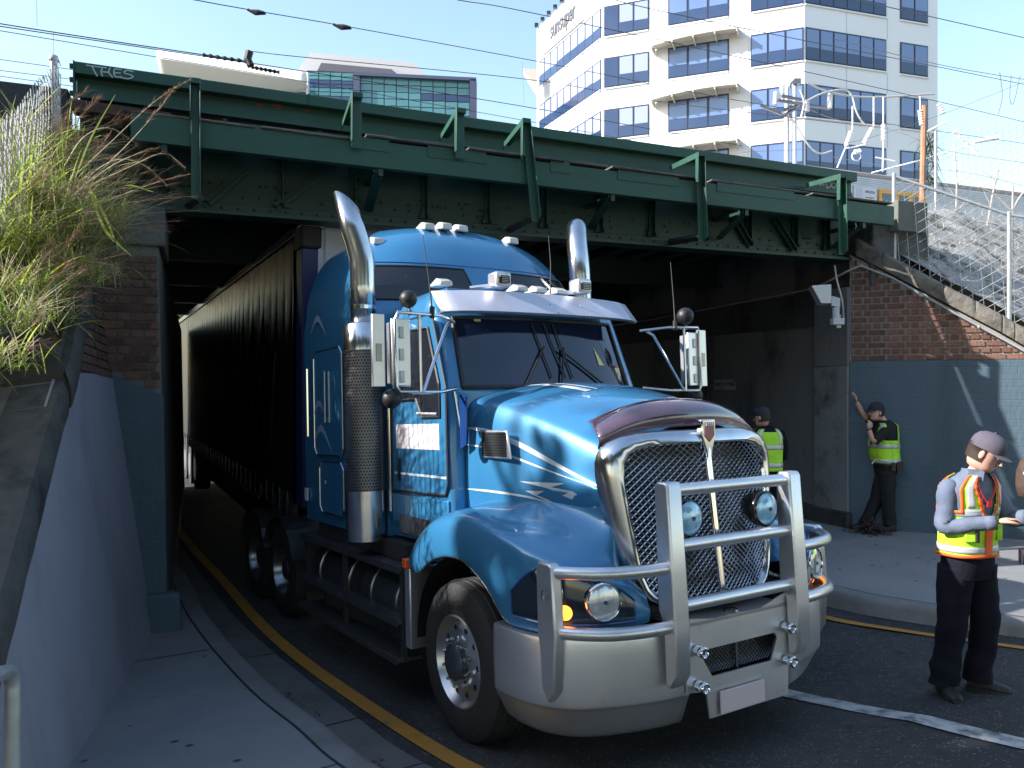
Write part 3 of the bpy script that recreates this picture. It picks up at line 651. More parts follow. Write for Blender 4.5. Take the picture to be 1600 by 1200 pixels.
# right wing wall
rw = thing('wing_wall', 'right brick wing wall with teal painted lower half behind the workers', 'wall', (0, 0, 0))
w0 = Vector((4.70, 11.13, 0)); Ur = Vector((.913, -.408, 0)).normalized(); Nr = Vector((-.408, -.913, 0)).normalized()
rp = lambda px, py, o=0: rayplane(px, py, w0 + Nr * o, Nr)
cl = [rp(*p) for p in ((1337, 402), (1395, 432), (1480, 478), (1560, 520), (1600, 543), (1700, 600), (1800, 655))]
end = w0 + Ur * 5.2
quadwall('core', [w0 + UP * -.4, w0 + UP * 3.9] + cl[1:] + [end + UP * -.4], -Nr * .45, M['mortar'], rw)
quadwall('painted_face', [w0 + UP * -.2 + Nr * .016, w0 + UP * 2.42 + Nr * .016, Vector((end.x, end.y, 2.42)) + Nr * .016, end + UP * -.2 + Nr * .016] if False else [w0 + UP * -.2 + Nr * .016, w0 + UP * 2.42 + Nr * .016, rp(1690, 560, .016) * 1.0, rp(1800, 662, .016), end + UP * -.2 + Nr * .016], -Nr * .015, M['teal'], rw)
ca = sorted([((p - w0).dot(Ur), p.z) for p in cl])
def insR(b):
    z = b + 2.42
    if z > ca[0][1]: return None
    for (x0, z0), (x1, z1) in zip(ca[:-1], ca[1:]):
        if z1 <= z <= z0: return (.02, x0 + (x1 - x0) * (z0 - z) / (z0 - z1) - .01)
    return None
brickwork(rw, w0 + UP * 2.425, Ur, UP, Nr, insR, M['brick'], seed=8, bh=.088, mort=.022, dark=M['brick_dk'], dark_to=.5)
mb = MB(); rows = []
for i, p in enumerate([cl[0] + (cl[1] - cl[0]) * k_ / 20 for k_ in range(20)] + crv(cl[1:], 120)):
    q = p + Nr * .07; s = UP; brk = (i % 14 == 0) * .02
    prof_ = [q + s * .02, q + s * .08 + Nr * .012, q + s * .14 + Nr * .018, q + s * .2 + Nr * .02, q + s * .25 - Nr * .02, q + s * .27 - Nr * .1, q + s * .28 - Nr * .2, q + s * .29 - Nr * .4, q - Nr * .4]
    rows.append([v_ + (Nr + s * .5) * (.018 * noise.noise(v_ * 6) + .02 * noise.noise(v_ * 2.1) + .008 * noise.noise(v_ * 19) - brk) if 0 < k_ < 8 else v_ for k_, v_ in enumerate(prof_)])
mb.grid(rows, close=True); o = ob('coping', mb, M['coping'], rw, smooth=50)
# conduit along wall top, joins under the beam
cd_ = thing('conduit', 'pale conduit pipe running along the top of the right walls', 'pipe')
mb = MB(); mb.tube([bw(8.68, 9, 3.35), bw(8.68, 5, 3.38), bw(8.68, .5, 3.5), bw(8.66, -.13, 3.66), rp(1345, 415, .06), rp(1395, 436, .03) + Nr * .06, rp(1480, 483, .09), rp(1560, 526, .09), rp(1640, 570, .09)], .017, 6); ob('pipe', mb, M['galv_dull'], cd_, smooth=60)
for q in (rp(1345, 415, .05), rp(1440, 462, .09), rp(1530, 511, .09)): mb = MB(); mb.ball(q, .026, 8); ob('clip', mb, M['galv'], cd_)
# right street-name style plate on the tunnel wall
sg = thing('wall_sign', 'small faded white sign on the stained underpass wall above the person in hi vis', 'sign', G0, GA)
k = (1128 - 800) / 1250; nn = None
def tun(px, py):   # point on plane t = 8.7
    D = Vector(((px - 800) / 1250, 1, (600 - py) / 1250)); C = Vector((0, 0, CAM_H)); O = bw(8.72, 0, 0); kk = (O - C).dot(E3) / D.dot(E3); P = C + D * kk
    q = P - G0; return q.dot(N3), P.z
n0, z0_ = tun(1145, 609); n1, z1_ = tun(1112, 593)
mb = MB(); mb.box(8.765, 8.777, min(n0, n1), max(n0, n1), min(z0_, z1_) - .0, max(z0_, z1_)); ob('plate', mb, mat('faded_sign_plate', (.32, .35, .4), .6, dirt=(.1, .1, .1), dscale=5, dlo=.5, dhi=.7), sg, bevel=.004)
wS = abs(n1 - n0); text_mesh('HALE ST 4-6', (max(z0_, z1_) - min(z0_, z1_)) * .55, M['black'], 'lettering', frame_M((8.762, (n0 + n1) / 2, (z0_ + z1_) / 2), (0, -1, 0), (0, 0, 1), (-1, 0, 0)) @ Matrix.Diagonal((wS / (abs(z1_ - z0_) * .55 * 5.9), 1, 1, 1)), sg, ext=.002)
# security camera / detector on the pilaster
cam_t = thing('sensor_box', 'white overheight sensor box on a bracket on the abutment corner', 'camera', (0, 0, 0))
def pY(px, py, y): return Vector(((px - 800) / 1250 * y, y, CAM_H + (600 - py) * y / 1250))
yb = 10.75
mb = MB(); mb.prism([pY(1268, 446, yb - .1), pY(1299, 444, yb), pY(1299, 474, yb), pY(1283, 474, yb)], Vector((.06, .3, 0))); ob('housing', mb, mat('white_enamel', (.62, .64, .66), .4), cam_t, bevel=.008)
mb = MB(); mb.prism([pY(1299, 462, yb), pY(1313, 466, yb), pY(1313, 480, yb), pY(1299, 478, yb)], Vector((.03, .14, 0))); mb.tube([pY(1306, 480, yb + .05), pY(1306, 500, yb + .05)], .05, 8)
mb.box(*(lambda a, b: (a.x, b.x, yb, yb + .12, b.z, a.z))(pY(1302, 497, yb), pY(1320, 507, yb))); ob('bracket', mb, M['whitegrey'], cam_t, bevel=.006)
mb = MB(); mb.tube(crv([pY(1318, 500, yb + .15), pY(1316, 470, yb + .1), pY(1308, 440, yb + .1), pY(1304, 415, yb + .2)], 10), .012, 6); ob('cable', mb, M['galv_dull'], cam_t)
mb = MB(); mb.box(*(lambda a, b: (a.x, b.x, yb + .16, yb + .19, b.z, a.z))(pY(1315, 490, yb), pY(1322, 511, yb))); ob('back_plate', mb, M['galv'], cam_t)
# ------------------------------------------------------------------ truck (local: x right as seen from the front, y towards the rear, z up)
truck = thing('semi_truck', 'blue bonneted truck with bull bar and tall chrome stacks under the green bridge', 'truck', (.593, 5.845, -.213))
truck.rotation_euler = (R(-2.8), 0, R(32.4))
T = truck
def pt(name, mb, m, **kw): return ob(name, mb, m, T, **kw)
# hood
hb = [.30, .05, -.25, -.55, -.85, -1.06, -1.115]
ue = [.77, .755, .72, .68, .635, .59, .57]; ze = [2.20, 2.185, 2.13, 2.05, 1.955, 1.87, 1.83]; zc = [2.335, 2.33, 2.30, 2.25, 2.175, 2.08, 2.02]
ctrl = []
for b, u, e, c in zip(hb, ue, ze, zc):
    us = u + .075; lo = u + .06 - (.3 - b) * .09
    half = [(-lo, .98), (-lo, 1.25), (-us, 1.6), (-us + .01, e - .22), (-u - .035, e - .05), (-u + .03, e + .025), (-u * .72, e + (c - e) * .55), (-u * .36, e + (c - e) * .9)]
    ctrl.append([(x, b, z) for x, z in half] + [(0, b, c)] + [(-x, b, z) for x, z in half[::-1]])
HOOD = Surf(ctrl); mb = MB(); HOOD.grid(mb, 30, 96); hood = pt('hood', mb, M['blue'], smooth=180)
def ribbon(S, P, w, off=.004, n=30, taper=True, vert=False):
    C = crv([(a, b, 0) for a, b in P], n) if len(P) > 2 else [Vector((P[0][0] + (P[1][0] - P[0][0]) * i / (n - 1), P[0][1] + (P[1][1] - P[0][1]) * i / (n - 1), 0)) for i in range(n)]
    rows = []
    for i, c in enumerate(C):
        ww = w * (1 - .8 * abs(2 * i / (n - 1) - 1) ** 3 if taper else 1)
        rows.append([S(c.x, c.y - ww / 2, off), S(c.x, c.y, off), S(c.x, c.y + ww / 2, off)])
    m_ = MB(); m_.grid(rows); return m_
def poly2(S, pts, off=.004):
    m_ = MB(); m_.add([S(a, b, off) for a, b in pts], [tuple(range(len(pts)))]); return m_
sgn = (HOOD(2, 3, .05) - HOOD(2, 3)).x
oh = .004 if sgn < 0 else -.004
for w_, P in ((.16, [(0, 3.15), (1.2, 3.1), (2.5, 3.0), (3.8, 2.85), (4.6, 2.8)]), (.05, [(0, 2.75), (1.5, 2.7), (3, 2.62), (4.3, 2.55)]), (.045, [(0, 1.95), (1.2, 1.95), (2.4, 1.9), (3.2, 1.8)])):
    pt('pinstripe', ribbon(HOOD, P, w_, oh), M['stripe'])
zig = [[(2.2, 2.2), (3.6, 2.33), (3.1, 2.12), (4.6, 1.72), (3.5, 1.98), (3.8, 2.12)], [(2.4, 2.02), (3.0, 2.05), (2.7, 1.93), (3.7, 1.62), (2.9, 1.78), (3.05, 1.88)]]
for z_ in zig:
    m_ = MB(); m_.add([HOOD(a, b, oh) for a, b in z_], [(0, 1, 2), (0, 2, 5), (5, 2, 3), (5, 3, 4)]); pt('flash_decal', m_, M['stripe'])
for a, b, w_ in ((6.75, 6.95, 0), (7.1, 7.18, 0)):
    m_ = MB(); m_.grid([[HOOD(i / 10 * 2.6, a + (b - a) * j / 2, oh) for j in range(3)] for i in range(11)]); pt('pinstripe', m_, M['stripe'])
# side vent
v0 = lambda b, z, o=0: Vector((-.835 - o, b, z))
mb = MB(); mb.prism([v0(.08, 2.0, .0), v0(-.27, 2.0, .0), v0(-.31, 1.81, .0), v0(.05, 1.81, .0)][::-1], (-.02, 0, 0)); vent = pt('side_vent', mb, M['alloy'], bevel=.01)
mb = MB()
for i in range(9): mb.box(-.862, -.853, -.26, .04, 1.828 + i * .018, 1.836 + i * .018)
ob('louvre', mb, M['tank'], vent); mb = MB(); mb.box(-.858, -.85, -.265, .05, 1.825, 1.985); ob('vent_back', mb, M['black'], vent)
# fenders, mirrored
def fender(sx):
    st = [(.70, 1.13, .76, 1.03, 1.06, 1.22), (.60, 1.16, .77, 1.0, 1.18, 1.30), (.45, 1.175, .78, 1.0, 1.30, 1.40), (.25, 1.18, .78, 1.11, 1.40, 1.48), (0, 1.18, .77, 1.175, 1.455, 1.53), (-.25, 1.18, .76, 1.165, 1.46, 1.54), (-.5, 1.18, .75, 1.06, 1.43, 1.53), (-.7, 1.17, .73, .90, 1.39, 1.50), (-.9, 1.14, .70, .88, 1.335, 1.46), (-1.08, 1.07, .68, .88, 1.28, 1.41), (-1.22, .93, .66, .89, 1.22, 1.34), (-1.32, .76, .63, .91, 1.16, 1.24), (-1.34, .62, .60, .93, 1.08, 1.10)]
    ctrl = []
    for i, (b, uo, ui, L_, T_, J) in enumerate(st):
        bi = min(.7, max(b, -1.12)) if b < -1 else b
        P = Vector((uo, b, 0)); Q = Vector((ui, bi + (.02 if b < -1 else 0), 0))
        f = lambda k, z: (sx * (P.x + (Q.x - P.x) * k), P.y + (Q.y - P.y) * k, z)
        ctrl.append([f(.05, L_ - .0), f(0, L_ + .02), f(-.02, L_ + (T_ - L_) * .45), f(.02, T_ - .06), f(.14, T_ - .005), f(.45, T_ + .03), f(.78, T_ + (J - T_) * .6), f(1.0, J + .02), f(1.08, J + .12)])
    return Surf(ctrl)
FL = fender(-1); FR = fender(1)
for S in (FL, FR):
    mb = MB(); S.grid(mb, 60, 40); f_ = pt('fender', mb, M['blue'], smooth=180)
    lip = MB(); lip.tube([S(i / 40 * 7.2, .3) for i in range(41)], .011, 6); ob('fender_lip', lip, M['chrome_d'], f_, smooth=60)
    sx = -1 if S is FL else 1; k = S(4, 2, .05).x - S(4, 2).x; o_ = 1 if k * sx > 0 else -1
    # headlamp cluster set into the nose
    mb = MB(); rows = []
    U0, U1 = 7.45, 11.25
    for i in range(21):
        u = U0 + (U1 - U0) * i / 20; row = []
        hl = .16 + .84 * math.sin(PI * min(1, (i + 1.5) / 14) / 2) if i < 14 else 1 - .35 * ((i - 14) / 6) ** 2
        for j in range(9):
            v = 1.32 + (2.1 * hl) * (j / 8); row.append(S(u, v, .007 * o_))
        rows.append(row)
    mb.grid(rows); hl_ = pt('headlight', mb, M['lens'], smooth=60)
    rim = MB(); rim.tube([r[0] for r in rows] + rows[-1] + [r[-1] for r in rows[::-1]] + rows[0][::-1], .007, 5); ob('lamp_seal', rim, M['blue_dk'], hl_)
    for (u, v, r_, nm) in ((8.95, 2.25, .068, 'small_lamp'), (10.3, 2.3, .10, 'main_lamp')):
        c = S(u, v, 0); nrm = (S(u, v, .05) - c).normalized() * o_; d = (nrm + Vector((0, -1.3, 0))).normalized()
        Mx = look_M(c + d * .0, d); lm = MB()
        lm.lathe([(r_, -.03), (r_ * 1.04, .03), (r_ * .98, .036), (r_ * .94, .03)], Mx, 28); ob(nm, lm, M['chrome'], hl_, smooth=50)
        lm = MB(); lm.lathe([(r_ * .95, .028), (r_ * .7, .036), (r_ * .3, .04), (.002, .041)], Mx, 28); ob('lens', lm, M['lampclear'], hl_, smooth=60)
        lm = MB(); lm.lathe([(.012, .042), (.012, .046), (.001, .046)], Mx, 6); ob('bulb_cap', lm, M['blue_dk'], hl_)
    c = S(9.3, 1.72, 0); nrm = (S(9.3, 1.72, .05) - c).normalized() * o_
    lm = MB(); lm.lathe([(.042, 0), (.036, .02), (.02, .028), (.001, .03)], look_M(c + nrm * .006, nrm), 16); ob('indicator', lm, M['indicator'], hl_, smooth=60)
mb = MB(); mb.box(-1.17, -1.1, .66, .72, 1.0, 1.07); pt('side_marker', mb, M['amber'], bevel=.006)
# inner wheel arch (dark)
for sx in (-1, 1):
    mb = MB(); rows = []
    for i in range(17):
        a = PI * i / 16; rows.append([(sx * x, -.09 + .66 * math.cos(a), .52 + .66 * math.sin(a)) for x in (1.13, .7)])
    mb.grid(rows); mb.box(min(sx * .68, sx * .66), max(sx * .68, sx * .66), -.95, .75, .3, 1.4); pt('wheel_arch', mb, M['black'])
# grille
gt = lambda s, z: Vector((s * (.50 + (z - .95) * .135), -1.20 - .09 * (1 - s * s) + (z - .95) * .10, z))   # surface of the grille plane, s in -1..1
def gout(r, e=6):   # rounded outline, scale r from centre
    P = []
    for i in range(64):
        a = 2 * PI * i / 64; ca, sa = math.cos(a), math.sin(a); q = (abs(ca) ** e + abs(sa) ** e) ** (-1 / e)
        P.append((ca * q, sa * q))
    return P
o1 = gout(1); mb = MB()
zc_, zh = 1.44, .455
ring = lambda k, kz, dy, f=0, e=6: [gt(a * k, zc_ + b * zh * kz + f) + Vector((0, dy + .03 * max(0, k - 1) * abs(a) ** 4, 0)) for a, b in gout(1, e)]
mb.grid([ring(1.18, 1.15, .08, .02, 5), ring(1.18, 1.15, .04, .02, 5), ring(1.155, 1.135, .0, .018, 5), ring(1.10, 1.08, -.025, .01, 6), ring(1.04, 1.03, -.03), ring(1.0, 1.0, -.012), ring(.985, .99, .05)], close=True)
gs = pt('grille_surround', mb, M['chrome_d'], smooth=60)
# woven grille mesh: diagonal wires clipped to the opening
mb = MB(); p_ = .030
def seg(a, b, lift):
    n_ = 6; P = []
    for i in range(n_ + 1):
        x = a[0] + (b[0] - a[0]) * i / n_; z = a[1] + (b[1] - a[1]) * i / n_; P.append(gt(x, z) + Vector((0, .012 + lift, 0)))
    mb.tube(P, .0042, 4, caps=False)
inside = lambda x, z: abs(x) ** 6 + abs((z - zc_) / zh) ** 6 < .97
for sg_ in (-1, 1):
    k = -2.2
    while k < 2.2:
        pts_ = []
        for i in range(121):
            x = -1 + 2 * i / 120; z = zc_ + (sg_ * x * .56 * .78 + k)
            if inside(x, z): pts_.append((x, z))
        if len(pts_) > 2: seg(pts_[0], pts_[-1], .001 * sg_)
        k += p_ * 1.25
pt('grille_mesh', mb, M['chrome_d'], kind='stuff')
mb = MB(); mb.grid([[gt(x / 4, z) + Vector((0, .09, 0)) for x in range(-4, 5)] for z in (.98, 1.2, 1.44, 1.7, 1.9)]); pt('radiator', mb, M['black'])
mb = MB(); mb.tube([gt(0, z) + Vector((0, -.012, 0)) for z in (1.96, 1.8, 1.4, 1.1, .97)], [.026, .026, .024, .024, .024], 10); pt('grille_spine', mb, M['chrome'], smooth=60)
mb = MB(); mb.prism([gt(0, 1.99) + Vector((x, -.05, z)) for x, z in ((-.06, .05), (.06, .05), (.06, -.06), (.03, -.14), (.018, -.25), (-.018, -.25), (-.03, -.14), (-.06, -.06))], (0, .05, 0)); bd = pt('badge', mb, M['chrome'], bevel=.01)
mb = MB(); mb.prism([gt(0, 1.99) + Vector((x, -.056, z)) for x, z in ((-.042, .035), (.042, .035), (.042, -.05), (0, -.09), (-.042, -.05))], (0, .008, 0)); ob('badge_field', mb, mat('badge_enamel', (.3, .12, .12), .4), bd, bevel=.003)
mb = MB()
for i in range(4): mb.box(-.033 + i * .018, -.023 + i * .018, *[gt(0, 1.99).y - .06, gt(0, 1.99).y - .056], 2.0, 2.02)
ob('badge_bar', mb, M['labelw'], bd)
# bonnet guard (smoked deflector)
ctrl = []
for i in range(9):
    s = -1 + i / 4
    b0 = -1.12 + .13 * s * s; zt = 2.045 - .12 * abs(s) ** 2.5
    hump = .02 * (1 - abs(s) ** 4)
    ctrl.append([(s * .66, b0 + .02 * s * s, zt - .045), (s * .67, b0 - .01, zt + .015 + hump), (s * .65, b0 + .05, zt + .065 + hump * 1.6), (s * .60, b0 + .14, zt + .10 + hump * 1.2), (s * .56, b0 + .24, zt + .115), (s * .54, b0 + .30, zt + .085)])
DG = Surf(ctrl); mb = MB(); DG.grid(mb, 40, 16); pt('bonnet_guard', mb, M['purple'], smooth=180, solid=.008)
# cab shell as stacked rings
UC = -.05
def cabring(z, hw, bf, bulge, bb=1.34):
    P = []
    for i in range(13):
        s = -1 + i / 6; P.append((UC + s * hw * (1 if abs(s) < 1 else 1), bf + bulge * abs(s) ** 3.2, z))
    return [(UC + -hw, bb, z)] + [(UC - hw, bf + bulge + .25, z)] + P + [(UC + hw, bf + bulge + .25, z)] + [(UC + hw, bb, z)]
cr = [(1.16, .90, .30, .02), (1.5, .91, .30, .02), (2.0, .91, .29, .06), (2.26, .905, .27, .13), (2.30, .90, .275, .14), (2.55, .885, .36, .15), (2.84, .865, .46, .16), (2.93, .85, .50, .16), (3.03, .80, .58, .18), (3.10, .70, .72, .2), (3.13, .45, .95, .2)]
CAB = Surf([cabring(*c) for c in cr]); mb = MB(); CAB.grid(mb, 60, 64); pt('cab', mb, M['blue'], smooth=50)
mb = MB(); mb.box(UC - .6, UC + .6, .9, 1.34, 3.1, 3.13); mb.box(-.86, .80, .45, 1.3, 1.0, 1.2); pt('cab_roof_cap', mb, M['blue'])
oc = 1 if (CAB(4, 8, .05) - CAB(4, 8)).y < 0 else -1
mb = MB(); CAB.grid(mb, 14, 40, 4.05, 6.0, 2.85, 13.15, .006 * oc); ws = pt('windscreen', mb, M['glass_ws'], smooth=60)
mb = MB(); E_ = [CAB(4.05, 2.85 + 10.3 * i / 40, .01 * oc) for i in range(41)] + [CAB(4.05 + 1.95 * i / 10, 13.15, .01 * oc) for i in range(11)] + [CAB(6.0, 13.15 - 10.3 * i / 40, .01 * oc) for i in range(41)] + [CAB(6.0 - 1.95 * i / 10, 2.85, .01 * oc) for i in range(11)]
mb.tube(E_, .016, 6); ob('seal', mb, M['black'], ws, smooth=60)
# reflections/stickers on the screen
def csp(u, v, o=.012): return CAB(u, v, o * oc)
for (u, v, du, dv, m) in ((5.85, 3.9, .13, .35, 'ystick'), (4.55, 12.45, .14, .3, 'ystick'), (4.72, 12.45, .05, .3, 'red')):
    mb = MB(); mb.add([csp(u, v), csp(u, v + dv), csp(u + du, v + dv), csp(u + du, v)], [(0, 1, 2, 3)]); ob('sticker', mb, M[m], ws)
mb = MB(); mb.add([csp(4.75, 11.2), csp(4.75, 11.6), csp(5.25, 11.15)], [(0, 1, 2)]); ob('paper_card', mb, M['ystick'], ws)
for (v0_, v1_, v2_) in ((6.0, 7.6, 7.2), (8.2, 8.9, 8.6), (11.2, 8.5, 8.0)):
    mb = MB(); a = csp(4.0, v0_, .03); b = csp(5.2, v1_, .035); mb.tube([a, b], .009, 5); mb.tube([csp(4.35, (v1_ * 1.5 + v2_) / 2.5 + .3, .02), csp(5.85, v2_, .02)], .008, 4); ob('wiper', mb, M['black'], ws)
# visor
mb = MB(); rows = []
for i in range(15):
    s = -1 + i / 7; hw = .93; u = UC + s * hw; bb = .05 * abs(s) ** 6 * 2
    rows.append([(u * (.97 if abs(s) > .9 else 1), .50 + bb, 3.06 - .02 * s * s), (u, .43 + bb, 3.045 - .02 * s * s), (u, .27 + bb * 1.1, 2.87 - .01 * s * s), (u, .30 + bb * 1.1, 2.855 - .01 * s * s)])
mb.grid(rows); vz = pt('sun_visor', mb, M['visor'], smooth=35, solid=.006)
mb = MB()
for s in (-.55, -.02, .3, .72):
    for k in (0, .5, 1):
        u = UC + s * .93 + k * .06; mb.ball((u, .425 - .15 * k + .2 * abs(s) ** 3, 3.03 - .15 * k), .009, 6)
ob('visor_rivet', mb, M['chrome'], vz)
mb = MB(); mb.box(UC - .003, UC + .003, .26, .44, 2.86, 3.05); 
# roof marker lamps on the cab and horn lamps
for u in (-.8, -.12, .06, .26):
    mb = MB(); mb.prism([(UC + u - .055, .52, 3.075), (UC + u - .055, .53, 3.115), (UC + u - .055, .60, 3.14), (UC + u - .055, .74, 3.09)], (.11, 0, 0)); pt('marker_lamp', mb, M['marker'], bevel=.012)
for u in (-.36, .42):
    mb = MB(); mb.box(UC + u - .07, UC + u + .07, .42, .56, 3.08, 3.2); w_ = pt('work_lamp', mb, M['alloy'], bevel=.02)
    mb = MB(); mb.box(UC + u - .045, UC + u + .045, .405, .425, 3.105, 3.165); ob('lamp_face', mb, M['blackgl'], w_, bevel=.004)
    mb = MB()
    for q in range(4): mb.box(UC + u - .03, UC + u + .03, .40, .406, 3.112 + q * .013, 3.116 + q * .013)
    ob('lamp_slat', mb, M['galv'], w_)
    mb = MB(); mb.tube([(UC + u - .03, .5, 3.1), (UC + u - .2, .6, 3.08)], .02, 6); ob('lamp_stalk', mb, M['alloy'], w_)
# door, window, handles
xs = UC - .912
def side(b, z, o=0): return Vector((xs - o, b, z))
dp = [(1.27, 1.52), (.36, 1.54), (.33, 1.62), (.33, 2.3), (.52, 2.86), (1.27, 2.86)]
mb = MB(); mb.prism([side(b, z, .002) for b, z in dp], (-.016, 0, 0)); door = pt('door', mb, M['blue'], bevel=.012)
mb = MB(); P = [side(b, z, .018) for b, z in dp]; mb.tube(P + [P[0]], .010, 5); ob('door_seal', mb, M['black'], door)
wpn = [(1.16, 2.24), (.80, 2.24), (.70, 2.10), (.42, 2.10), (.42, 2.34), (.58, 2.76), (1.16, 2.78)]
mb = MB(); mb.prism([side(b, z, .019) for b, z in wpn], (-.006, 0, 0)); wd = ob('window', mb, M['glass_dk'], door)
mb = MB(); P = [side(b, z, .026) for b, z in wpn]; mb.tube(P + [P[0]], .012, 5); ob('window_trim', mb, M['black'], wd)
mb = MB(); mb.tube([side(.78, 2.13, .03), side(.45, 2.12, .03)], .012, 6); ob('window_rail', mb, M['galv'], wd)
mb = MB(); mb.prism([side(b, z, .0175) for b, z in ((1.2, 1.86), (.45, 1.86), (.45, 2.05), (1.2, 2.05))], (-.002, 0, 0)); ob('door_decal', mb, M['decal'], door)
for z0_, z1_ in ((2.0, 2.055), (1.655, 1.672)):
    mb = MB(); mb.box(xs - .021, xs - .0182, .35, 1.24, z0_, z1_)
    if z0_ < 1.9: ob('stripe', mb, M['stripe'], door)
    mb = MB(); mb.box(xs - .0035, xs - .0005, .30, .325, z0_, z1_)
mb = MB(); mb.box(xs - .024, xs - .016, 1.12, 1.18, 1.60, 1.78); mb.box(xs - .035, xs - .024, 1.13, 1.16, 1.62, 1.76); ob('door_handle', mb, M['black'], door, bevel=.004)
mb = MB(); mb.box(xs - .02, xs - .002, .33, 1.3, 1.28, 1.5); lp = pt('sill_panel', mb, M['blue'], bevel=.005)
mb = MB(); mb.box(xs - .03, xs - .0205, .45, 1.15, 1.20, 1.34); bx = pt('step_plate', mb, M['tank'], bevel=.004)
text_mesh('T609', .075, M['black'], 'lettering', frame_M((xs - .031, .62, 1.27), (0, -1, 0), (0, 0, 1), (-1, 0, 0)), bx, ext=.001)
mb = MB(); mb.tube([side(1.31, 1.35, .03), side(1.31, 2.2, .03)], .014, 6); pt('grab_rail', mb, M['chrome'], smooth=60)
# cowl gap strut (dark panel between door and hood)
mb = MB(); mb.prism([(-.88, .3, 2.26), (-.885, .18, 2.24), (-.885, .2, 1.9), (-.89, .28, 1.86)], (-.012, 0, 0)); pt('cowl_panel', mb, M['blue_dk'], bevel=.004)
# sleeper
def srg(z, hw, bf, bulge, bb=3.1, rr=.2):
    P = []
    for i in range(13):
        s = -1 + i / 6; P.append((s * hw, bf + bulge * abs(s) ** 3.5, z))
    return [(-hw, bb, z), (-hw, (bb + bf) / 2 + .3, z), (-hw, bf + bulge + .12, z)] + P + [(hw, bf + bulge + .12, z), (hw, (bb + bf) / 2 + .3, z), (hw, bb, z)]
sr = [(1.14, 1.10, 1.36, .05), (1.6, 1.11, 1.36, .06), (2.4, 1.11, 1.36, .08), (2.95, 1.10, 1.36, .12), (3.10, 1.08, 1.38, .16), (3.25, 1.065, 1.42, .18), (3.40, 1.03, 1.48, .2), (3.55, .97, 1.56, .22), (3.68, .89, 1.65, .24), (3.78, .79, 1.76, .26), (3.86, .64, 1.90, .28), (3.91, .38, 2.1, .3), (3.93, .12, 2.4, .3)]
SL = Surf([srg(*c) for c in sr]); mb = MB(); SL.grid(mb, 72, 72)
sl_ = pt('sleeper', mb, M['blue'], smooth=60)
mb = MB(); mb.box(-.09, .09, 2.4, 3.1, 3.915, 3.93)
bk = [SL(i / 8 * 1.5 * 8 / 1, 0) for i in range(1)]
mb = MB(); L_ = [(-c[1], c[0]) for c in sr]; mb.add([(x, 3.1, z) for x, z in L_] + [(-x, 3.1, z) for x, z in L_[::-1]], [tuple(range(2 * len(L_)))]); ob('sleeper_back', mb, M['blue_dk'], sl_)
os_ = 1 if (SL(5, 9, .05) - SL(5, 9)).y < 0 else -1
for v0_, v1_, nm in ((3.25, 8.55, 'left'), (9.45, 14.75, 'right')):
    mb = MB(); rows = []
    for i in range(9):
        a = i / 8; sh = (.9 * (1 - a) if nm == 'left' else 0); s2 = (.9 * (1 - a) if nm == 'right' else 0)
        u = 4.0 + 2.05 * a
        e0 = v0_ + (.0 if nm == 'left' else .55 * (a)) ; e1 = v1_ - (.55 * a if nm == 'left' else 0)
        rows.append([SL(u, e0 + (e1 - e0) * j / 20, .006 * os_) for j in range(21)])
    mb.grid(rows); w_ = ob('sleeper_window', mb, M['glass_dk'], sl_, smooth=60)
    mb = MB(); mb.tube(rows[0] + [r[-1] for r in rows] + rows[-1][::-1] + [r[0] for r in rows[::-1]], .009, 5); ob('window_trim', mb, M['black'], w_)
mb = MB(); mb.tube([SL(6.3, 3 + 12 * i / 50, .0) for i in range(51)], .006, 4); ob('panel_seam', mb, M['blue_dk'], sl_)
for u, b in ((-.84, 2.0), (-.33, 2.02), (-.16, 2.0), (.02, 2.02), (.56, 1.98)):
    z = 3.9 - .33 * abs(u) ** 2.6 - .02
    mb = MB(); mb.prism([(u - .055, b - .22, z - .04), (u - .055, b - .21, z + .025), (u - .055, b - .13, z + .045), (u - .055, b + .05, z)], (.11, 0, 0)); m_ = ob('marker_lamp', mb, M['marker'], sl_, bevel=.014)
# sleeper side: hatches, handles, decals, sticker
for (b0, b1, z0_, z1_, nm) in ((2.0, 2.75, 1.78, 2.75, 'locker_door'), (2.0, 2.62, 1.25, 1.72, 'locker_door')):
    P = [Vector((-1.118, b, z)) for b, z in ((b0 + .06, z0_), (b1 - .06, z0_), (b1, z0_ + .06), (b1, z1_ - .06), (b1 - .06, z1_), (b0 + .06, z1_), (b0, z1_ - .06), (b0, z0_ + .06))]
    mb = MB(); mb.prism(P, (-.012, 0, 0)); d_ = ob(nm, mb, M['blue'], sl_)
    mb = MB(); Q = [p + Vector((-.012, 0, 0)) for p in P]; mb.tube(Q + [Q[0]], .007, 5); ob('locker_trim', mb, M['chrome_d'], d_)
    mb = MB(); mb.tube([Vector((-1.15, b0 + .4, z0_ + .3)), Vector((-1.15, b0 + .4, z1_ - .2))], .01, 5); ob('handle', mb, M['chrome_d'], d_)
mb = MB(); mb.tube([(-1.16, 2.85, 1.95), (-1.16, 2.85, 2.6)], .014, 6); ob('grab_rail', mb, M['chrome'], sl_)
mb = MB(); mb.box(-1.13, -1.117, 3.0, 3.08, 1.32, 1.44); ob('sticker', mb, M['labelw'], sl_)
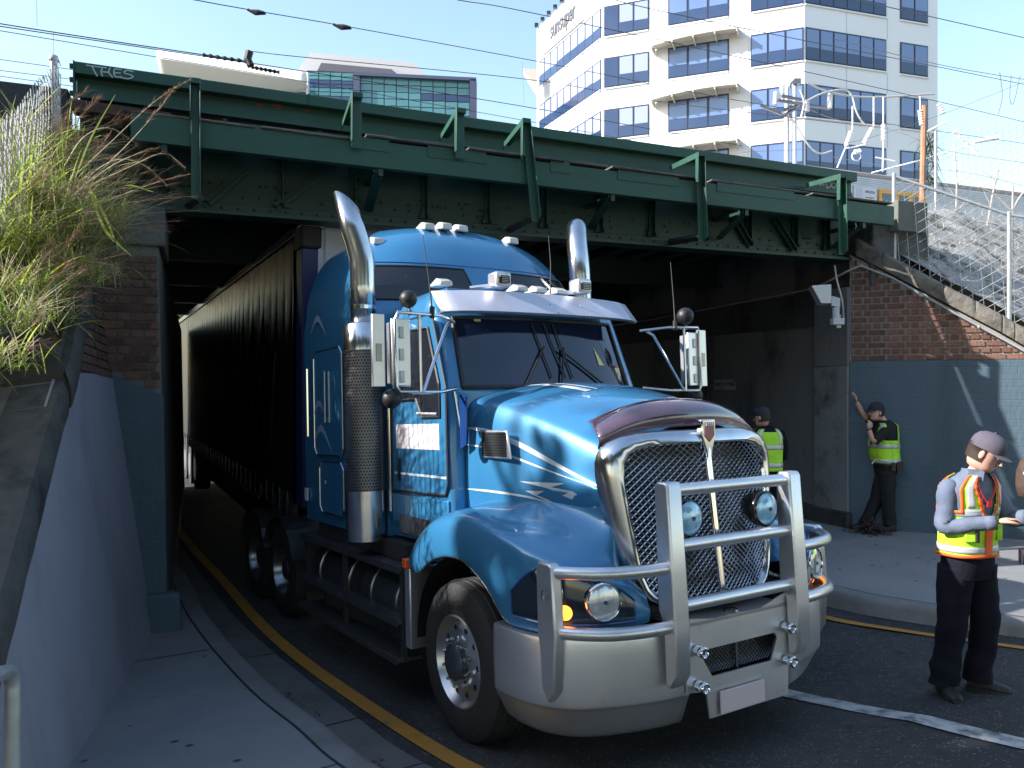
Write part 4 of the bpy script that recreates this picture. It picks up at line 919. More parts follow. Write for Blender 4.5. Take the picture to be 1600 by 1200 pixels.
for (cy, cz, s_) in ((2.65, 3.0, 1), (2.6, 2.2, .9), (2.55, 1.95, 1.1)):
    mb = MB(); C_ = crv([(-1.119, cy + .2 * s_, cz - .05), (-1.119, cy, cz + .05 * s_), (-1.119, cy - .25 * s_, cz - .12 * s_)], 12)
    rows = [[p + Vector((-.013 if cz < 2.8 else 0, 0, .05 * s_ * math.sin(PI * i / 11))), p - Vector((.013 if cz < 2.8 else 0, 0, .01))] for i, p in enumerate(C_)]; mb.grid(rows); ob('wing_decal', mb, mat('faded_silver_decal', (.25, .3, .4), .4), sl_)
# exhaust stacks
def stack(sx):
    cx, cy = sx * 1.13, 1.47; r_ = .168
    e = MB(); e.lathe([(.01, 1.12), (r_, 1.12), (r_, 1.52)], Matrix.Translation((cx, cy, 0)), 36)
    s_ = pt('exhaust_stack', e, M['chrome_d'], smooth=50); e = MB(); e.lathe([(r_, 2.66), (r_, 2.87), (r_ * .9, 2.885), (.09, 2.885)], Matrix.Translation((cx, cy, 0)), 36); ob('upper_sleeve', e, M['chrome_d'], s_, smooth=50)
    # perforated guard: real holes
    g = MB(); nA, nH = 44, 46; z0_, z1_ = 1.52, 2.66
    for i in range(nA):
        for j in range(nH):
            a0 = 2 * PI * (i + (.5 if j % 2 else 0)) / nA; da = 2 * PI / nA; za = z0_ + (z1_ - z0_) * j / nH; dz = (z1_ - z0_) / nH
            sq = [(0, 0), (.5, 0), (1, 0), (1, .5), (1, 1), (.5, 1), (0, 1), (0, .5)]
            o_, n_ = [], []
            for (x, y) in sq:
                o_.append((x, y)); ax = x - .5; ay = y - .5; l_ = math.hypot(ax, ay); n_.append((.5 + ax / l_ * .31, .5 + ay / l_ * .31))
            V_ = []
            for (x, y) in o_ + n_:
                aa = a0 + x * da; V_.append((cx + r_ * math.cos(aa), cy + r_ * math.sin(aa), za + y * dz))
            g.add(V_, [(q, (q + 1) % 8, 8 + (q + 1) % 8, 8 + q) for q in range(8)])
    ob('perforated_guard', g, M['guard'], s_, smooth=60)
    c_ = MB(); c_.lathe([(r_ * .72, 1.5), (r_ * .72, 2.68)], Matrix.Translation((cx, cy, 0)), 20); ob('inner_pipe', c_, M['black'], s_, smooth=60)
    p = MB()
    if sx < 0:
        path = [(cx, cy, 2.85), (cx, cy, 3.2), (cx, cy, 3.38), (cx - .006, cy + .005, 3.44), (cx - .03, cy + .02, 3.56), (cx - .06, cy + .035, 3.67), (cx - .08, cy + .045, 3.73)]
    else:
        path = crv([(cx, cy, 2.85), (cx, cy, 3.3), (cx - .01, cy, 3.55), (cx + .01, cy + .05, 3.75), (cx + .08, cy + .14, 3.92), (cx + .14, cy + .22, 3.98)], 14)
    p.tube(path, [.1] * len(path), 20, caps=False)
    # pointed mitre at the mouth
    base = len(p.v) - 20
    for j in range(20):
        v = Vector(p.v[base + j]); a = (v - Vector(path[-1])); v += Vector((-.02, .02, .17)).normalized() * (max(0, .1 - a.x) * 1.45) if sx < 0 else Vector((0, 0, 0)); p.v[base + j] = tuple(v)
    ob('exhaust_pipe', p, M['chrome_d'], s_, smooth=60, solid=.004)
    b_ = MB(); b_.lathe([(.104, 3.0), (.108, 3.0), (.108, 3.03), (.104, 3.03)], Matrix.Translation((cx, cy, 0)), 20); ob('clamp', b_, M['chrome'], s_)
stack(-1); stack(1)
# mirrors
def mirror(sx):
    X = sx * 1.37 - .02; mroot = MB()
    # outer frame loop
    x0, x1 = sx * 1.42, sx * 1.08
    loop = [(x1 * .82, .34, 2.30), (x1, .22, 2.27), (x0 * .98, .20, 2.27), (x0, .2, 2.31), (x0, .2, 2.76), (x0 * .985, .2, 2.81), (x1, .2, 2.80), (x1 * .82, .36, 2.78)]
    mroot.tube(loop, .013, 8); arm = pt('mirror_arm', mroot, M['chrome_d'], smooth=60)
    m_ = MB(); m_.tube([(sx * 1.24, .2, 2.27), (sx * 1.24, .2, 2.80)], .012, 6); m_.tube([(sx * 1.22, .2, 2.27), (sx * .98, .3, 2.74), (sx * .93, .34, 2.78)], .012, 6); m_.tube([(sx * .9, .35, 2.28), (sx * .87, .32, 2.0)], .01, 6); ob('mirror_brace', m_, M['chrome_d'], arm, smooth=60)
    h = MB(); h.box(min(sx * 1.30, sx * 1.44), max(sx * 1.30, sx * 1.44), .215, .24, 2.31, 2.77); h.box(min(sx * 1.31, sx * 1.43), max(sx * 1.31, sx * 1.43), .24, .33, 2.33, 2.75); hd = ob('mirror_head', h, M['alloy'], arm, bevel=.008)
    for z in (2.37, 2.52, 2.67):
        k = MB(); k.box(sx * 1.37 - .018, sx * 1.37 + .018, .207, .216, z - .035, z + .045); ob('mirror_boss', k, M['galv'], arm, bevel=.006)
    k = MB(); k.box(min(sx * 1.47, sx * 1.56), max(sx * 1.47, sx * 1.56), .26, .29, 2.31, 2.80); ob('side_mirror_plate', k, M['alloy'], arm, bevel=.004)
    k = MB(); k.box(min(sx * 1.495, sx * 1.535), max(sx * 1.495, sx * 1.535), .252, .262, 2.48, 2.6); ob('vent_slot', k, M['tank'], arm)
    k = MB(); k.ball((sx * 1.30, .24, 2.91), .062 if sx < 0 else .075, 14); k.tube([(sx * 1.30, .24, 2.86), (sx * 1.30, .22, 2.80)], .014, 6); ob('spot_mirror', k, M['black'], arm, smooth=60)
    k = MB(); k.ball((sx * 1.42, .27, 2.23), (.07, .06, .07), 14); ob('convex_mirror', k, M['black'], arm, smooth=60)
    k = MB(); k.tube([(sx * 1.14, .2, 2.78), (sx * 1.14, .2, 2.86)], .018, 6); k.tube([(sx * 1.14, .2, 2.84), (sx * 1.15, .22, 3.05), (sx * 1.17, .26, 3.37)], [.007, .004, .0025], 5); ob('antenna', k, M['dark_steel'], arm)
mirror(-1); mirror(1)
mb = MB(); mb.tube([(.02, .42, 3.05), (.03, .42, 3.3), (.03, .44, 3.52)], [.006, .004, .0025], 5); pt('antenna', mb, M['dark_steel'])
# bumper
plan = [(1.20, -.62), (1.205, -.80), (1.17, -.98), (1.08, -1.14), (.95, -1.24), (.78, -1.31), (.6, -1.36), (.4, -1.385)]
P_ = [(-x, y) for x, y in plan] ; full = P_ + [(0, -1.39)] + [(x, y) for x, y in plan[::-1]]
ctrl = []
for (x, y) in full:
    L_ = math.hypot(x, y + .2) or 1; ix, iy = -x / L_, -(y + .2) / L_; f = lambda k, z: (x + ix * k, y + iy * k, z)
    tp = .87 - .02 * (1 - abs(x) / 1.2)
    ctrl.append([f(.12, tp + .0), f(.02, tp + .005), f(0, tp - .02), f(-.005, .68), f(0, .515), f(.015, .485), f(.10, .34), f(.14, .30)])
BP = Surf(ctrl); 
for a, b in ((0, 7.05), (8.95, 16)):
    mb = MB(); BP.grid(mb, 46, 28, a, b); o = pt('bumper_wing', mb, M['alloy'], smooth=40, solid=.008)
# centre panel with slot and tow eyes
y = -1.405; ou = [(-.42, .93), (-.2, .90), (0, .895), (.2, .90), (.44, .96), (.44, .60), (.42, .345), (-.25, .345), (-.27, .50), (-.42, .52)]
inn = [(-.28, .735), (.32, .735), (.34, .70), (.28, .575), (-.22, .575), (-.30, .70)]
mb = MB()
def bridge_ring(o_, i_):
    bm = bmesh.new(); ov = [bm.verts.new((x, y, z)) for x, z in o_]; iv = [bm.verts.new((x, y, z)) for x, z in i_]
    oe = [bm.edges.new((ov[k], ov[(k + 1) % len(ov)])) for k in range(len(ov))]; ie = [bm.edges.new((iv[k], iv[(k + 1) % len(iv)])) for k in range(len(iv))]
    bmesh.ops.triangle_fill(bm, use_beauty=True, use_dissolve=False, edges=oe + ie)
    me = bpy.data.meshes.new('bumper_panel'); bm.to_mesh(me); bm.free(); me.materials.append(M['alloy']); return me
bpn = ob('bumper_panel', bridge_ring(ou, inn), None, T, solid=.012)
mb = MB(); mb.box(-.42, .44, -1.405, -1.12, .88, .90); mb.box(-.3, .4, -1.25, -1.24, .5, .85); ob('bumper_shelf', mb, M['alloy'], bpn)
mb = MB(); mb.box(-.4, .42, -1.3, -1.29, .5, .82); ob('slot_back', mb, M['black'], bpn)
mb = MB()
for i in range(26):
    for s_ in (-1, 1): mb.tube([(-.33 + i * .026, -1.34, .57), (-.33 + i * .026 + s_ * .16, -1.34, .74)], .003, 3, caps=False)
mb.tube([(.03, -1.36, .57), (.03, -1.36, .74)], .012, 6); ob('slot_mesh', mb, M['tank'], bpn, kind='stuff')
for x, z in ((-.345, .745), (-.345, .55), (.40, .76), (.40, .56)):
    mb = MB(); mb.lathe([(.03, 0), (.03, -.0), (.03, .03), (.012, .03)], frame_M((x, -1.415, z), (1, 0, 0), (0, 0, 1), (0, -1, 0)), 12)
    mb.tube([(x + .026 * math.cos(a), -1.47, z + .026 * math.sin(a)) for a in [2 * PI * i / 12 for i in range(13)]], .011, 6); ob('tow_eye', mb, M['chrome'], bpn, smooth=60)
mb = MB(); mb.box(-.185, .185, -1.432, -1.42, .36, .49); ob('number_plate', mb, M['plate'], bpn, bevel=.004)
mb = MB(); mb.lathe([(.05, 0), (.045, .012), (.001, .014)], Matrix.Translation((.02, -1.34, .9)), 14); ob('shelf_cap', mb, M['tank'], bpn)
# bull bar
bb = pt('bull_bar', MB(), M['alloy'])
for s_ in (-1, 1):
    x0, x1 = (-.585, -.475) if s_ < 0 else (.425, .535)
    prof = [(-1.475, 1.68), (-1.46, 1.705), (-1.385, 1.705), (-1.37, 1.68), (-1.37, 1.0), (-1.41, .92), (-1.41, .60), (-1.45, .585), (-1.50, .66), (-1.505, .9), (-1.495, 1.2)]
    mb = MB(); mb.prism([(x0, b, z) for b, z in prof], (x1 - x0, 0, 0)); ob('upright', mb, M['alloy'], bb, bevel=.012)
    mb = MB(); prof = [(-1.11, 1.26), (-1.09, 1.285), (-.98, 1.285), (-.96, 1.26), (-.96, .9), (-.985, .6), (-1.05, .53), (-1.10, .60), (-1.13, .9)]
    xa = -1.15 if s_ < 0 else 1.085
    mb.prism([(xa, b - .05, z) for b, z in prof], (.07, 0, 0)); ob('outer_upright', mb, M['alloy'], bb, bevel=.012)
    for z in (1.235, .915):
        C_ = crv([(s_ * .54, -1.44, z), (s_ * .72, -1.42, z), (s_ * .90, -1.36, z), (s_ * 1.03, -1.25, z), (s_ * 1.12, -1.12, z)], 18)
        mb = MB(); mb.tube(C_, .036, 14); ob('side_tube', mb, M['alloy'], bb, smooth=60)
for z in (1.655, 1.345, 1.015):
    mb = MB(); mb.tube([(-.5, -1.43, z), (.44, -1.43, z)], .036, 14); ob('cross_tube', mb, M['alloy'], bb, smooth=60)
for u in (-.345, .30):
    Mx = look_M((u, -1.36, 1.485), (0, -1, 0)); mb = MB(); mb.lathe([(.03, -.12), (.085, -.09), (.108, -.02), (.11, .03), (.098, .045)], Mx, 32); lm = ob('driving_lamp', mb, M['blackgl'], bb, smooth=50)
    mb = MB(); mb.lathe([(.098, .04), (.07, .058), (.03, .066), (.001, .068)], Mx, 32); ob('lens', mb, M['lampblue'], lm, smooth=60)
    mb = MB(); mb.lathe([(.014, .066), (.014, .072), (.001, .072)], Mx, 6); ob('lens_cap', mb, M['blue_dk'], lm)
    mb = MB(); mb.tube([(u, -1.38, 1.39), (u, -1.43, 1.345)], .016, 6); ob('lamp_mount', mb, M['black'], lm)
# wheels
def tyre(mb, c, r, w, rim, sx=-1, n=48):
    # c: centre of outer face; axis along x
    prof = [(rim, .0), (rim + .02, -.008), (rim + .09, -.014), (r - .05, -.004), (r - .012, .012), (r, .045), (r, w / 2), (r, w - .045), (r - .03, w - .01), (rim, w)]
    Mx = frame_M(c, (0, 1, 0), (0, 0, 1), (1, 0, 0)) if sx < 0 else frame_M(c, (0, 1, 0), (0, 0, 1), (-1, 0, 0))
    mb.lathe(prof, Mx, n); return Mx
def wheel(sx, b, steer=False, deep=False, nm='wheel', rr=.51, xo=1.14):
    c = (sx * xo, b, .505)
    mb = MB(); Mx = tyre(mb, c, rr, .29, .292, sx); w = pt(nm, MB(), M['rubber']); w['label'] = 'front wheel with polished ten stud rim' if steer else 'drive wheel in deep shade'
    ob('tyre', mb, M['rubber'], w, smooth=40)
    mb = MB()
    for k in range(4):   # tread grooves rings
        mb.lathe([(rr + .002, .06 + k * .05), (rr + .009, .065 + k * .05), (rr + .009, .092 + k * .05), (rr + .002, .097 + k * .05)], Mx, 48)
    ob('tread', mb, M['rubber'], w, smooth=40)
    mb = MB()
    if not deep: mb.lathe([(.294, .005), (.300, -.006), (.288, -.012), (.276, .004), (.262, .03), (.25, .04), (.235, .032), (.15, .02), (.135, .012), (.10, .012)], Mx, 48)
    else: mb.lathe([(.294, .005), (.300, -.006), (.285, -.01), (.268, .03), (.25, .13), (.22, .16), (.13, .165), (.12, .05), (.10, .03), (.001, .03)], Mx, 40)
    ob('rim', mb, M['tank'] if deep else M['alloy_m'], w, smooth=40)
    if not deep:
        for k in range(10):
            a = 2 * PI * (k + .5) / 10; mb = MB(); q = Mx @ Vector((.152 * math.cos(a), .152 * math.sin(a), 0)); d = Vector((sx, 0, 0)); Mn = look_M(q - d * .02, d)
            mb.lathe([(.02, 0), (.02, .02), (.014, .026), (.013, .052), (.008, .06), (.001, .06)], Mn, 6); ob('wheel_nut', mb, M['chrome'], w)
            a = 2 * PI * k / 10; mb = MB(); q = Mx @ Vector((.214 * math.cos(a), .214 * math.sin(a), .024)); Mn = look_M(q, d); mb.lathe([(.019, .002), (.001, .002)], Mn, 12); ob('hand_hole', mb, M['black'], w)
        mb = MB(); mb.lathe([(.118, .012), (.118, -.035), (.105, -.045), (.06, -.05), (.001, -.05)], Mx, 28); ob('hub', mb, M['tank'], w, smooth=50)
    if steer:
        w.location = (0, 0, 0)
    return w
wheel(-1, -.06, True); wheel(1, -.06, True)
for b in (4.0, 5.05): wheel(-1, b, deep=True, xo=1.10); wheel(1, b, deep=True, xo=1.10)
mb = MB(); mb.tube([(-1.0, -.06, .5), (1.0, -.06, .5)], .07, 8); mb.box(-.45, -.33, -1.1, 5.8, .75, 1.0); mb.box(.33, .45, -1.1, 5.8, .75, 1.0); mb.box(-.6, .6, -1.0, .9, .6, 1.2)
for b in (4.0, 5.05): mb.tube([(-1.0, b, .5), (1.0, b, .5)], .09, 8)
pt('chassis', mb, M['dark_steel'])
# steps, tanks, battery box
for z, uo in ((.995, 1.17), (.61, 1.19), (.335, 1.2)):
    for (b0, b1) in ((.76, 1.95), (1.97, 3.12)):
        mb = MB(); mb.box(-uo, -.92 if z > .9 else -1.0, b0, b1, z - .03, z); mb.box(-uo - .004, -uo, b0, b1, z - .05, z + .003); pt('side_step', mb, M['tread'], bevel=.004)
for b0, b1 in ((.85, 1.75), (1.85, 3.0)):
    mb = MB(); mb.tube([(-.82, b0, .66), (-.82, b1, .66)], .27, 24); t_ = pt('fuel_tank', mb, M['tank'], smooth=50)
    mb = MB()
    for b in (b0 + .2, b1 - .2): mb.tube([(-.82, b - .025, .66), (-.82, b + .025, .66)], .278, 24)
    ob('tank_strap', mb, M['chrome_d'], t_, smooth=50)
mb = MB(); mb.box(-1.15, -.8, .64, .73, .42, 1.0); pt('step_bracket', mb, M['alloy'], bevel=.01)
mb = MB(); mb.box(-1.12, -.95, 3.08, 3.12, .33, 1.0); pt('step_hanger', mb, M['dark_steel'])
for b in (.76, 1.95): mb = MB(); mb.box(-1.16, -1.12, b, b + .03, .3, 1.0); pt('step_hanger', mb, M['dark_steel'])
mb = MB(); mb.box(-1.05, -.5, .9, 2.9, 1.0, 1.13); pt('deck_box', mb, M['dark_steel'])
# rear mudguards
for b in (4.0, 5.05):
    mb = MB(); rows = []
    for i in range(13):
        a = PI * (.1 + .8 * i / 12); rows.append([(x, b + .57 * math.cos(a), .5 + .57 * math.sin(a)) for x in (-1.15, -.55)])
    mb.grid(rows); pt('mudguard', mb, M['tank'], solid=.006)

# ------------------------------------------------------------------ trailer
TRA = R(27.3); tr = thing('curtain_trailer', 'black curtain sided semi trailer with navy front post wedged under the bridge', 'trailer', (-2.28, 8.72, -.40), TRA)
def tp(name, mb, m, **kw): return ob(name, mb, m, tr, **kw)
ZT = 4.26; LT = 18.2
mb = MB(); mb.box(0, 2.4, .05, LT, ZT - .06, ZT); mb.box(.01, 2.39, .0, .06, 1.25, ZT - .06); tp('roof_and_headboard', mb, M['labelw'])
mb = MB(); mb.box(-.012, .16, -.02, .30, 1.15, ZT - .28); tp('front_post', mb, M['trailer_blue'], bevel=.01, label='navy blue corner post')
mb = MB(); mb.box(.16, .215, -.025, .08, 1.2, ZT - .2); tp('corner_strip', mb, M['whitegrey'], bevel=.006)
mb = MB(); mb.box(-.03, .2, -.05, .32, ZT - .28, ZT - .03); tp('crushed_corner', mb, M['dark_steel'], bevel=.03)
mb = MB(); mb.prism([(.0, -.04, ZT - .04), (.22, -.04, ZT - .05), (.24, -.03, ZT + .01), (.12, -.03, ZT + .03), (.02, -.02, ZT)], (0, .2, 0)); tp('torn_edge', mb, M['labelw'])
mb = MB(); mb.box(.24, .5, -.03, .0, ZT - .6, ZT - .04); mb.box(.24, .3, -.035, .0, 2.9, ZT - .6); tp('front_panel', mb, M['whitegrey'])
mb = MB(); mb.box(.09, .12, .2, LT - .02, 1.1, ZT - .08); mb.box(2.3, 2.33, .2, LT - .02, 1.1, ZT - .08); mb.box(.12, 2.3, LT - .06, LT - .03, 1.1, ZT - .08); tp('light_block', mb, M['black'])  # panels added inside the trailer to stop light leaking through
mb = MB(); mb.box(-.03, .05, .3, LT, ZT - .1, ZT + .01); tp('top_rail', mb, M['tank'], bevel=.01)
# curtain with vertical folds, sagging near the front
rows = []; nb_ = 900
rngc = random.Random(4)
for i in range(nb_ + 1):
    b = .32 + (LT - .32) * i / nb_; row = []
    for j in range(15):
        z = 1.12 + (ZT - .14 - 1.12) * j / 14; ph = b * 2 * PI / .42; fold = .022 * (abs(math.sin(ph / 2)) ** .3 - .5)
        sag = math.exp(-((b - 2.6) / 1.2) ** 2) * .05 * (1 - j / 14) * math.sin(b * 7 + j * .8)
        wv = .006 * noise.noise(Vector((b * 1.5, z * 1.2, 0)))
        row.append((-.005 - fold - wv + sag - .02, b, z + (.05 * math.sin(b * 9) * math.exp(-((b - 2.8) / 1.2) ** 2) if j == 0 else 0)))
    rows.append(row)
mb = MB(); mb.grid(rows); tp('curtain', mb, M['curtain'], smooth=50)
mb = MB(); mb.box(-.04, .02, .3, LT, 1.0, 1.14); mb.box(.5, 1.9, .3, LT, .9, 1.12); tp('side_rail', mb, M['dark_steel'], bevel=.01)
for i in range(38):
    b = .6 + i * .42
    mb = MB(); mb.box(-.052, -.04, b, b + .04, 1.0, 1.26); tp('curtain_buckle', mb, M['tank'])
mb = MB(); mb.tube([(-.03, 2.5, .95), (-.03, 11, .95)], .012, 5); tp('light_strip', mb, M['galv'])
for b in (11.5, 12.7, 13.9, 15.1):
    for x in (.05, 2.05):
        w = tp('wheel', MB(), M['rubber']); mb = MB(); mb.tube([(x, b, .5), (x + .3, b, .5)], .5, 28); ob('tyre', mb, M['rubber'], w, smooth=40)
        mb = MB(); mb.tube([(x - .01, b, .5), (x + .02, b, .5)], .28, 24); ob('rim', mb, M['alloy_m'], w, smooth=40)
mb = MB(); mb.box(.25, 2.1, 3.2, 10.9, .35, 1.1); tp('dark_gap_box', mb, M['black'])  # black box added under the trailer to darken the bright gap
for b in (2.2,): mb = MB(); mb.box(.4, .55, b, b + .15, .05, 1.1); tp('landing_leg', mb, M['dark_steel'])
mb = MB(); mb.box(.02, .06, 9.5, 10.8, .5, 1.0); mb.box(-.02, .04, 10.8, 16, .98, 1.12); tp('guard', mb, M['dark_steel'])
mb = MB(); mb.prism([(-.02, 2.0, 3.0), (-.02, 2.05, 3.0), (-.02, 2.9, 1.5), (-.02, 2.8, 1.5)], (-.05, 0, 0)); mb.prism([(-.02, 1.2, 2.9), (-.02, 1.24, 2.9), (-.02, 1.7, 1.6), (-.02, 1.62, 1.6)], (-.06, 0, 0)); tp('loose_fold', mb, M['curtain'], bevel=.02)
# ------------------------------------------------------------------ embankments
def polyz(pts, x):   # pts sorted (x, z)
    if x <= pts[0][0]: return pts[0][1]
    for (a, b), (c, d) in zip(pts[:-1], pts[1:]):
        if x <= c: return b + (d - b) * (x - a) / (c - a)
    return pts[-1][1]
# left: rises from the coping line to the fence, follows the wing wall; s = distance towards the camera along the wall
cl_s = sorted([((p - cw).dot(d3.normalized()), p.z) for p in topL])
dl = d3.normalized(); sdl = Vector((dl.y, -dl.x, 0)).normalized()
sdl = sdl if sdl.x < 0 else -sdl
rows = []
for i in range(120):
    s = -1.4 + i * .08; zc0 = polyz(cl_s, s) - .02; row = []
    base = Vector((cw.x, cw.y, 0)) + Vector((dl.x, dl.y, 0)) * s
    zt_ = max(.0, zc0); bt = bat * ((zt_ + .27) / bat.z)
    for j in range(80):
        m_ = .28 + j * .11
        p = base + Vector((bt.x, bt.y, 0)) + sdl * m_
        rise = min(m_ * .62, 4.45 - zc0 if 4.45 > zc0 else 0)
        z = min(4.45, zc0 + rise * (1 if s < 6 else max(.3, 1 - (s - 6) * .2))) + .09 * noise.noise(p * 1.1) + .07 * noise.noise(p * 4) + .035 * noise.noise(p * 11)
        if (p - G0).dot(N3) > -.1 : z = min(z, 4.4) if m_ > .8 else z
        row.append((p.x, p.y, z))
    rows.append(row)
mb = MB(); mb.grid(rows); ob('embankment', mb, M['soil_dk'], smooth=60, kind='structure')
def zleft(x, y):
    p = Vector((x, y, 0)) - Vector((cw.x, cw.y, 0)); s = p.dot(Vector((dl.x, dl.y, 0))); zc0 = polyz(cl_s, s) - .02; bt = bat * ((zc0 + .27) / bat.z)
    m_ = (p - Vector((bt.x, bt.y, 0))).dot(sdl); return min(4.45, zc0 + max(0, m_ - .0) * .62)
def block(name, t0, t1, n0, n1, z0, z1, m, **kw):
    mb = MB(); nx, ny = 24, 12
    mb.grid([[tuple(bw(t0 + (t1 - t0) * i / nx, n0 + (n1 - n0) * j / ny, z1 + .05 * noise.noise(Vector((i * .5, j * .5, 0))))) for j in range(ny + 1)] for i in range(nx + 1)])
    mb.add([bw(t0, n0, z0), bw(t1, n0, z0), bw(t1, n0, z1 + .0), bw(t0, n0, z1 + .0)], [(0, 1, 2, 3)]); return ob(name, mb, m, smooth=60, kind='structure', **kw)
block('track_bed', -40, -.85, .35, 12.8, -1, 4.4, M['soil']); block('track_bed', 9.1, 60, 1.0, 12.8, -1, 4.5, M['soil'])
# upstand wall left of the parapet girder
wl_ = thing('parapet_wall', 'dark stained low wall left of the green girder behind the wire fence', 'wall', G0, GA)
mb = MB(); mb.box(-4.5, -.86, -.05, .25, 3.7, 4.93); ob('upstand', mb, M['soot_top'], wl_, bevel=.02)
# right embankment behind the wing wall
rows = []
aN = -Nr
cz = sorted([((p - w0).dot(Ur), p.z) for p in cl])
for i in range(70):
    a = -.2 + i * .16; zc0 = polyz(cz, a) + .24; row = []
    for j in range(44):
        m_ = .3 + j * .2; p = w0 + Ur * a + aN * m_
        rise = min(m_ * .55, max(.1, 5.0 - zc0)); z = zc0 + rise + .10 * noise.noise(p * 1.3) + .06 * noise.noise(p * 5) + .02 * noise.noise(p * 14)
        row.append((p.x, p.y, z))
    rows.append(row)
mb = MB(); mb.grid(rows); ob('embankment', mb, mat('dry_litter_slope', (.2, .19, .18), .95, col2=(.42, .41, .4), scale=16, bump=1, bscale=30, dirt=(.05, .05, .04), dscale=4, dlo=.5, dhi=.62), smooth=60, kind='structure')
# dry litter and stalks on the right slope (ground cover)
rngv = random.Random(11)
mb = MB()
def zright(a, m_): return polyz(cz, a) + .24 + min(m_ * .55, max(.1, 5.0 - polyz(cz, a) - .24))
for i in range(9000):
    a = rngv.uniform(.2, 7.5); m_ = rngv.uniform(.3, 7.5); p = w0 + Ur * a + aN * m_; p.z = zright(a, m_) + rngv.uniform(0, .07)
    d = Vector((rngv.uniform(-1, 1), rngv.uniform(-1, 1), rngv.uniform(-.1, .7))).normalized(); L_ = rngv.uniform(.03, .13); q = d.cross(Vector((0, 0, 1))).normalized() * rngv.uniform(.003, .008)
    mb.add([p - q, p + d * L_, p + q], [(0, 1, 2)])
ob('dry_litter', mb, M['straw'], kind='stuff')

# ------------------------------------------------------------------ chain link fences
def chain(parent, corners, pitch=.05, r=.0022, name='wire_mesh', wob=0):
    """corners: A(bottom left) B(bottom right) C(top right) D(top left), planar quad; diagonal wires clipped"""
    A, B, C, D = [Vector(c) for c in corners]; U = (B - A).normalized(); Nn = U.cross((D - A)).normalized(); V = Nn.cross(U); V = V if V.z > 0 else -V
    P = [((p - A).dot(U), (p - A).dot(V)) for p in (A, B, C, D)]
    def clip(x0, y0, dx, dy):
        t0, t1 = -1e9, 1e9; ar = sum(P[i][0] * P[(i + 1) % 4][1] - P[(i + 1) % 4][0] * P[i][1] for i in range(4)); sg_ = 1 if ar > 0 else -1
        for i in range(4):
            (ax, ay), (bx, by) = P[i], P[(i + 1) % 4]; nx, ny = -(by - ay) * sg_, (bx - ax) * sg_
            den = nx * dx + ny * dy; num = nx * (ax - x0) + ny * (ay - y0)
            if abs(den) < 1e-9:
                if num > 0: return None
                continue
            t = num / den
            if den > 0: t0 = max(t0, t)
            else: t1 = min(t1, t)
        return (t0, t1) if t0 < t1 else None
    SL_ = .62; mb = MB(); W = max(p[0] for p in P) - min(p[0] for p in P) + max(p[1] for p in P) * 2
    for s_ in (-1, 1):
        k = -W
        while k < W * 1.5:
            c = clip(k, 0, s_ * SL_, 1)
            if c and c[1] - c[0] > .02:
                n_ = max(2, int((c[1] - c[0]) / .25)) if wob else 1; pts = []
                for i in range(n_ + 1):
                    t = c[0] + (c[1] - c[0]) * i / n_; q = A + U * (k + s_ * SL_ * t) + V * t + Nn * (.003 * s_)
                    if wob: q = q + Nn * wob * noise.noise(q * 1.7) + U * wob * .4 * noise.noise(q * 2.3)
                    pts.append(q)
                mb.tube(pts, r, 3, caps=False)
            k += pitch * 1.5
    return ob(name, mb, M['galv_dull'], parent, kind='stuff')
# right fence on the coping
fo = -.25
F = lambda px, py: rp(px, py, fo)
rf = thing('chain_link_fence', 'galvanised chain link fence on the sloping coping at right', 'fence')
A_, B_, C_, D_ = F(1398, 424), F(1577, 500), F(1577, 336), F(1397, 275)
chain(rf, (A_, B_, C_, D_), .095, .0055)
B2, C2 = F(1700, 560), F(1700, 352)
chain(rf, (B_, B2, C2, C_), .095, .0055)
for a, b in ((F(1397, 428), F(1397, 273)), (F(1577, 505), F(1577, 333)), (F(1700, 570), F(1700, 350))):
    mb = MB(); mb.tube([a, b], .03, 10); mb.ball(b, .034, 8); ob('post', mb, M['galv'], rf, smooth=60)
mb = MB(); mb.tube([D_, C_, C2], .022, 8); ob('top_rail', mb, M['galv'], rf, smooth=60)
# second taller fence further back
rf2 = thing('chain_link_fence', 'tall thin chain link fence against the sky at the right edge', 'fence')
q1, q2 = Vector((5.9 * 1.35, 15.4, 4.3)), Vector((13.6, 14.2, 4.3))
mkp = lambda px, py, y: pY(px, py, y)
chain(rf2, (mkp(1450, 330, 15.2), mkp(1700, 420, 13.5), mkp(1700, 175, 13.5), mkp(1466, 205, 15.2)), .085, .003, wob=.05)
for a, b in ((mkp(1462, 360, 15.2), mkp(1462, 205, 15.2)), (mkp(1700, 380, 13.5), mkp(1700, 175, 13.5))):
    mb = MB(); mb.tube([a, b], .03, 8); ob('post', mb, M['galv'], rf2, smooth=60)
# left fence: seen edge on, leans with the slope
lf = thing('chain_link_fence', 'sagging wire fence end post standing in the long grass at upper left', 'fence')
yf = 6.9
a0, a1 = mkp(97, 250, yf), mkp(84, 93, yf)
nb1, nt1 = mkp(-60, 420, 5.0), mkp(-60, 250, 5.0)
chain(lf, (nb1, a0 - Vector((0, 0, .25)), a1, nt1), .06, .004, wob=.06)
chain(lf, (nb1 + Vector((-.1, .05, 0)), a0 - Vector((.12, 0, .3)), a1 + Vector((-.12, .05, -.1)), nt1 + Vector((-.1, 0, -.1))), .06, .004, wob=.09, name='folded_mesh')
mb = MB(); mb.tube([a0 - Vector((0, 0, .5)), a1], .035, 10); mb.ball(a1, .045, 8); ob('post', mb, M['galv'], lf, smooth=60)
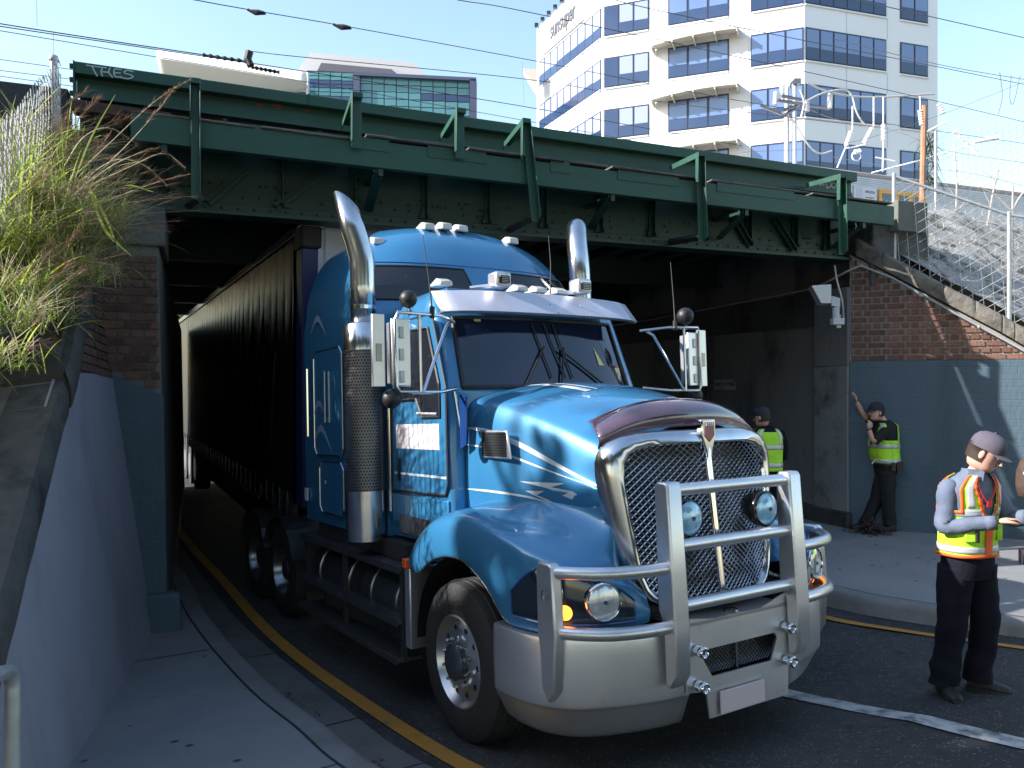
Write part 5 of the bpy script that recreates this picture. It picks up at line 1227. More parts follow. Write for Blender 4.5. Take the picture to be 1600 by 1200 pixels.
# grey pedestrian rail at lower left
gr_ = thing('handrail', 'short grey tube handrail at the bottom left corner by the painted wall', 'handrail')
mb = MB(); mb.tube([mkp(20, 1330, 2.6)] + crv([mkp(20, 1085, 2.6), mkp(19, 1062, 2.6), mkp(8, 1050, 2.55), mkp(-40, 1075, 2.3)], 8) + [mkp(-120, 1110, 2.1)], .024, 12); ob('tube', mb, M['galv'], gr_, smooth=60)

# ------------------------------------------------------------------ grass tussocks on the left bank
rngg = random.Random(21)
def blade(mb, p, d, L_, w, droop, n=6):
    d = Vector(d).normalized(); side_ = d.cross(Vector((0, 0, 1))); side_ = side_.normalized() if side_.length > .05 else Vector((1, 0, 0)); V_ = []
    for i in range(n + 1):
        t = i / n; q = p + d * L_ * t + Vector((0, 0, -droop * L_ * t * t)); ww = w * (1 - t) ** .6 * (.5 + min(1, t * 4) * .5)
        V_ += [q - side_ * ww, q + side_ * ww]
    mb.add(V_, [(2 * i, 2 * i + 1, 2 * i + 3, 2 * i + 2) for i in range(n)])
    return V_
def tussock(c, n, L0, green=.55, spread=1.0, lean=(.35, -.1, 0)):
    A = MB(); B = MB(); S = MB(); D = MB()
    for i in range(n):
        a = rngg.uniform(0, 2 * PI); e = rngg.uniform(.1, 1.0)
        d = Vector((math.cos(a) * spread * (1 - e * .6), math.sin(a) * spread * (1 - e * .6), .35 + e)) + Vector(lean)
        p = Vector(c) + Vector((rngg.uniform(-.22, .22), rngg.uniform(-.22, .22), rngg.uniform(-.1, .05))); L_ = L0 * rngg.uniform(.5, 1.3)
        u = rngg.random()
        mb = A if u < green * .6 else (D if u < green else B)
        blade(mb, p, d, L_, rngg.uniform(.004, .0105) * (1 if u < green else .55), rngg.uniform(.15, .9) * (.6 if u > green else 1))
    for i in range(max(3, n // 28)):   # flowering stems with feathery heads
        a = rngg.uniform(-1.1, .9); d = Vector((math.cos(a) * .8 + .2, math.sin(a) * .4, rngg.uniform(.15, 1.1))).normalized(); L_ = L0 * rngg.uniform(1.0, 1.5)
        p = Vector(c); dr = rngg.uniform(.05, .3); P = [p + d * L_ * t / 8 + Vector((0, 0, -dr * L_ * (t / 8) ** 2)) for t in range(9)]
        B.tube(P, [.0035] * 5 + [.0028, .002, .0015, .001], 3, caps=False)
        for k in range(34):
            t = 5.6 + 2.4 * rngg.random(); q = P[int(t)] + (P[min(8, int(t) + 1)] - P[int(t)]) * (t - int(t)) if t < 8 else P[8]
            dd = (P[8] - P[6]).normalized() + Vector((rngg.uniform(-.55, .55), rngg.uniform(-.55, .55), rngg.uniform(-.45, .45))); blade(S, q, dd, rngg.uniform(.05, .16), .0022, .2, 2)
    return A, D, B, S
def plant(c, n, L0, label, **kw):
    t = thing('grass_tussock', label, 'grass clump', (0, 0, 0), group='tussocks of long grass on the left bank')
    A, D, B, S = tussock(c, n, L0, **kw)
    for nm, mb, m in (('green_blades', A, 'blade'), ('deep_green_blades', D, 'blade_dk'), ('dry_stems', B, 'straw'), ('seed_heads', S, 'seed')):
        if mb.f: ob(nm, mb, M[m], t, kind='stuff')
tus = [(128, 372, 6.5, 260, .62, 'bright tussock nearest the brick pier, stems leaning towards the girder'), (85, 340, 6.4, 300, .75, 'dense tussock in front of the wire fence post'), (40, 385, 6.1, 300, .7, 'thick green tussock in the middle of the left bank'), (95, 425, 6.2, 220, .5, 'drooping tussock hanging down over the brick wing wall'), (12, 320, 6.2, 280, .75, 'tall tussock at the left edge beside the sagging mesh'),
 (-40, 380, 5.9, 260, .75, 'tussock cut by the left edge of the picture'), (45, 455, 5.9, 220, .5, 'green tussock hanging over the dark coping'), (118, 300, 6.9, 120, .5, 'sparse dry tussock at the foot of the fence post'), (45, 275, 6.7, 200, .55, 'straw coloured tussock growing through the mesh'), (-50, 290, 6.3, 220, .7, 'tussock behind the one at the left edge'), (5, 465, 5.7, 220, .5, 'lowest tussock on the left bank above the painted wall'),
 (150, 345, 6.9, 200, .6, 'tussock in front of the bearing stone with stems crossing the girder end'), (75, 255, 6.8, 260, .6, 'tussock growing up around the fence post'), (20, 240, 6.7, 240, .65, 'pale tussock in front of the dark low wall'), (130, 430, 6.6, 160, .45, 'small tussock trailing down the brick pier'),
 (25, 500, 5.3, 200, .4, 'short dark tussock rooted on the bank beside the coping'), (55, 485, 5.9, 150, .4, 'short tussock hanging beside the top of the painted wall'), (-10, 560, 4.9, 120, .3, 'sparse weeds low down at the left edge')]
for px, py, y, n, L0, lab_ in tus: plant(mkp(px, py, y), n, L0, lab_, lean=(.34, -.12, .08))
# long seed stalks that reach over the bridge
sp_ = thing('seeding_grass', 'long arching grass stalks with feathery brown seed heads crossing the green girder', 'grass clump')
S = MB(); B = MB(); G_ = MB()
def stalk(pts, y0, y1, w=.005, head=.45, n=110, hl=.12):
    P = crv([mkp(px, py, y0 + (y1 - y0) * i / (len(pts) - 1)) for i, (px, py) in enumerate(pts)], 24); B.tube(P, [w * (1 - .75 * i / 23) for i in range(24)], 4, caps=False)
    for k in range(n):
        i = int(23 * (1 - head + head * rngg.random() ** .8)) ; i = min(22, i); q = P[i]; tt = (P[i + 1] - P[i]).normalized()
        dd = tt * 1.5 + Vector((rngg.uniform(-.6, .6), rngg.uniform(-.6, .6), rngg.uniform(-.6, .6))); blade(S, q, dd, hl * rngg.uniform(.5, 1.2) * (1.15 - i / 30), .0022, .15, 2)
stalk([(90, 300), (170, 225), (240, 160), (300, 122)], 6.0, 5.9); stalk([(100, 320), (190, 235), (240, 180), (275, 135)], 6.0, 6.0)
stalk([(120, 300), (200, 262), (255, 240), (300, 276)][:3] + [(290, 262)], 6.1, 6.0); stalk([(130, 330), (190, 305), (245, 285), (296, 272)], 6.1, 6.0, n=140); stalk([(120, 300), (170, 262), (215, 240), (246, 232)], 6.1, 6.2)
stalk([(100, 260), (130, 215), (170, 200), (215, 225)], 6.2, 6.3, n=60); stalk([(130, 280), (180, 250), (225, 258), (262, 290)], 6.2, 6.2, n=80, hl=.1)
for P_ in ([(110, 300), (140, 220), (180, 148)], [(125, 290), (175, 262), (230, 250)], [(150, 320), (195, 290), (240, 300)], [(140, 300), (165, 360), (205, 400)], [(100, 320), (125, 280), (160, 330), (185, 390)]):
    P = crv([mkp(a, b, 6.0) for a, b in P_], 14)
    V_ = []
    for i, q in enumerate(P): ww = .009 * math.sin(PI * (i + .6) / 14.5) + .001; V_ += [q - Vector((ww, 0, ww * .5)), q + Vector((ww, 0, ww * .5))]
    G_.add(V_, [(2 * i, 2 * i + 1, 2 * i + 3, 2 * i + 2) for i in range(13)])
ob('stems', B, M['straw'], sp_, kind='stuff'); ob('seed_heads', S, M['seed'], sp_, kind='stuff'); ob('green_blades', G_, M['blade'], sp_, kind='stuff')

# ------------------------------------------------------------------ buildings behind the railway
def facade_plane(p0, d): return Vector((p0[0], p0[1], 0)), Vector((d[0], d[1], 0)).normalized()
def onp(px, py, P0, D):
    k = (px - 800) / 1250; t = (k * P0.y - P0.x) / (D.x - k * D.y); y = P0.y + t * D.y; return t, CAM_H + (600 - py) * y / 1250
wb = thing('office_building', 'white multi storey office block with blue window bands behind the bridge', 'building')
PC = Vector((18.28, 50, 0)); dB = Vector((-.927, .374, 0)); dE = Vector((.954, .299, 0))
tA = onp(941, 100, PC, dB)[0]; PA = PC + dB * tA; dA = Vector((-.395, .919, 0))
tEnd = onp(1465, 100, PC, dE)[0]; tAend = onp(839, 100, PA, dA)[0]
ZR = 33.5; zAr = onp(840, 44, PA, dA)[1]
def shell(nm, P0, D, t0, t1, z0, z1, th, m, par=wb):
    Nn = Vector((-D.y, D.x, 0)); Nn = Nn if Nn.y < 0 else -Nn
    a, b = P0 + D * t0, P0 + D * t1; mb = MB(); mb.prism([Vector((a.x, a.y, z0)), Vector((b.x, b.y, z0)), Vector((b.x, b.y, z1)), Vector((a.x, a.y, z1))], -Nn * th); return ob(nm, mb, m, par)
flo = lambda k: 18.82 + 3.53 * k     # sill height of each storey
def nrm_(D): Nn = Vector((-D.y, D.x, 0)); return Nn if Nn.y < 0 else -Nn
def band(P0, D, t0, t1, ks, n, m_pane, blind=None, fr=M['wframe'], zt_=2.06, hb=.6, vary=True, first_dark=0):
    Nn = nrm_(D)
    for k in ks:
        z0 = flo(k); z1 = z0 + zt_
        mb = MB(); a, b = P0 + D * t0, P0 + D * t1
        q = lambda t, z, o: P0 + D * t + UP * z + Nn * o
        mb.prism([q(t0, z0, .02), q(t1, z0, .02), q(t1, z1, .02), q(t0, z1, .02)], Nn * .03)
        w = ob('window', mb, fr, wb)
        for i in range(n):
            ta = t0 + (t1 - t0) * (i + .04) / n; tb = t0 + (t1 - t0) * (i + .96) / n; sgn_ = 1 if tb > ta else -1
            mb = MB(); mb.prism([q(ta, z0 + .08, .055), q(tb, z0 + .08, .055), q(tb, z1 - .06, .055), q(ta, z1 - .06, .055)], Nn * .015); ob('pane', mb, m_pane, w)
            if blind and i >= first_dark:
                zb_ = z0 + zt_ * random.choice((.36, .38, .4)); mb = MB(); e = .03 * (tb - ta)
                mb.prism([q(ta + e, zb_, .072), q(tb - e, zb_, .072), q(tb - e, z1 - .12, .072), q(ta + e, z1 - .12, .072)], Nn * .006); ob('blind', mb, blind, w)
        mb = MB(); mb.prism([q(t0 - .05, z0 - .1, .0), q(t1 + .05, z0 - .1, .0), q(t1 + .05, z0 - .02, .0), q(t0 - .05, z0 - .02, .0)], Nn * .1); ob('sill', mb, M['white'], w)
KS = (-4, -3, -2, -1, 0, 1, 2, 3)
shell('wall', PA, dA, 0, tAend, -1, zAr, .4, M['white']); shell('wall', PC, dB, 0, tA, -1, ZR, .4, M['white']); shell('wall', PC, dE, 0, tEnd, -1, ZR, .4, M['white'])
pe = PC + dE * tEnd; shell('wall', pe, Vector((.1, 1, 0)).normalized(), 0, 22, -1, ZR, .4, M['white']) if False else None
mb = MB(); pp_ = [PA + dA * tAend, PA, PC, pe, pe + Vector((2, 22, 0)), PA + dA * tAend + Vector((6, 10, 0))]; mb.prism([Vector((p.x, p.y, zAr - .4)) + Vector((0, .5, 0)) for p in pp_], (0, 0, .2)); mb.prism([pe + Vector((-.1, .2, -1)), pe + Vector((2, 22, -1)), pe + Vector((2, 22, ZR)), pe + Vector((-.1, .2, ZR))], (-.4, 0, 0)); ob('roof_slab', mb, M['whitegrey'], wb)
tt = lambda px, P0, D: onp(px, 120, P0, D)[0]
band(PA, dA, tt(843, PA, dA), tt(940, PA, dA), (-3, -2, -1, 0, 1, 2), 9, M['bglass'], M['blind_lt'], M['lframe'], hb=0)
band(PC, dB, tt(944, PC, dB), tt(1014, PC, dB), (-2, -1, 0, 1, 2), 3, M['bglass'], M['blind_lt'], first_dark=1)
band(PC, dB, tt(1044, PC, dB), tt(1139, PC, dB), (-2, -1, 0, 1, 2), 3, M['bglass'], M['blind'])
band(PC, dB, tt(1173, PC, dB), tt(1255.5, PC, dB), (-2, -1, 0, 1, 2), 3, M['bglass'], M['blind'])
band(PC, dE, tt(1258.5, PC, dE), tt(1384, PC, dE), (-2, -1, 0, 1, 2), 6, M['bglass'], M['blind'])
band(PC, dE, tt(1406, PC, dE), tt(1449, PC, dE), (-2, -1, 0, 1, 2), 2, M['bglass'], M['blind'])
for p in (1141, ):
    ta, tb = tt(1141, PC, dB), tt(1170, PC, dB); Nn = nrm_(dB); mb = MB(); q = lambda t, z, o: PC + dB * t + UP * z + Nn * o
    mb.prism([q(ta, 5, .01), q(tb, 5, .01), q(tb, ZR, .01), q(ta, ZR, .01)], Nn * .03); ob('pier_panel', mb, mat('pier_panel_grey', (.6, .6, .63), .6), wb)
# spandrel joints
for px, P0, D in ((1030, PC, dB), (1140, PC, dB), (1322, PC, dE), (1386, PC, dE)):
    t = tt(px, P0, D); Nn = nrm_(D)
    for k in (-2, -1, 0, 1, 2):
        mb = MB(); q = lambda t, z, o: P0 + D * t + UP * z + Nn * o
        mb.prism([q(t, flo(k) - 1.4, .005), q(t + .05, flo(k) - 1.4, .005), q(t + .05, flo(k) - .12, .005), q(t, flo(k) - .12, .005)], Nn * .01); ob('panel_joint', mb, M['whitegrey'], wb)
# curved awnings over the middle windows
for k in (-2, -1, 0, 1):
    Nn = nrm_(dB); t1_, t0_ = tt(1024, PC, dB), tt(1155, PC, dB); z = flo(k) + 2.35
    mb = MB(); mt = MB(); rows = []
    for i in range(17):
        s = i / 16; t = t0_ + (t1_ - t0_) * s; dep = 1.2 - .12 * (2 * s - 1) ** 2; dz = .05 - .1 * (2 * s - 1) ** 2 - .25 * s
        rows.append([PC + dB * t + Nn * o + UP * (z + h + dz) for o, h in ((.05, .25), (dep, .0), (dep, -.1), (.05, .05))])
    mb.grid(rows, close=True); aw = ob('awning', mb, M['cream'], wb)
    for s in (.0, .25, .5, .75, 1):
        mt = MB(); i = int(s * 16); r_ = rows[i]; mt.prism([r_[0] - UP * .2, r_[1] - UP * .12, r_[1] - UP * .25, r_[0] - UP * .6], dB * .08); ob('awning_rib', mt, M['cream'], aw)
# roof edge lights and sign
Nn = nrm_(dA); ta, tb = tt(848, PA, dA), tt(916, PA, dA)
zs = lambda t: 0
sgb = MB(); q = lambda t, z, o: PA + dA * t + UP * z + Nn * o
za_ = onp(848, 120, PA, dA)
t_a = tt(858, PA, dA); t_b = tt(914, PA, dA); zlo = onp(886, 55, PA, dA)[1]; zhi = onp(886, 8, PA, dA)[1]
sgb.prism([q(t_a + 1, zlo - .0, .02), q(t_b, zlo - .0, .02), q(t_b, zhi + .2, .02), q(t_a + 1, zhi + .2, .02)], Nn * .12); sb = ob('sign_box', sgb, M['white'], wb)
mid = q((t_a + t_b) / 2 + .3, (zlo + zhi) / 2 + .1, .16); xdir = -dA if dA.x < 0 else dA
Wd = abs(t_b - t_a); text_mesh('sunsuper', (zhi - zlo) * .82, M['signgrey'], 'sign_lettering', frame_M(mid, xdir, UP, Nn) @ Matrix.Diagonal((Wd * .8 / ((zhi - zlo) * .82 * 4.1), 1, 1, 1)), sb, ext=.05, bold=.03)
for i in range(7):
    t = tAend + (tt(900, PA, dA) - tAend) * (i + .3) / 6; mb = MB(); mb.box(-.15, .15, -.15, .15, 0, .25, Matrix.Translation(q(t, zAr, .2))); ob('roof_light', mb, M['wframe'], wb)
# small canopies sticking out at the far left edge of the block
for py0 in (108, 238):
    a = pY(838, py0, 62); mb = MB(); mb.prism([a, a + Vector((-1.0, 0, .05)), a + Vector((0, 0, -1.6))], (0, 1.2, 0)); ob('fin', mb, M['cream'], wb)

# low white building with curved roof and glass block
gb = thing('glass_building', 'low building with white curved roof and green glass curtain wall behind the bridge', 'building')
Y1 = 75
g = lambda px, py, y=Y1: pY(px, py, y)
mb = MB(); rows = []
T_ = [(246, 82), (300, 90), (370, 101), (430, 110), (479, 117)]; B_2 = [(256, 128), (300, 132), (370, 136), (430, 136), (479, 134)]
top = crv([g(a, b, 70) for a, b in T_], 20); bot = crv([g(a, b, 72) for a, b in B_2], 20); bk1 = crv([g(a + 6, b + 14, 84) for a, b in B_2], 20); lipp = crv([g(a + 1, b + 9, 69.8) for a, b in T_], 20)
mb.grid([top, lipp, bot, bk1, crv([g(a, b - 4, 84) for a, b in T_], 20)], close=False); ob('curved_roof', mb, M['soffit'], gb, smooth=60, solid=.3)
mb = MB(); mb.prism([g(262, 128, 76), g(478, 128, 76), g(478, 330, 76), g(262, 330, 76)], (0, .3, 0)); ob('glass_wall', mb, M['tealglass'], gb)
mb = MB(); mb.prism([g(390, 122, 73), g(402, 122, 73), g(402, 330, 73), g(390, 330, 73)], (0, .5, 0)); ob('column', mb, M['white'], gb)
for x in (330, 352, 420, 445, 468):
    mb = MB(); mb.prism([g(x, 132, 75.8), g(x + 1.2, 132, 75.8), g(x + 1.2, 330, 75.8), g(x, 330, 75.8)], (0, .1, 0)); ob('mullion', mb, M['wframe'], gb)
mb = MB(); mb.prism([g(478, 112, 71.5), g(481, 112, 71.5), g(481, 330, 71.5), g(478, 330, 71.5)], (0, .5, 0)); ob('column', mb, M['white'], gb)
# roof block
mb = MB(); mb.prism([g(466, 108, 74), g(484, 82, 74), g(646, 98, 74), g(668, 120, 74), g(668, 126, 74), g(466, 116, 74)], (0, 12, 0)); ob('roof', mb, M['roofgrey'], gb)
mb = MB(); mb.prism([g(496, 110, 73.6), g(502, 98, 73.6), g(612, 108, 73.6), g(622, 117, 73.6)], (0, .3, 0)); ob('roof_louvre', mb, M['signgrey'], gb)
# glass block left part, right part
for (x0, x1, yt0, yt1, nx, m_) in ((480, 552, 110, 113, 4, 'tealglass'), (562, 734, 118, 126, 9, 'tealglass')):
    yb_ = 300; hgt = 13.0
    fr = MB(); fr.prism([g(x0, yt0, 73), g(x1, yt1, 73), g(x1, yb_, 73), g(x0, yb_, 73)], (0, .2, 0)); w = ob('window', fr, M['wframe'], gb)
    for r in range(15):
        for c in range(nx):
            xa = x0 + (x1 - x0) * (c + .04) / nx; xb = x0 + (x1 - x0) * (c + .96) / nx; yt_ = yt0 + (yt1 - yt0) * (c + .5) / nx + 2 + r * (6.2 if x0 < 500 else 11); yh = (5 if x0 < 500 else 9.6)
            if yt_ + yh > 240: continue
            mb = MB(); mb.prism([g(xa, yt_, 72.95), g(xb, yt_, 72.95), g(xb, yt_ + yh, 72.95), g(xa, yt_ + yh, 72.95)], (0, .04, 0))
            ob('pane', mb, M['bglass'] if (x0 < 500 and r % 4 in (2, 3)) or (x0 > 500 and r == 2 and c > 4) else M['tealglass'], w)
mb = MB(); mb.prism([g(552, 112, 72.5), g(744, 121, 72.5), g(744, 126, 72.5), g(552, 117, 72.5)], (0, 1.5, 0)); mb.prism([g(734, 124, 72.5), g(744, 124, 72.5), g(744, 330, 72.5), g(734, 330, 72.5)], (0, 1.5, 0)); mb.prism([g(552, 118, 72.6), g(562, 118, 72.6), g(562, 330, 72.6), g(552, 330, 72.6)], (0, .3, 0)); ob('frame', mb, M['navypanel'], gb)

# ------------------------------------------------------------------ train on the far track
def trn(px, py, n): t, z = pix(px, py, n); return t, z
NT = 6.0
tr_ = thing('train', 'silver corrugated commuter train showing over the right end of the bridge', 'train', G0, GA)
t0, zt0 = pix(1150, 243, NT); t1, zt1 = pix(1395, 275, NT); zt = (zt0 + zt1) / 2
TS = t0 - 3; TE = 32
sc_ = (zt - 4.6) / 3.9
mb = MB(); mb.box(TS, TE, NT, NT + 2.6, zt - .12, zt); ob('roof', mb, M['train_roof'], tr_, bevel=.03)
mb = MB(); zr1 = zt - .12; h = .045; n_ = 9
for i in range(n_): mb.box(TS, TE, NT - .012, NT + .01, zr1 - (i + 1) * h, zr1 - (i + 1) * h + h * .55)
mb.box(TS, TE, NT + .0, NT + 2.55, 4.7, zr1 - .001); ob('body', mb, M['silver_train'], tr_)
for (xa, xb) in ((1334, 1369),):
    ta, za = pix(xa, 294, NT - .02); tb, _ = pix(xb, 294, NT - .02); zb_ = pix(1350, 313, NT)[1]; zc_2 = pix(1350, 292, NT)[1]
    mb = MB(); mb.box(ta, tb, NT - .03, NT - .013, zb_, zc_2); pl_ = ob('number_panel', mb, M['labelw'], tr_)
    mb = MB(); mb.box(ta + (tb - ta) * .08, ta + (tb - ta) * .38, NT - .034, NT - .031, zb_ + .03, zc_2 - .03); ob('grille_panel', mb, M['whitegrey'], pl_)
    text_mesh('SMU224', .085, M['black'], 'lettering', frame_M((ta + (tb - ta) * .7, NT - .036, zb_ + (zc_2 - zb_) * .62), (1, 0, 0), (0, 0, 1), (0, -1, 0)), pl_, ext=.001)
    text_mesh('NO SMOKING', .045, M['black'], 'lettering', frame_M((ta + (tb - ta) * .7, NT - .036, zb_ + (zc_2 - zb_) * .2), (1, 0, 0), (0, 0, 1), (0, -1, 0)), pl_, ext=.001)
ta, _ = pix(1372, 300, NT); tb, _ = pix(1445, 300, NT); zc_2 = pix(1380, 297, NT)[1]; zb_ = pix(1380, 330, NT)[1]
mb = MB(); mb.box(ta, tb, NT - .04, NT - .014, zb_, zc_2); dd_ = ob('door_panel', mb, M['orange'], tr_)
for a, b in ((.06, .3), (.42, .62), (.72, .92)):
    mb = MB(); mb.box(ta + (tb - ta) * a, ta + (tb - ta) * b, NT - .05, NT - .041, zb_ + .02, zc_2 - .09); ob('window', mb, M['bglass'], dd_, bevel=.004)
mb = MB(); mb.tube([bw(pix(1188, 240, NT + 1.2)[0] - 1.4, 0, 0) * 0 + Vector((pix(1160, 240, NT)[0] - .9, NT + 1.2, zt)), Vector((pix(1160, 240, NT)[0] + .6, NT + 1.2, zt))], .12, 8); ob('roof_pod', mb, M['soffit'], tr_)
# blue-grey far roof line at the right
wr = thing('far_wall', 'long bluish grey boundary wall behind the right fence', 'wall')
mb = MB(); mb.prism([pY(1462, 288, 30), pY(1760, 322, 24), pY(1760, 372, 24), pY(1462, 330, 30)], (.1, .3, 0)); ob('panel', mb, mat('blue_grey_sheet', (.28, .3, .38), .6, col2=(.34, .36, .44), scale=2), wr)

# ------------------------------------------------------------------ railway masts, insulators, wires
def insul(mb, a, b, r=.05, n=8):
    a, b = Vector(a), Vector(b); L_ = (b - a).length; k = max(4, int(L_ / .045)); P = []; rr = []
    for i in range(2 * k + 1): P.append(a + (b - a) * i / (2 * k)); rr.append(r if i % 2 else r * .55)
    mb.tube(P, rr, n)
ms = thing('railway_mast', 'twin steel overhead line mast with crossarms in front of the white office block', 'mast')
ym = 24; q_ = lambda px, py, y=ym: pY(px, py, y)
for x in (1229, 1241): mb = MB(); mb.tube([q_(x, 262), q_(x, 132)], .075, 6); ob('pole', mb, M['galv'], ms)
for a, b in (((1188, 165), (1222, 178)), ((1215, 157), (1296, 170)), ((1226, 172), (1262, 160)), ((1226, 180), (1250, 165)), ((1222, 150), (1262, 158))): mb = MB(); mb.tube([q_(*a, ym - .4), q_(*b, ym - .2)], .05, 5); ob('crossarm', mb, M['tank'], ms)
mb = MB(); mb.box(*(lambda a, b: (a.x, b.x, ym - .2, ym + .2, b.z, a.z))(q_(1238, 126), q_(1248, 134))); ob('mast_cap', mb, M['tank'], ms)
for a, b in (((1211, 165), (1212, 143)), ((1222, 158), (1222, 133)), ((1261, 175), (1261, 156)), ((1296, 170), (1297, 148)), ((1300, 142), (1297, 150))): mb = MB(); insul(mb, q_(*a, ym - .3), q_(*b, ym - .3), .085); ob('insulator', mb, M['white'], ms)
for C_ in ([(1262, 157), (1285, 146), (1318, 140), (1331, 150), (1337, 172), (1347, 190), (1362, 203)], [(1250, 140), (1256, 160), (1252, 182)], [(1222, 175), (1240, 190), (1262, 225), (1280, 240), (1300, 236)], [(1262, 130), (1300, 145), (1360, 152), (1460, 147)]): mb = MB(); mb.tube(crv([q_(*c, ym - .4) for c in C_], 20), .03, 5); ob('feeder_cable', mb, M['galv_dull'], ms, smooth=60)
wp = thing('timber_post', 'rusty brown post with insulator rising behind the right fence', 'post')
mb = MB(); mb.tube([pY(1440, 345, 15.8), pY(1444, 165, 15.8)], .055, 8); ob('pole', mb, mat('orange_brown_post', (.38, .2, .11), .8, col2=(.26, .14, .08), scale=6, bump=.4), wp)
mb = MB(); mb.tube([pY(1444, 208, 15.8), pY(1480, 190, 15.6)], .02, 5); ob('side_arm', mb, M['white'], wp)
for a, b, r_ in ((pY(1467, 162, 15.8), pY(1474, 178, 15.8), .06), (pY(1437, 172, 15.8), pY(1440, 196, 15.8), .05)): mb = MB(); insul(mb, a, b, r_); ob('insulator', mb, M['white'], wp)
mb = MB(); mb.tube([pY(1437, 150, 15.8), pY(1438, 172, 15.8)], .012, 4); ob('hanger', mb, M['white'], wp)
sw = thing('line_switch_gear', 'white insulators and hanging arms strung beside the twin mast', 'insulator')
Q = lambda x, y: pY(x, y, 23)
for a, b in (((1330, 205), (1322, 228)), ((1364, 198), (1350, 224)), ((1380, 194), (1380, 220)), ((1334, 238), (1345, 236))): mb = MB(); insul(mb, Q(*a), Q(*b), .075); ob('insulator', mb, M['white'], sw)
for a, b in (((1332, 166), (1332, 203)), ((1365, 152), (1365, 198)), ((1380, 152), (1380, 195)), ((1322, 228), (1308, 262)), ((1322, 232), (1352, 226)), ((1380, 220), (1379, 268)), ((1368, 246), (1398, 252)), ((1362, 270), (1440, 250)), ((1440, 250), (1540, 218))): mb = MB(); mb.tube([Q(*a), Q(*b)], .022, 5); ob('hanging_arm', mb, M['white'], sw)
mb = MB(); mb.lathe([(.12, -.02), (.15, 0), (.12, .02)], look_M(Q(1338, 244), (0, -1, 0)), 12); ob('pulley', mb, M['white'], sw)
for a, b in (((1520, 222), (1560, 215)), ((1490, 205), (1530, 240))): mb = MB(); insul(mb, pY(*a, 20), pY(*b, 20), .06); ob('insulator', mb, M['white'], sw)
M['wire'] = mat('overhead_wire', (.09, .09, .1), .5, .3)
WG = 'overhead railway wires crossing the sky'
def wire(P, y0, y1, label, r=.012, drop=None):
    n_ = len(P); r *= .6; C_ = [pY(px, py, y0 + (y1 - y0) * i / (n_ - 1)) for i, (px, py) in enumerate(P)]
    mb = MB(); mb.tube(crv(C_, max(8, n_ * 6)), r, 5, caps=False); o = ob('overhead_wire', mb, M['wire'], None); tag(o, label, 'wire', WG); return o
wire([(-60, -75), (305, 0), (545, 42), (840, 96), (1200, 165), (1640, 230)], 8, 20, 'upper wire passing over the curved roof with two splices')
wire([(-60, 26), (0, 37), (160, 62), (320, 86), (390, 97)], 8, 10.5, 'thick wire from the left edge ending at the dark clamp', .011)
wire([(-60, 30), (0, 41), (250, 78), (480, 112), (840, 170), (1160, 228)], 8, 18, 'contact wire just under the thick wire at left', .012)
wire([(-60, 40), (0, 48), (250, 90), (480, 128), (840, 192), (1000, 222)], 8, 18, 'lower contact wire over the glass building', .009)
wire([(390, 80), (480, 90), (840, 126), (1040, 160), (1380, 200)], 10.5, 20, 'wire running right from the dark clamp across the office windows', .011)
wire([(715, 0), (840, 22), (1240, 108), (1480, 162), (1640, 200)], 11, 20, 'wire entering at the top centre and crossing the upper office floors', .012)
wire([(900, -20), (1000, 10), (1200, 52), (1463, 104), (1640, 140)], 11, 18, 'wire crossing the top floor of the office block', .012)
wire([(1200, -30), (1330, -2), (1463, 28), (1640, 68)], 11, 15, 'topmost wire at the right corner of the picture', .012)
wire([(1300, 60), (1463, 100), (1600, 124), (1660, 132)], 16, 14, 'wire meeting the hanging droppers at the right edge', .011)
wire([(-60, 86), (0, 93), (122, 110)], 8, 8.8, 'upper of the three tension wires tied to the girder end', .006)
wire([(-60, 102), (0, 110), (122, 125)], 8, 8.8, 'middle of the three tension wires tied to the girder end', .006)
wire([(-60, 111), (0, 119), (122, 136)], 8, 8.8, 'lowest of the three tension wires tied to the girder end', .006)
wire([(1160, 238), (1300, 228), (1440, 190), (1600, 128), (1660, 105)], 20, 16, 'thin stay wire slanting up to the right edge', .008)
wire([(1243, 160), (1300, 185), (1400, 205), (1480, 235), (1640, 260)], 22, 16, 'wire sagging from the twin mast towards the right', .01)
wire([(1300, 245), (1400, 262), (1500, 268), (1640, 300)], 22, 15, 'low wire passing behind the second fence', .008)
wire([(57, -10), (58, 41)], 9, 9, 'short vertical dropper above the fence post', .004)
wire([(83, 48), (84, 92)], 7.5, 7.2, 'short vertical dropper touching the fence post', .003)
wire([(815, 88), (819, 162)], 14, 14, 'vertical dropper left of the office block', .006)
wire([(1562, 112), (1566, 150), (1560, 178)], 15, 15, 'curved dropper loop near the right edge', .01); wire([(1580, 118), (1578, 155), (1584, 160), (1594, 118)], 15, 15, 'double dropper loop at the right edge', .01)
cl_ = thing('wire_clamp', 'dark turnbuckle clamp on the wires above the curved roof', 'clamp')
mb = MB(); mb.tube([pY(390, 80, 10.4), pY(387, 92, 10.4), pY(392, 103, 10.4)], .05, 6); 
ob('body', mb, M['dark_steel'], cl_)
for x0_, x1_, y0_, y1_, yy in ((318, 384, 86, 96, 10.2), (394, 436, 105, 113, 10.5)):
    mb = MB(); mb.tube([pY(x0_ + (x1_ - x0_) * k / 12, y0_ + (y1_ - y0_) * k / 12, yy) for k in range(13)], [.012 if k % 2 else .03 for k in range(13)], 6); ob('turnbuckle', mb, M['dark_steel'], cl_)
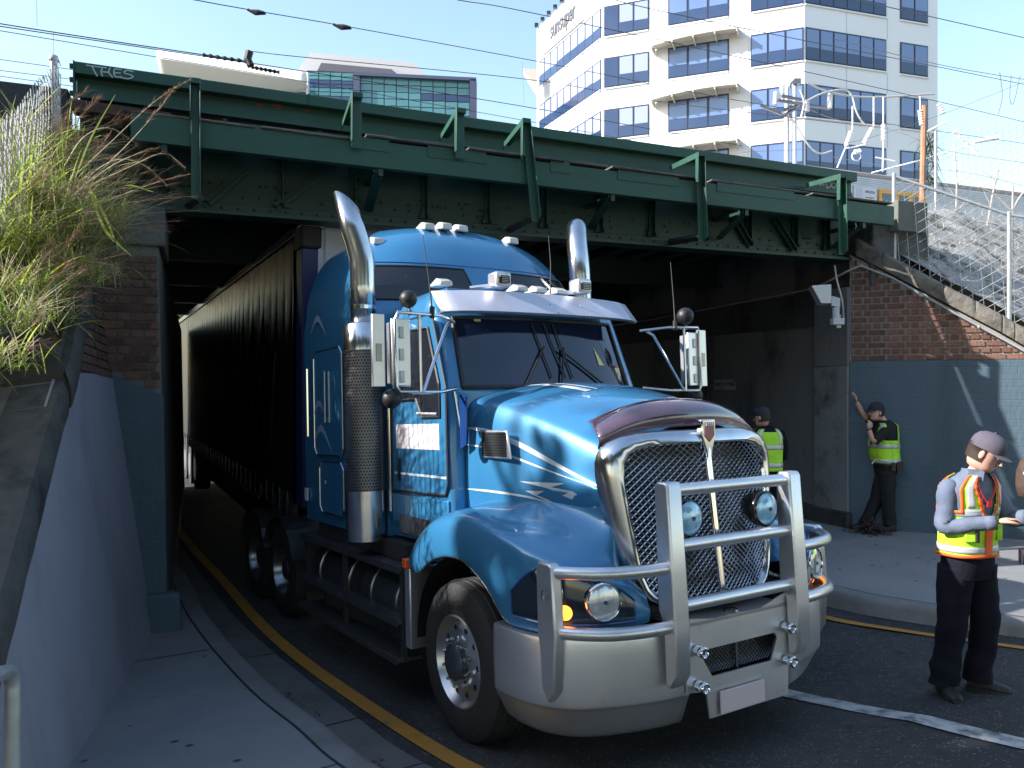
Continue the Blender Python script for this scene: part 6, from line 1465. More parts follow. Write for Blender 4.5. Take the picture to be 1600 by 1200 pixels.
for (x, y) in ((403, 18), (537, 41)):
    s2 = thing('wire_splice', 'twisted splice on the top wire, left one' if x < 450 else 'twisted splice on the top wire, right one', 'clamp'); mb = MB(); mb.tube([pY(x - 16, y - 3, 11), pY(x - 4, y + 4, 11), pY(x + 12, y + 3, 11)], .02, 5)
    mb.tube([pY(x - 10, y - 1, 11), pY(x, y + 1, 11), pY(x + 10, y + 2, 11)], [.02, .035, .02], 6)
    ob('body', mb, M['dark_steel'], s2)
# ------------------------------------------------------------------ plants on the right and beyond the bridge
pl = thing('palm_plant', 'dark drooping fronds hanging beside the rusty post', 'plant'); mb = MB()
for i in range(150):
    a = rngg.uniform(-1, 1); c = pY(1452 + rngg.uniform(-8, 10), rngg.uniform(200, 290), 16.2); d = Vector((rngg.uniform(-1, 1), rngg.uniform(-1, 1), rngg.uniform(-.9, .8))); blade(mb, c, d, rngg.uniform(.15, .45), .014, .6, 4)
ob('fronds', mb, M['palm'], pl, kind='stuff')
for (P0, lab) in (([(1435 + 53, 400), (1495, 300), (1478 + 12, 215)], 'bare twig standing in front of the second fence, left'), ([(1540, 370), (1552, 300), (1563, 248)], 'bare twig standing in front of the second fence, middle')):
    st = thing('bare_sapling', lab, 'sapling'); mb = MB(); C_ = crv([pY(a, b, 13.6) for a, b in P0], 10); mb.tube(C_, [.022 * (1 - i / 13) for i in range(10)], 5)
    for k in range(5):
        q = C_[3 + k]; mb.tube([q, q + Vector((rngg.uniform(-.25, .25), 0, rngg.uniform(.1, .3)))], [.008, .003], 4)
    ob('stem', mb, M['galv_dull'] if False else mat('pale_twig', (.42, .35, .3), .8), st)
mb = MB(); 
st = thing('bare_sapling', 'forked pale branch near the right edge behind the fence', 'sapling')
for C_ in ([(1580, 400), (1582, 330), (1583, 290)], [(1582, 330), (1555, 305), (1530, 292)], [(1583, 325), (1600, 300), (1640, 270)]): mb.tube(crv([pY(*c, 12.8) for c in C_], 8), .014, 5)
ob('stem', mb, mat('pale_branch', (.45, .4, .36), .8), st)
def tree(name, label, c, h, cr_, n, lf_=.16, trunk=.16, keep=None, group=None, seed=1, zc0=None, flat=1.0):
    rg = random.Random(seed); t = thing(name, label, 'tree', c, group=group)
    mb = MB(); top = Vector((0, 0, h * .75)); mb.tube([(0, 0, -.3), (.1, .05, h * .25), (-.05, .1, h * .5), top], [trunk, trunk * .8, trunk * .6, trunk * .3], 8); limbs = []
    for i in range(9):
        a = 2 * PI * i / 9 + rg.random(); z = h * rg.uniform(.3, .6); e = Vector((math.cos(a) * cr_ * .75, math.sin(a) * cr_ * .75, h * rg.uniform(.55, .95))); s = Vector((0, 0, z)); m_ = (s + e) / 2 + Vector((0, 0, .1 * h)); C_ = crv([s, m_, e], 8); mb.tube(C_, [trunk * .45 * (1 - j / 9) for j in range(8)], 5); limbs += [C_[4], C_[6], C_[7]]
    ob('trunk', mb, M['bark'], t, smooth=60)
    cl2 = [(l_, cr_ * rg.uniform(.25, .42)) for l_ in limbs] + [(top + Vector((rg.uniform(-1, 1), rg.uniform(-1, 1), rg.uniform(-.5, 1))) * cr_ * .4, cr_ * .4) for _ in range(6)]
    mb = MB(); C0 = Vector(c)
    for i in range(n):
        l_, r_ = rg.choice(cl2); d = Vector((rg.gauss(0, 1), rg.gauss(0, 1), rg.gauss(0, 1) * flat)).normalized() * r_ * rg.random() ** .4; p = l_ + d
        if keep and not keep(C0 + p): continue
        a = Vector((rg.uniform(-1, 1), rg.uniform(-1, 1), rg.uniform(-1, 1))).normalized() * lf_; b = a.cross(Vector((rg.uniform(-1, 1), rg.uniform(-1, 1), rg.uniform(-1, 1)))).normalized() * lf_ * .45
        mb.add([p - a, p + b, p + a, p - b], [(0, 1, 2, 3)])
    ob('crown', mb, M['leaf'], t, kind='stuff'); return t
for i, (x, y, h, cr_) in enumerate(((-11.6, 30, 6, 2.4), (-14.2, 33, 7, 3), (-9.4, 34, 6.5, 2.6), (-17, 38, 8, 3.5))):
    tree('street_tree', 'green tree seen in the gap beyond the trailer' , (x, y, -.4), h, cr_, 3500, .14, seed=30 + i, group='trees beyond the underpass')
# sun proxies: places the photograph shows in sunlight; gaps are cut in the unseen left crowns there
LIT = [(Vector((.75, 5.3, 1.9)), .75, .96), (Vector((.35, 5.6, 1.95)), .75, .93), (Vector((-.25, 6.0, 1.95)), .7, .72), (Vector((-.35, 6.3, 2.7)), .85, .95), (Vector((-1.2, 7.3, 3.9)), .75, .97), (Vector((-.4, 7.6, 3.7)), .9, .97), (Vector((-.1, 7.2, 3.1)), .6, .9), (Vector((-.7, 5.3, 1.25)), .55, .8), (Vector((.05, 5.0, 1.35)), .6, .88), (Vector((-.6, 5.9, 1.9)), .6, .85),
       (Vector((.4, 6.2, 2.9)), .8, .97), (Vector((-1.15, 6.48, 3.15)), .55, .97), (Vector((1.35, 6.5, 3.2)), .6, .97), (Vector((3.12, 5.5, 1.5)), .52, 1), (Vector((3.3, 5.3, 1.25)), .3, 1), (Vector((1.15, 5.0, 1.6)), .5, .85), (Vector((2.75, 4.75, -.05)), .16, .9), (Vector((5.75, 8.9, .1)), .45, .9), (Vector((6.3, 8.4, .1)), .5, .9)]
def keep_shade(p):
    if p.y > .2 and 800 + 1250 * p.x / p.y > -60: return False      # leaves inside the camera view are left out
    for c, r_, pr in LIT:
        w_ = p - c; t = w_.dot(-SUN); d = (w_ + SUN * t).length
        if d < r_ and t > 0:
            if (hash((round(p.x * 4.5), round(p.y * 4.5), round(p.z * 4.5))) % 1000) / 1000 < pr: return False
    t = (p.x + 4.3) / -SUN.x       # keep the bank, the fence and everything above the tracks in sun
    q = p - SUN * (-(p.x + 4.3) / SUN.x) * -1 if False else p + SUN * ((-4.3 - p.x) / SUN.x)
    if 4.2 < q.y < 6.6 and q.z > 2.9: return False
    q = p + SUN * ((G0.x - p.x) / SUN.x)
    if q.y > 7.0 and q.z > 4.95: return False
    q = p + SUN * ((6.0 - p.x) / SUN.x)
    if q.y > 9.0 and q.z > 1.0: return False
    return True
for i, (x, y, h, cr_) in enumerate(((-10.5, 4.6, 9.5, 3.6), (-11.2, 1.2, 10, 3.8), (-9.6, 7.9, 9.0, 2.8), (-9.8, 10.6, 8.2, 2.6), (-12, -2.5, 10, 4), (-17, 1, 14, 5), (-18, 8, 14, 5), (-16, -6, 13, 5))):  # back row added to block sky light; crowns shaped for the shade they cast
    tree('street_tree', 'unseen leafy tree left of the picture, crown shaped to shade the road', (x, y, -.4), h, cr_, 12000, .17, .2, keep_shade, 'unseen trees shaped to shade the road from the left', seed=60 + i, flat=.9)

# unseen trees added behind the viewer to keep the open sky off the road
for i, (x, y, h, cr_) in enumerate(((-6, -9, 11, 4.5), (1, -11, 12, 5), (8, -9, 11, 4.5), (14, -3, 10, 4), (-12, -8, 11, 4.5))):
    tree('street_tree', 'unseen tree added behind the camera to block sky light', (x, y, -.1), h, cr_, 5000, .33, .22, None, 'added trees behind the viewer that block the sky', seed=90 + i)
# ------------------------------------------------------------------ people
def skin(name, verts, edges, radii, m, parent, sub=2, root=0, smooth=True):
    me = bpy.data.meshes.new(name); me.from_pydata([tuple(v) for v in verts], edges, []); me.materials.append(m)
    o = bpy.data.objects.new(name, me); COL.objects.link(o); o.parent = parent
    sk = o.modifiers.new('skin', 'SKIN'); sk.use_smooth_shade = True; sk.branch_smoothing = .6
    if not me.skin_vertices: me.skin_vertices.new()
    for i, r_ in enumerate(radii):
        sv = me.skin_vertices[0].data[i]; sv.radius = (r_, r_) if not isinstance(r_, tuple) else r_; sv.use_root = (i == root)
    ss = o.modifiers.new('sub', 'SUBSURF'); ss.levels = sub; ss.render_levels = sub
    dg = bpy.context.evaluated_depsgraph_get(); dg.update(); me2 = bpy.data.meshes.new_from_object(o.evaluated_get(dg)); o.modifiers.clear(); o.data = me2; bpy.data.meshes.remove(me)
    me2.name = name; me2.shade_smooth()
    if not me2.materials: me2.materials.append(m)
    return o
def chainskin(name, chains, m, parent, sub=2):
    V_, E_, R_ = [], [], []
    idx = {}
    for ch in chains:
        prev = None
        for (p, r_) in ch:
            k = tuple(round(c, 4) for c in p)
            if k not in idx: idx[k] = len(V_); V_.append(p); R_.append(r_)
            i = idx[k]
            if prev is not None and prev != i: E_.append((prev, i))
            prev = i
    return skin(name, V_, E_, R_, m, parent, sub)
def lerp(a, b, t): return Vector(a) + (Vector(b) - Vector(a)) * t
def hand(parent, wrist, d, palm_n, s=1, m=None, curl=.6, name='hand'):
    """palm and five bent fingers grown from the wrist along d, palm facing palm_n"""
    d = Vector(d).normalized(); n = Vector(palm_n).normalized(); n = (n - d * n.dot(d)).normalized(); w = d.cross(n)
    W = Vector(wrist); mb = MB(); ch = []
    mb.ball(W + d * .045 * s, (.042 * s, .05 * s, .02 * s), 12, frame_M((0, 0, 0), w, d, n).to_3x3().to_4x4())
    for i, (off_, L_) in enumerate(((-.030, .062), (-.010, .072), (.010, .068), (.029, .052))):
        b = W + d * .078 * s + w * off_ * s; P = [W + d * .04 * s + w * off_ * .7 * s, b]; a = 0; q = b
        for k in range(3): a += curl * (.7 if k == 0 else .9); q = q + (d * math.cos(a) + n * math.sin(a)) * L_ * s * (.45, .32, .23)[k]; P.append(q)
        mb.tube(P, [.010 * s, .0095 * s, .0085 * s, .0075 * s, .0055 * s], 7)
    sgn_ = -1; P = [W + d * .02 * s + w * sgn_ * .02 * s, W + d * .05 * s + w * sgn_ * .05 * s + n * .01, W + d * .08 * s + w * sgn_ * .058 * s + n * .025, W + d * .10 * s + w * sgn_ * .05 * s + n * .035]
    mb.tube(P, [.013 * s, .011 * s, .0095 * s, .007 * s], 7)
    return ob(name, mb, m or M['skin'], parent, smooth=60)
def head(parent, c, fwd, s=1, hair=M['hair'], cap=None, tilt=0, beard=False):
    """egg-shaped head with face; c = centre, fwd = where the face points"""
    f = Vector(fwd).normalized(); sd = f.cross(UP).normalized(); u = sd.cross(f).normalized(); Mx = frame_M(c, sd, f, u)
    mb = MB(); rows = []
    prof = [(-.118, .030, .035), (-.105, .052, .062), (-.08, .064, .075), (-.045, .071, .084), (0, .075, .092), (.04, .077, .098), (.075, .070, .09), (.1, .05, .066), (.115, .022, .03), (.119, .002, .003)]
    for z, rx, ry in prof:
        row = []
        for j in range(24):
            a = 2 * PI * j / 24; x = rx * math.cos(a); y = ry * math.sin(a) + (.012 if z < -.05 and math.sin(a) > 0 else -.004)
            if math.sin(a) > .85:   # brow, eye socket, nose, mouth relief
                if -.02 < z < .02: y -= .006
                if .03 < z < .05: y += .003
            row.append(Mx @ (Vector((x, y, z)) * s))
        rows.append(row)
    mb.grid(rows, close=True); h = ob('head', mb, M['skin'], parent, smooth=180)
    k = MB(); q = lambda x, y, z: Mx @ (Vector((x, y, z)) * s)
    k.tube([q(0, .088, .012), q(0, .103, -.015), q(0, .112, -.032), q(0, .092, -.04)], [.007 * s, .009 * s, .013 * s, .008 * s], 8); ob('nose', k, M['skin'], h, smooth=60)
    for sx in (-1, 1):
        k = MB(); k.ball(q(sx * .03, .079, .006), .0105 * s, 10); e = ob('eye', k, M['eyew'], h, smooth=60); k = MB(); k.ball(q(sx * .03, .087, .005), .005 * s, 8); ob('pupil', k, M['hair'], e)
        k = MB(); k.tube([q(sx * .014, .089, .026), q(sx * .03, .090, .031), q(sx * .047, .078, .026)], .004 * s, 5); ob('eyebrow', k, hair, h)
        k = MB(); k.ball(q(sx * .078, -.005, -.01), (.009 * s, .018 * s, .03 * s), 10, frame_M((0, 0, 0), sd, f, u)); ob('ear', k, M['skin'], h, smooth=60)
    k = MB(); k.tube([q(-.022, .085, -.064), q(0, .094, -.062), q(.022, .085, -.064)], [.003 * s, .006 * s, .003 * s], 6); ob('mouth', k, M['lip'], h)
    # hair shell
    k = MB(); rows = []
    for z, rx, ry in ((-.06, .074, .092), (-.02, .079, .1), (.04, .083, .104), (.08, .075, .095), (.108, .05, .064), (.125, .01, .01)):
        rows.append([q(rx * math.cos(a), ry * math.sin(a) - .008, z) for a in [PI * .93 + (PI * 1.14) * j / 14 for j in range(15)]] if z < .05 else [q(rx * math.cos(a), ry * math.sin(a) - .004, z) for a in [2 * PI * j / 14 + PI * .93 for j in range(15)]])
    k.grid(rows); ob('hair', k, hair, h, smooth=180)
    if cap:
        k = MB(); rows = []
        for z, rx, ry in ((.025, .085, .106), (.05, .086, .107), (.08, .083, .102), (.11, .068, .084), (.13, .04, .05), (.137, .002, .002)): rows.append([q(rx * math.cos(a), ry * math.sin(a) - .004, z) for a in [2 * PI * j / 28 for j in range(28)]])
        k.grid(rows, close=True); c_ = ob('cap', k, cap, h, smooth=180)
        k = MB(); rows = []
        for r_ in (0, .35, .7, 1): rows.append([q(.078 * math.sin(a) * (1 - .12 * r_), .095 * math.cos(a) * .98 + .078 * r_ * math.cos(a * .8), .034 - .018 * r_ - .012 * math.sin(a) ** 2) for a in [-1.2 + 2.4 * j / 12 for j in range(13)]])
        k.grid(rows); ob('cap_peak', k, cap, c_, smooth=180, solid=.004); k = MB(); k.ball(q(0, -.004, .138), .007 * s, 8); ob('cap_button', k, cap, c_)
    return h
def ell_rings(mb, rings, n=28, wob=0, seed=0):   # rings: (centre, right axis vec, fwd axis vec)
    rows = []
    for k, (c, a_, b_) in enumerate(rings):
        row = []
        for j in range(n):
            t = 2 * PI * j / n; p = Vector(c) + Vector(a_) * math.copysign(abs(math.cos(t)) ** .85, math.cos(t)) + Vector(b_) * math.copysign(abs(math.sin(t)) ** .85, math.sin(t))
            if wob: p = p + (p - Vector(c)).normalized() * wob * noise.noise(p * 9 + Vector((seed, 0, 0)))
            row.append(p)
        rows.append(row)
    mb.grid(rows, close=True); return rows
def leg(name, hip, knee, ankle, rs, m, parent, wob=.014, sd=0):
    C_ = crv([hip, lerp(hip, knee, .5), knee, lerp(knee, ankle, .5), ankle], 22); mb = MB(); rows = []
    rr = crv([(r_, 0, 0) for r_ in rs], 22)
    for i, c in enumerate(C_):
        row = []
        for j in range(20):
            a = 2 * PI * j / 20; r_ = rr[i].x; p = c + Vector((math.cos(a) * r_, math.sin(a) * r_ * 1.05, 0)); w_ = wob * (1.6 if i > 17 else .8); p += (p - c).normalized() * w_ * noise.noise(Vector((p.x * 8 + sd, p.y * 8, p.z * 13))); row.append(p)
        rows.append(row)
    mb.grid(rows, close=True); mb.f.append(tuple(range(20))[::-1]); mb.m.append(0); return mb
def boot(parent, ankle, d, L_=.27, m=None, name='boot'):
    d = Vector((d[0], d[1], 0)).normalized(); w = Vector((-d.y, d.x, 0)); A = Vector((ankle[0], ankle[1], 0)); mb = MB()
    zz = ankle[2]
    sect = [(-.075, .035, .09), (-.05, .042, .125), (0, .045, .125), (.05, .045, .095), (.11, .05, .07), (.16, .048, .06), (.19, .03, .045)]
    rows = []
    for y, hw, h in sect:
        rows.append([A + d * y + w * hw * math.cos(a) + UP * (zz + h * .5 + h * .5 * math.sin(a) if math.sin(a) > 0 else zz + h * .5 * (1 + max(-1, 1.6 * math.sin(a)))) for a in [2 * PI * j / 14 for j in range(14)]])
    mb.grid(rows, close=True); mb.f += [tuple(range(14)), tuple(range(14 * 6, 14 * 7))[::-1]]; mb.m += [0, 0]
    b_ = ob(name, mb, m or M['shoe'], parent, smooth=70); s_ = MB(); s_.prism([A + d * y + w * x + UP * (zz + .0) for y, x in ((-.085, -.035), (-.085, .035), (.05, .05), (.15, .052), (.2, .02), (.2, -.02), (.15, -.052), (.05, -.05))], UP * .022); ob('sole', s_, M['rubber'], b_, bevel=.004); return b_

# --- person 1: checking a phone, standing on the road
p1 = thing('person', 'person in purple grey cap and hi vis vest standing on the road with a phone', 'person', (3.13, 5.5, -.02))
fw = Vector((.62, -.78, 0)).normalized(); rt = Vector((fw.y, -fw.x, 0)) * -1    # rt: viewer's right side of the torso... 
rt = Vector((.80, .34, 0)).normalized(); fw = Vector((rt.y, -rt.x, 0))
def tor(z, lean=0): return Vector((.0 + lean, -.0 + lean * -.3, z))
S_l = Vector((-.165, -.065, 1.415)); S_r = Vector((.185, .06, 1.41))
El = Vector((-.205, -.10, 1.16)); Wl = Vector((.05, -.27, 1.215)); Er = Vector((.29, -.02, 1.20)); Wr = Vector((.33, -.22, 1.245))
hipL, hipR = Vector((-.09, -.02, .92)), Vector((.10, .04, .92)); kL, kR = Vector((-.125, -.04, .50)), Vector((.12, .0, .50)); aL, aR = Vector((-.165, .0, .06)), Vector((.11, .05, .06))
neck = Vector((.03, -.03, 1.51)); hd = Vector((.075, -.085, 1.655))
body = chainskin('body', [[((0, 0, .98), .13), ((0, 0, 1.15), .13), ((.01, -.01, 1.35), .125), (tuple(neck), .058), (tuple(lerp(neck, hd, .6)), .055)],
    [((0, 0, .98), .13), (tuple(hipL), .085), (tuple(kL), .055), (tuple(aL), .04)], [((0, 0, .98), .13), (tuple(hipR), .085), (tuple(kR), .055), (tuple(aR), .04)],
    [((.01, -.01, 1.35), .125), (tuple(S_l), .05), (tuple(El), .038), (tuple(Wl), .026)], [((.01, -.01, 1.35), .125), (tuple(S_r), .05), (tuple(Er), .038), (tuple(Wr), .026)]], M['skin'], p1)
h1 = head(p1, hd, (.68, -.55, -.42), 1.06, cap=M['cap'])
# trousers
mb = MB(); ell_rings(mb, [((0, 0, .985), rt * .175, fw * .125), ((0, 0, .93), rt * .185, fw * .135), ((0, 0, .86), rt * .19, fw * .14), ((0, 0, .80), rt * .185, fw * .13)], 28, .01)
lm1 = leg('l', (-.085, -.02, .88), kL, (-.165, 0, .075), (.115, .105, .095, .088, .105), None, None, .02, 1); lm2 = leg('l', (.09, .03, .88), kR, (.10, .05, .075), (.115, .105, .092, .085, .1), None, None, .02, 5)
mb.add(lm1.v, lm1.f); mb.add(lm2.v, lm2.f)
for c_ in ((-.18, -.03, .62), ): mb.ball(c_, (.03, .06, .10), 10)
ob('trousers', mb, M['navycl'], p1, smooth=180)
mb = MB(); R_ = []
for z, k in ((.965, 1.03), (1.005, 1.03)): R_.append([Vector((0, 0, z)) + rt * .178 * k * math.cos(a) + fw * .128 * k * math.sin(a) for a in [2 * PI * j / 32 for j in range(32)]])
mb.grid(R_, close=True); bl = ob('belt', mb, M['leather'], p1, smooth=60, solid=.006)
mb = MB(); q = Vector((0, 0, .985)) + fw * .134 + rt * .02; Mx = frame_M(q, rt, fw, UP); mb.tube([Mx @ Vector(v) for v in ((-.03, .004, -.02), (.03, .004, -.02), (.03, .004, .02), (-.03, .004, .02), (-.03, .004, -.02))], .004, 5); ob('belt_buckle', mb, M['galv'], bl)
# shirt: torso and sleeves
mb = MB(); T1 = [((.0, .0, .99), .175, .125), ((.0, .0, 1.08), .178, .135), ((.0, -.005, 1.2), .185, .14), ((.005, -.01, 1.32), .2, .135), ((.01, -.01, 1.42), .205, .12), ((.02, -.015, 1.48), .15, .1), ((.03, -.025, 1.52), .075, .075), ((.03, -.028, 1.545), .07, .072)]
ell_rings(mb, [(c, rt * a, fw * b) for c, a, b in T1], 32, .008); ob('shirt', mb, M['shirt'], p1, smooth=180)
for nm, S_, E2, W_, ct in (('sleeve', S_l, El, Wl, .93), ('sleeve', S_r, Er, Wr, .93)):
    C_ = crv([lerp(S_, (.01, -.01, 1.38), .5), S_, lerp(S_, E2, .5), E2, lerp(E2, W_, .5), lerp(E2, W_, ct)], 26); mb = MB(); rows = []; rr = crv([(x, 0, 0) for x in (.03, .062, .063, .058, .052, .040)], 26)
    mb.tube(C_, [rr[i].x * (1 + .10 * noise.noise(Vector((i * .55, 0, S_.x * 9)))) for i in range(26)], 16); s_ = ob('sleeve', mb, M['shirt'], p1, smooth=180)
    mb = MB(); e = C_[-1]; dd = (C_[-1] - C_[-3]).normalized(); mb.tube([e - dd * .05, e + dd * .012], [.044, .043], 16, caps=False); ob('cuff', mb, M['shirt'], s_, smooth=60, solid=.004)
for nm, sx in (('collar', -1), ('collar', 1)):
    mb = MB(); b = Vector((.03, -.03, 1.545)); mb.add([b + fw * .085 + rt * .008 * sx, b + rt * .085 * sx + fw * .02, b + rt * .095 * sx + fw * .03 - UP * .045, b + fw * .105 + rt * .055 * sx - UP * .075], [(0, 1, 2, 3)]); ob('collar', mb, M['shirt'], p1, solid=.004)
# vest: open ring with arm holes, made of front, back panels
def vest(parent, T1_, rt, fw, M_, zlo, zhi, tape=((1.06, 1.11),), braces=True, trim=None, n=48, gap=.10, off_=.014):
    def at_(z, a, o):
        for (c0_, a0, b0), (c1_, a1, b1) in zip(T1_[:-1], T1_[1:]):
            if z <= c1_[2] or (c1_, a1, b1) == T1_[-1]:
                f_ = max(0, min(1, (z - c0_[2]) / (c1_[2] - c0_[2]))); c = lerp(c0_, c1_, f_); A_ = a0 + (a1 - a0) * f_ + o; B_ = b0 + (b1 - b0) * f_ + o
                ca, sa = math.cos(a), math.sin(a)
                return Vector((c.x, c.y, z)) + rt * A_ * math.copysign(abs(ca) ** .85, ca) + fw * B_ * math.copysign(abs(sa) ** .85, sa) + fw * .0
    def flare(z): return .012 * max(0, (zlo + .2 - z) / .2)
    zs = [zlo + (zhi - zlo) * i / 26 for i in range(27)]
    def okc(z, a):
        a = (a + 2 * PI) % (2 * PI); front = a < PI; side_ = abs(math.cos(a))
        if z > zhi - .235 and side_ > .86: return False
        if z > zhi - .04 and side_ < .42: return False
        if front:
            w_ = .045 + max(0, (z - (zlo + .22)) / .3) * .42
            if abs(a - PI / 2) < w_ * (1 if z > zlo + .22 else .35): return False
        return True
    def patch(fn, o, m, nm, zsub=None):
        mb = MB(); vi = {}
        V_ = []; Fs = []
        Z_ = zsub or zs
        for i in range(len(Z_) - 1):
            for j in range(n * 2):
                a0, a1 = PI * j / n, PI * (j + 1) / n; z0, z1 = Z_[i], Z_[i + 1]; am = (a0 + a1) / 2; zm = (z0 + z1) / 2
                if not (okc(zm, am) and fn(zm, am)): continue
                f_ = []
                for (z, a) in ((z0, a0), (z0, a1), (z1, a1), (z1, a0)):
                    k = (round(z, 4), round(a, 4))
                    if k not in vi: vi[k] = len(V_); p = at_(z, a, o + flare(z)); p += (fw * math.sin(a) + rt * math.cos(a)) * .006 * noise.noise(p * 10); V_.append(p)
                    f_.append(vi[k])
                Fs.append(f_)
        mb.add(V_, Fs)
        return ob(nm, mb, m, par_, smooth=180, solid=.003)
    par_ = parent
    v = patch(lambda z, a: True, off_, M_, 'hi_vis_vest'); par_ = v
    for i_, (z0, z1) in enumerate(tape): patch(lambda z, a: True, off_ + .005, M['reflect'], 'reflective_band', [z0 + (z1 - z0) * k / 3 for k in range(4)])
    if braces:
        for sx_ in (-1, 1):
            for sy_ in (-1, 1): patch(lambda z, a: .50 < sx_ * math.cos(a) < .72 and sy_ * math.sin(a) > 0 and z > tape[-1][1], off_ + .005, M['reflect'], 'reflective_brace')
    if trim:
        patch(lambda z, a: (a < PI and abs(a - PI / 2) < .045 + max(0, (z - (zlo + .22)) / .3) * .42 + .11 and not okc(z, a - .16 * (1 if a < PI / 2 else -1) * -1) or (a < PI and abs(a - PI / 2) < .16 and z < zlo + .24)) or (z > zhi - .26 and abs(math.cos(a)) > .80) or z < zlo + .018, off_ + .008, trim, 'orange_trim')
    return v, at_
v1, at1 = vest(p1, T1, rt, fw, M['hivis'], .955, 1.505, tape=((.985, 1.03), (1.235, 1.285)), trim=M['hivis_or'])
for a_ in (PI * .30, PI * .70):
    p = at1(1.12, a_, .022); mb = MB(); d = (rt * math.cos(a_) + fw * math.sin(a_)).normalized(); tg = UP.cross(d); mb.box(-.05, .05, -.012, .022, -.055, .06, frame_M(p, tg, d, UP)); pk = ob('vest_pocket', mb, M['hivis'], v1, bevel=.01)
mb = MB(); p = at1(1.13, PI * .66, .05); mb.box(-.012, .012, -.008, .01, -.06, .05, frame_M(p, rt, fw, UP)); ob('clip', mb, M['black'], v1, bevel=.003)
mb = MB(); nb__ = [at1(1.50, PI * .68, .018), at1(1.42, PI * .60, .02), at1(1.33, PI * .52, .022), at1(1.42, PI * .42, .02), at1(1.50, PI * .32, .018)]; mb.tube(crv(nb__, 14), .006, 6); mb.box(-.012, .03, -.002, .008, -.03, .01, frame_M(nb__[2], rt, fw, UP)); ob('lanyard', mb, M['red'], p1)
hL = hand(p1, lerp(El, Wl, .97), (Vector((.25, -.28, 1.265)) - Wl), (.0, -.2, -1), 1.0, curl=.35); hR = hand(p1, Wr, (.02, -.12, .10), (-.5, -.1, .5), 1.0, curl=.75)
ph = thing('phone', 'dark mobile phone held by the person in the purple grey cap', 'phone', (3.13 + .33, 5.5 - .335, 1.275 - .02)); mb = MB(); mb.box(-.037, .037, -.004, .004, -.07, .07, Matrix.Rotation(R(12), 4, 'Y') @ Matrix.Rotation(R(-62), 4, 'X')); ob('case', mb, M['blackgl'], ph, bevel=.003)
mb = MB(); mb.box(-.033, .033, .0045, .0055, -.065, .065, Matrix.Rotation(R(12), 4, 'Y') @ Matrix.Rotation(R(-62), 4, 'X')); ob('screen', mb, M['glass_ws'], ph)
boot(p1, (-.165, -.02, 0), (-.1, -1, 0)); boot(p1, (.10, .03, 0), (.9, -.45, 0))

# --- person 2: leaning at the wall with a raised arm
p2 = thing('person', 'person in navy cap and green yellow vest reaching up to the teal wall', 'person', (5.10, 10.92, .1)); k2 = 10.92 / 1250
L2 = lambda px, py, dy=0: Vector(((px - 800) * (10.92 + dy) / 1250 - 5.10, dy, CAM_H + (600 - py) * (10.92 + dy) / 1250 - .1))
rt2 = Vector((.1, -1, 0)).normalized(); fw2 = Vector((-1, -.1, 0)).normalized()
pel = L2(1384, 722); chest = L2(1382, 672); nk = L2(1380, 654); hd2 = L2(1369, 645, .0)
shN, shF = L2(1386, 672, -.16), L2(1378, 668, .16); elN, wrN = L2(1364, 691, -.22), L2(1357, 668, -.2); elF, wrF = L2(1350, 650, .12), L2(1338, 627, .08)
hN, hF = L2(1386, 735, -.07), L2(1381, 735, .08); knN, knF = L2(1387, 778, -.08), L2(1370, 778, .08); anN, anF = L2(1390, 819, -.08), L2(1352, 818, .1)
chainskin('body', [[(tuple(pel), .12), (tuple(lerp(pel, chest, .5)), .125), (tuple(chest), .13), (tuple(nk), .06), (tuple(lerp(nk, hd2, .5)), .055)], [(tuple(pel), .12), (tuple(hN), .085), (tuple(knN), .055), (tuple(anN), .04)], [(tuple(pel), .12), (tuple(hF), .085), (tuple(knF), .055), (tuple(anF), .04)],
    [(tuple(chest), .13), (tuple(shN), .055), (tuple(elN), .042), (tuple(wrN), .03)], [(tuple(chest), .13), (tuple(shF), .055), (tuple(elF), .042), (tuple(wrF), .03)]], M['skin'], p2)
head(p2, hd2 + Vector((0, 0, .01)), (-.95, -.25, .05), 1.0, cap=M['navycap'])
T2 = [((pel.x, 0, pel.z - .03), .165, .13), ((pel.x - .02, 0, pel.z + .1), .17, .165), ((pel.x - .03, 0, pel.z + .22), .18, .17), ((chest.x - .01, 0, chest.z - .02), .195, .14), ((chest.x, 0, chest.z + .07), .19, .12), ((nk.x, 0, nk.z - .02), .09, .08)]
mb = MB(); ell_rings(mb, [(c, rt2 * a, fw2 * b) for c, a, b in T2], 28); ob('shirt', mb, M['blackcl'], p2, smooth=180)
for a_, b_ in ((shN, elN), (shF, elF)): mb = MB(); mb.tube([lerp(a_, chest, .6), lerp(a_, chest, .15), lerp(a_, b_, .2), lerp(a_, b_, .5), lerp(a_, b_, .85)], [.04, .068, .07, .068, .062], 14); ob('sleeve', mb, M['blackcl'], p2, smooth=60)
vest(p2, T2, rt2, fw2, M['hivis'], pel.z - .01, chest.z + .10, tape=((pel.z + .0, pel.z + .05), (pel.z + .2, pel.z + .25)), trim=None)
mb = MB(); ell_rings(mb, [((pel.x, 0, pel.z + .0), rt2 * .165, fw2 * .135), ((pel.x, 0, pel.z - .08), rt2 * .17, fw2 * .14), ((pel.x, 0, pel.z - .16), rt2 * .165, fw2 * .13)], 24)
for a_, b_, c_, sd in ((hN, knN, anN, 3), (hF, knF, anF, 7)): l_ = leg('l', a_, b_, c_, (.115, .11, .095, .085, .085), None, None, .012, sd); mb.add(l_.v, l_.f)
ob('trousers', mb, M['blackcl'], p2, smooth=180)
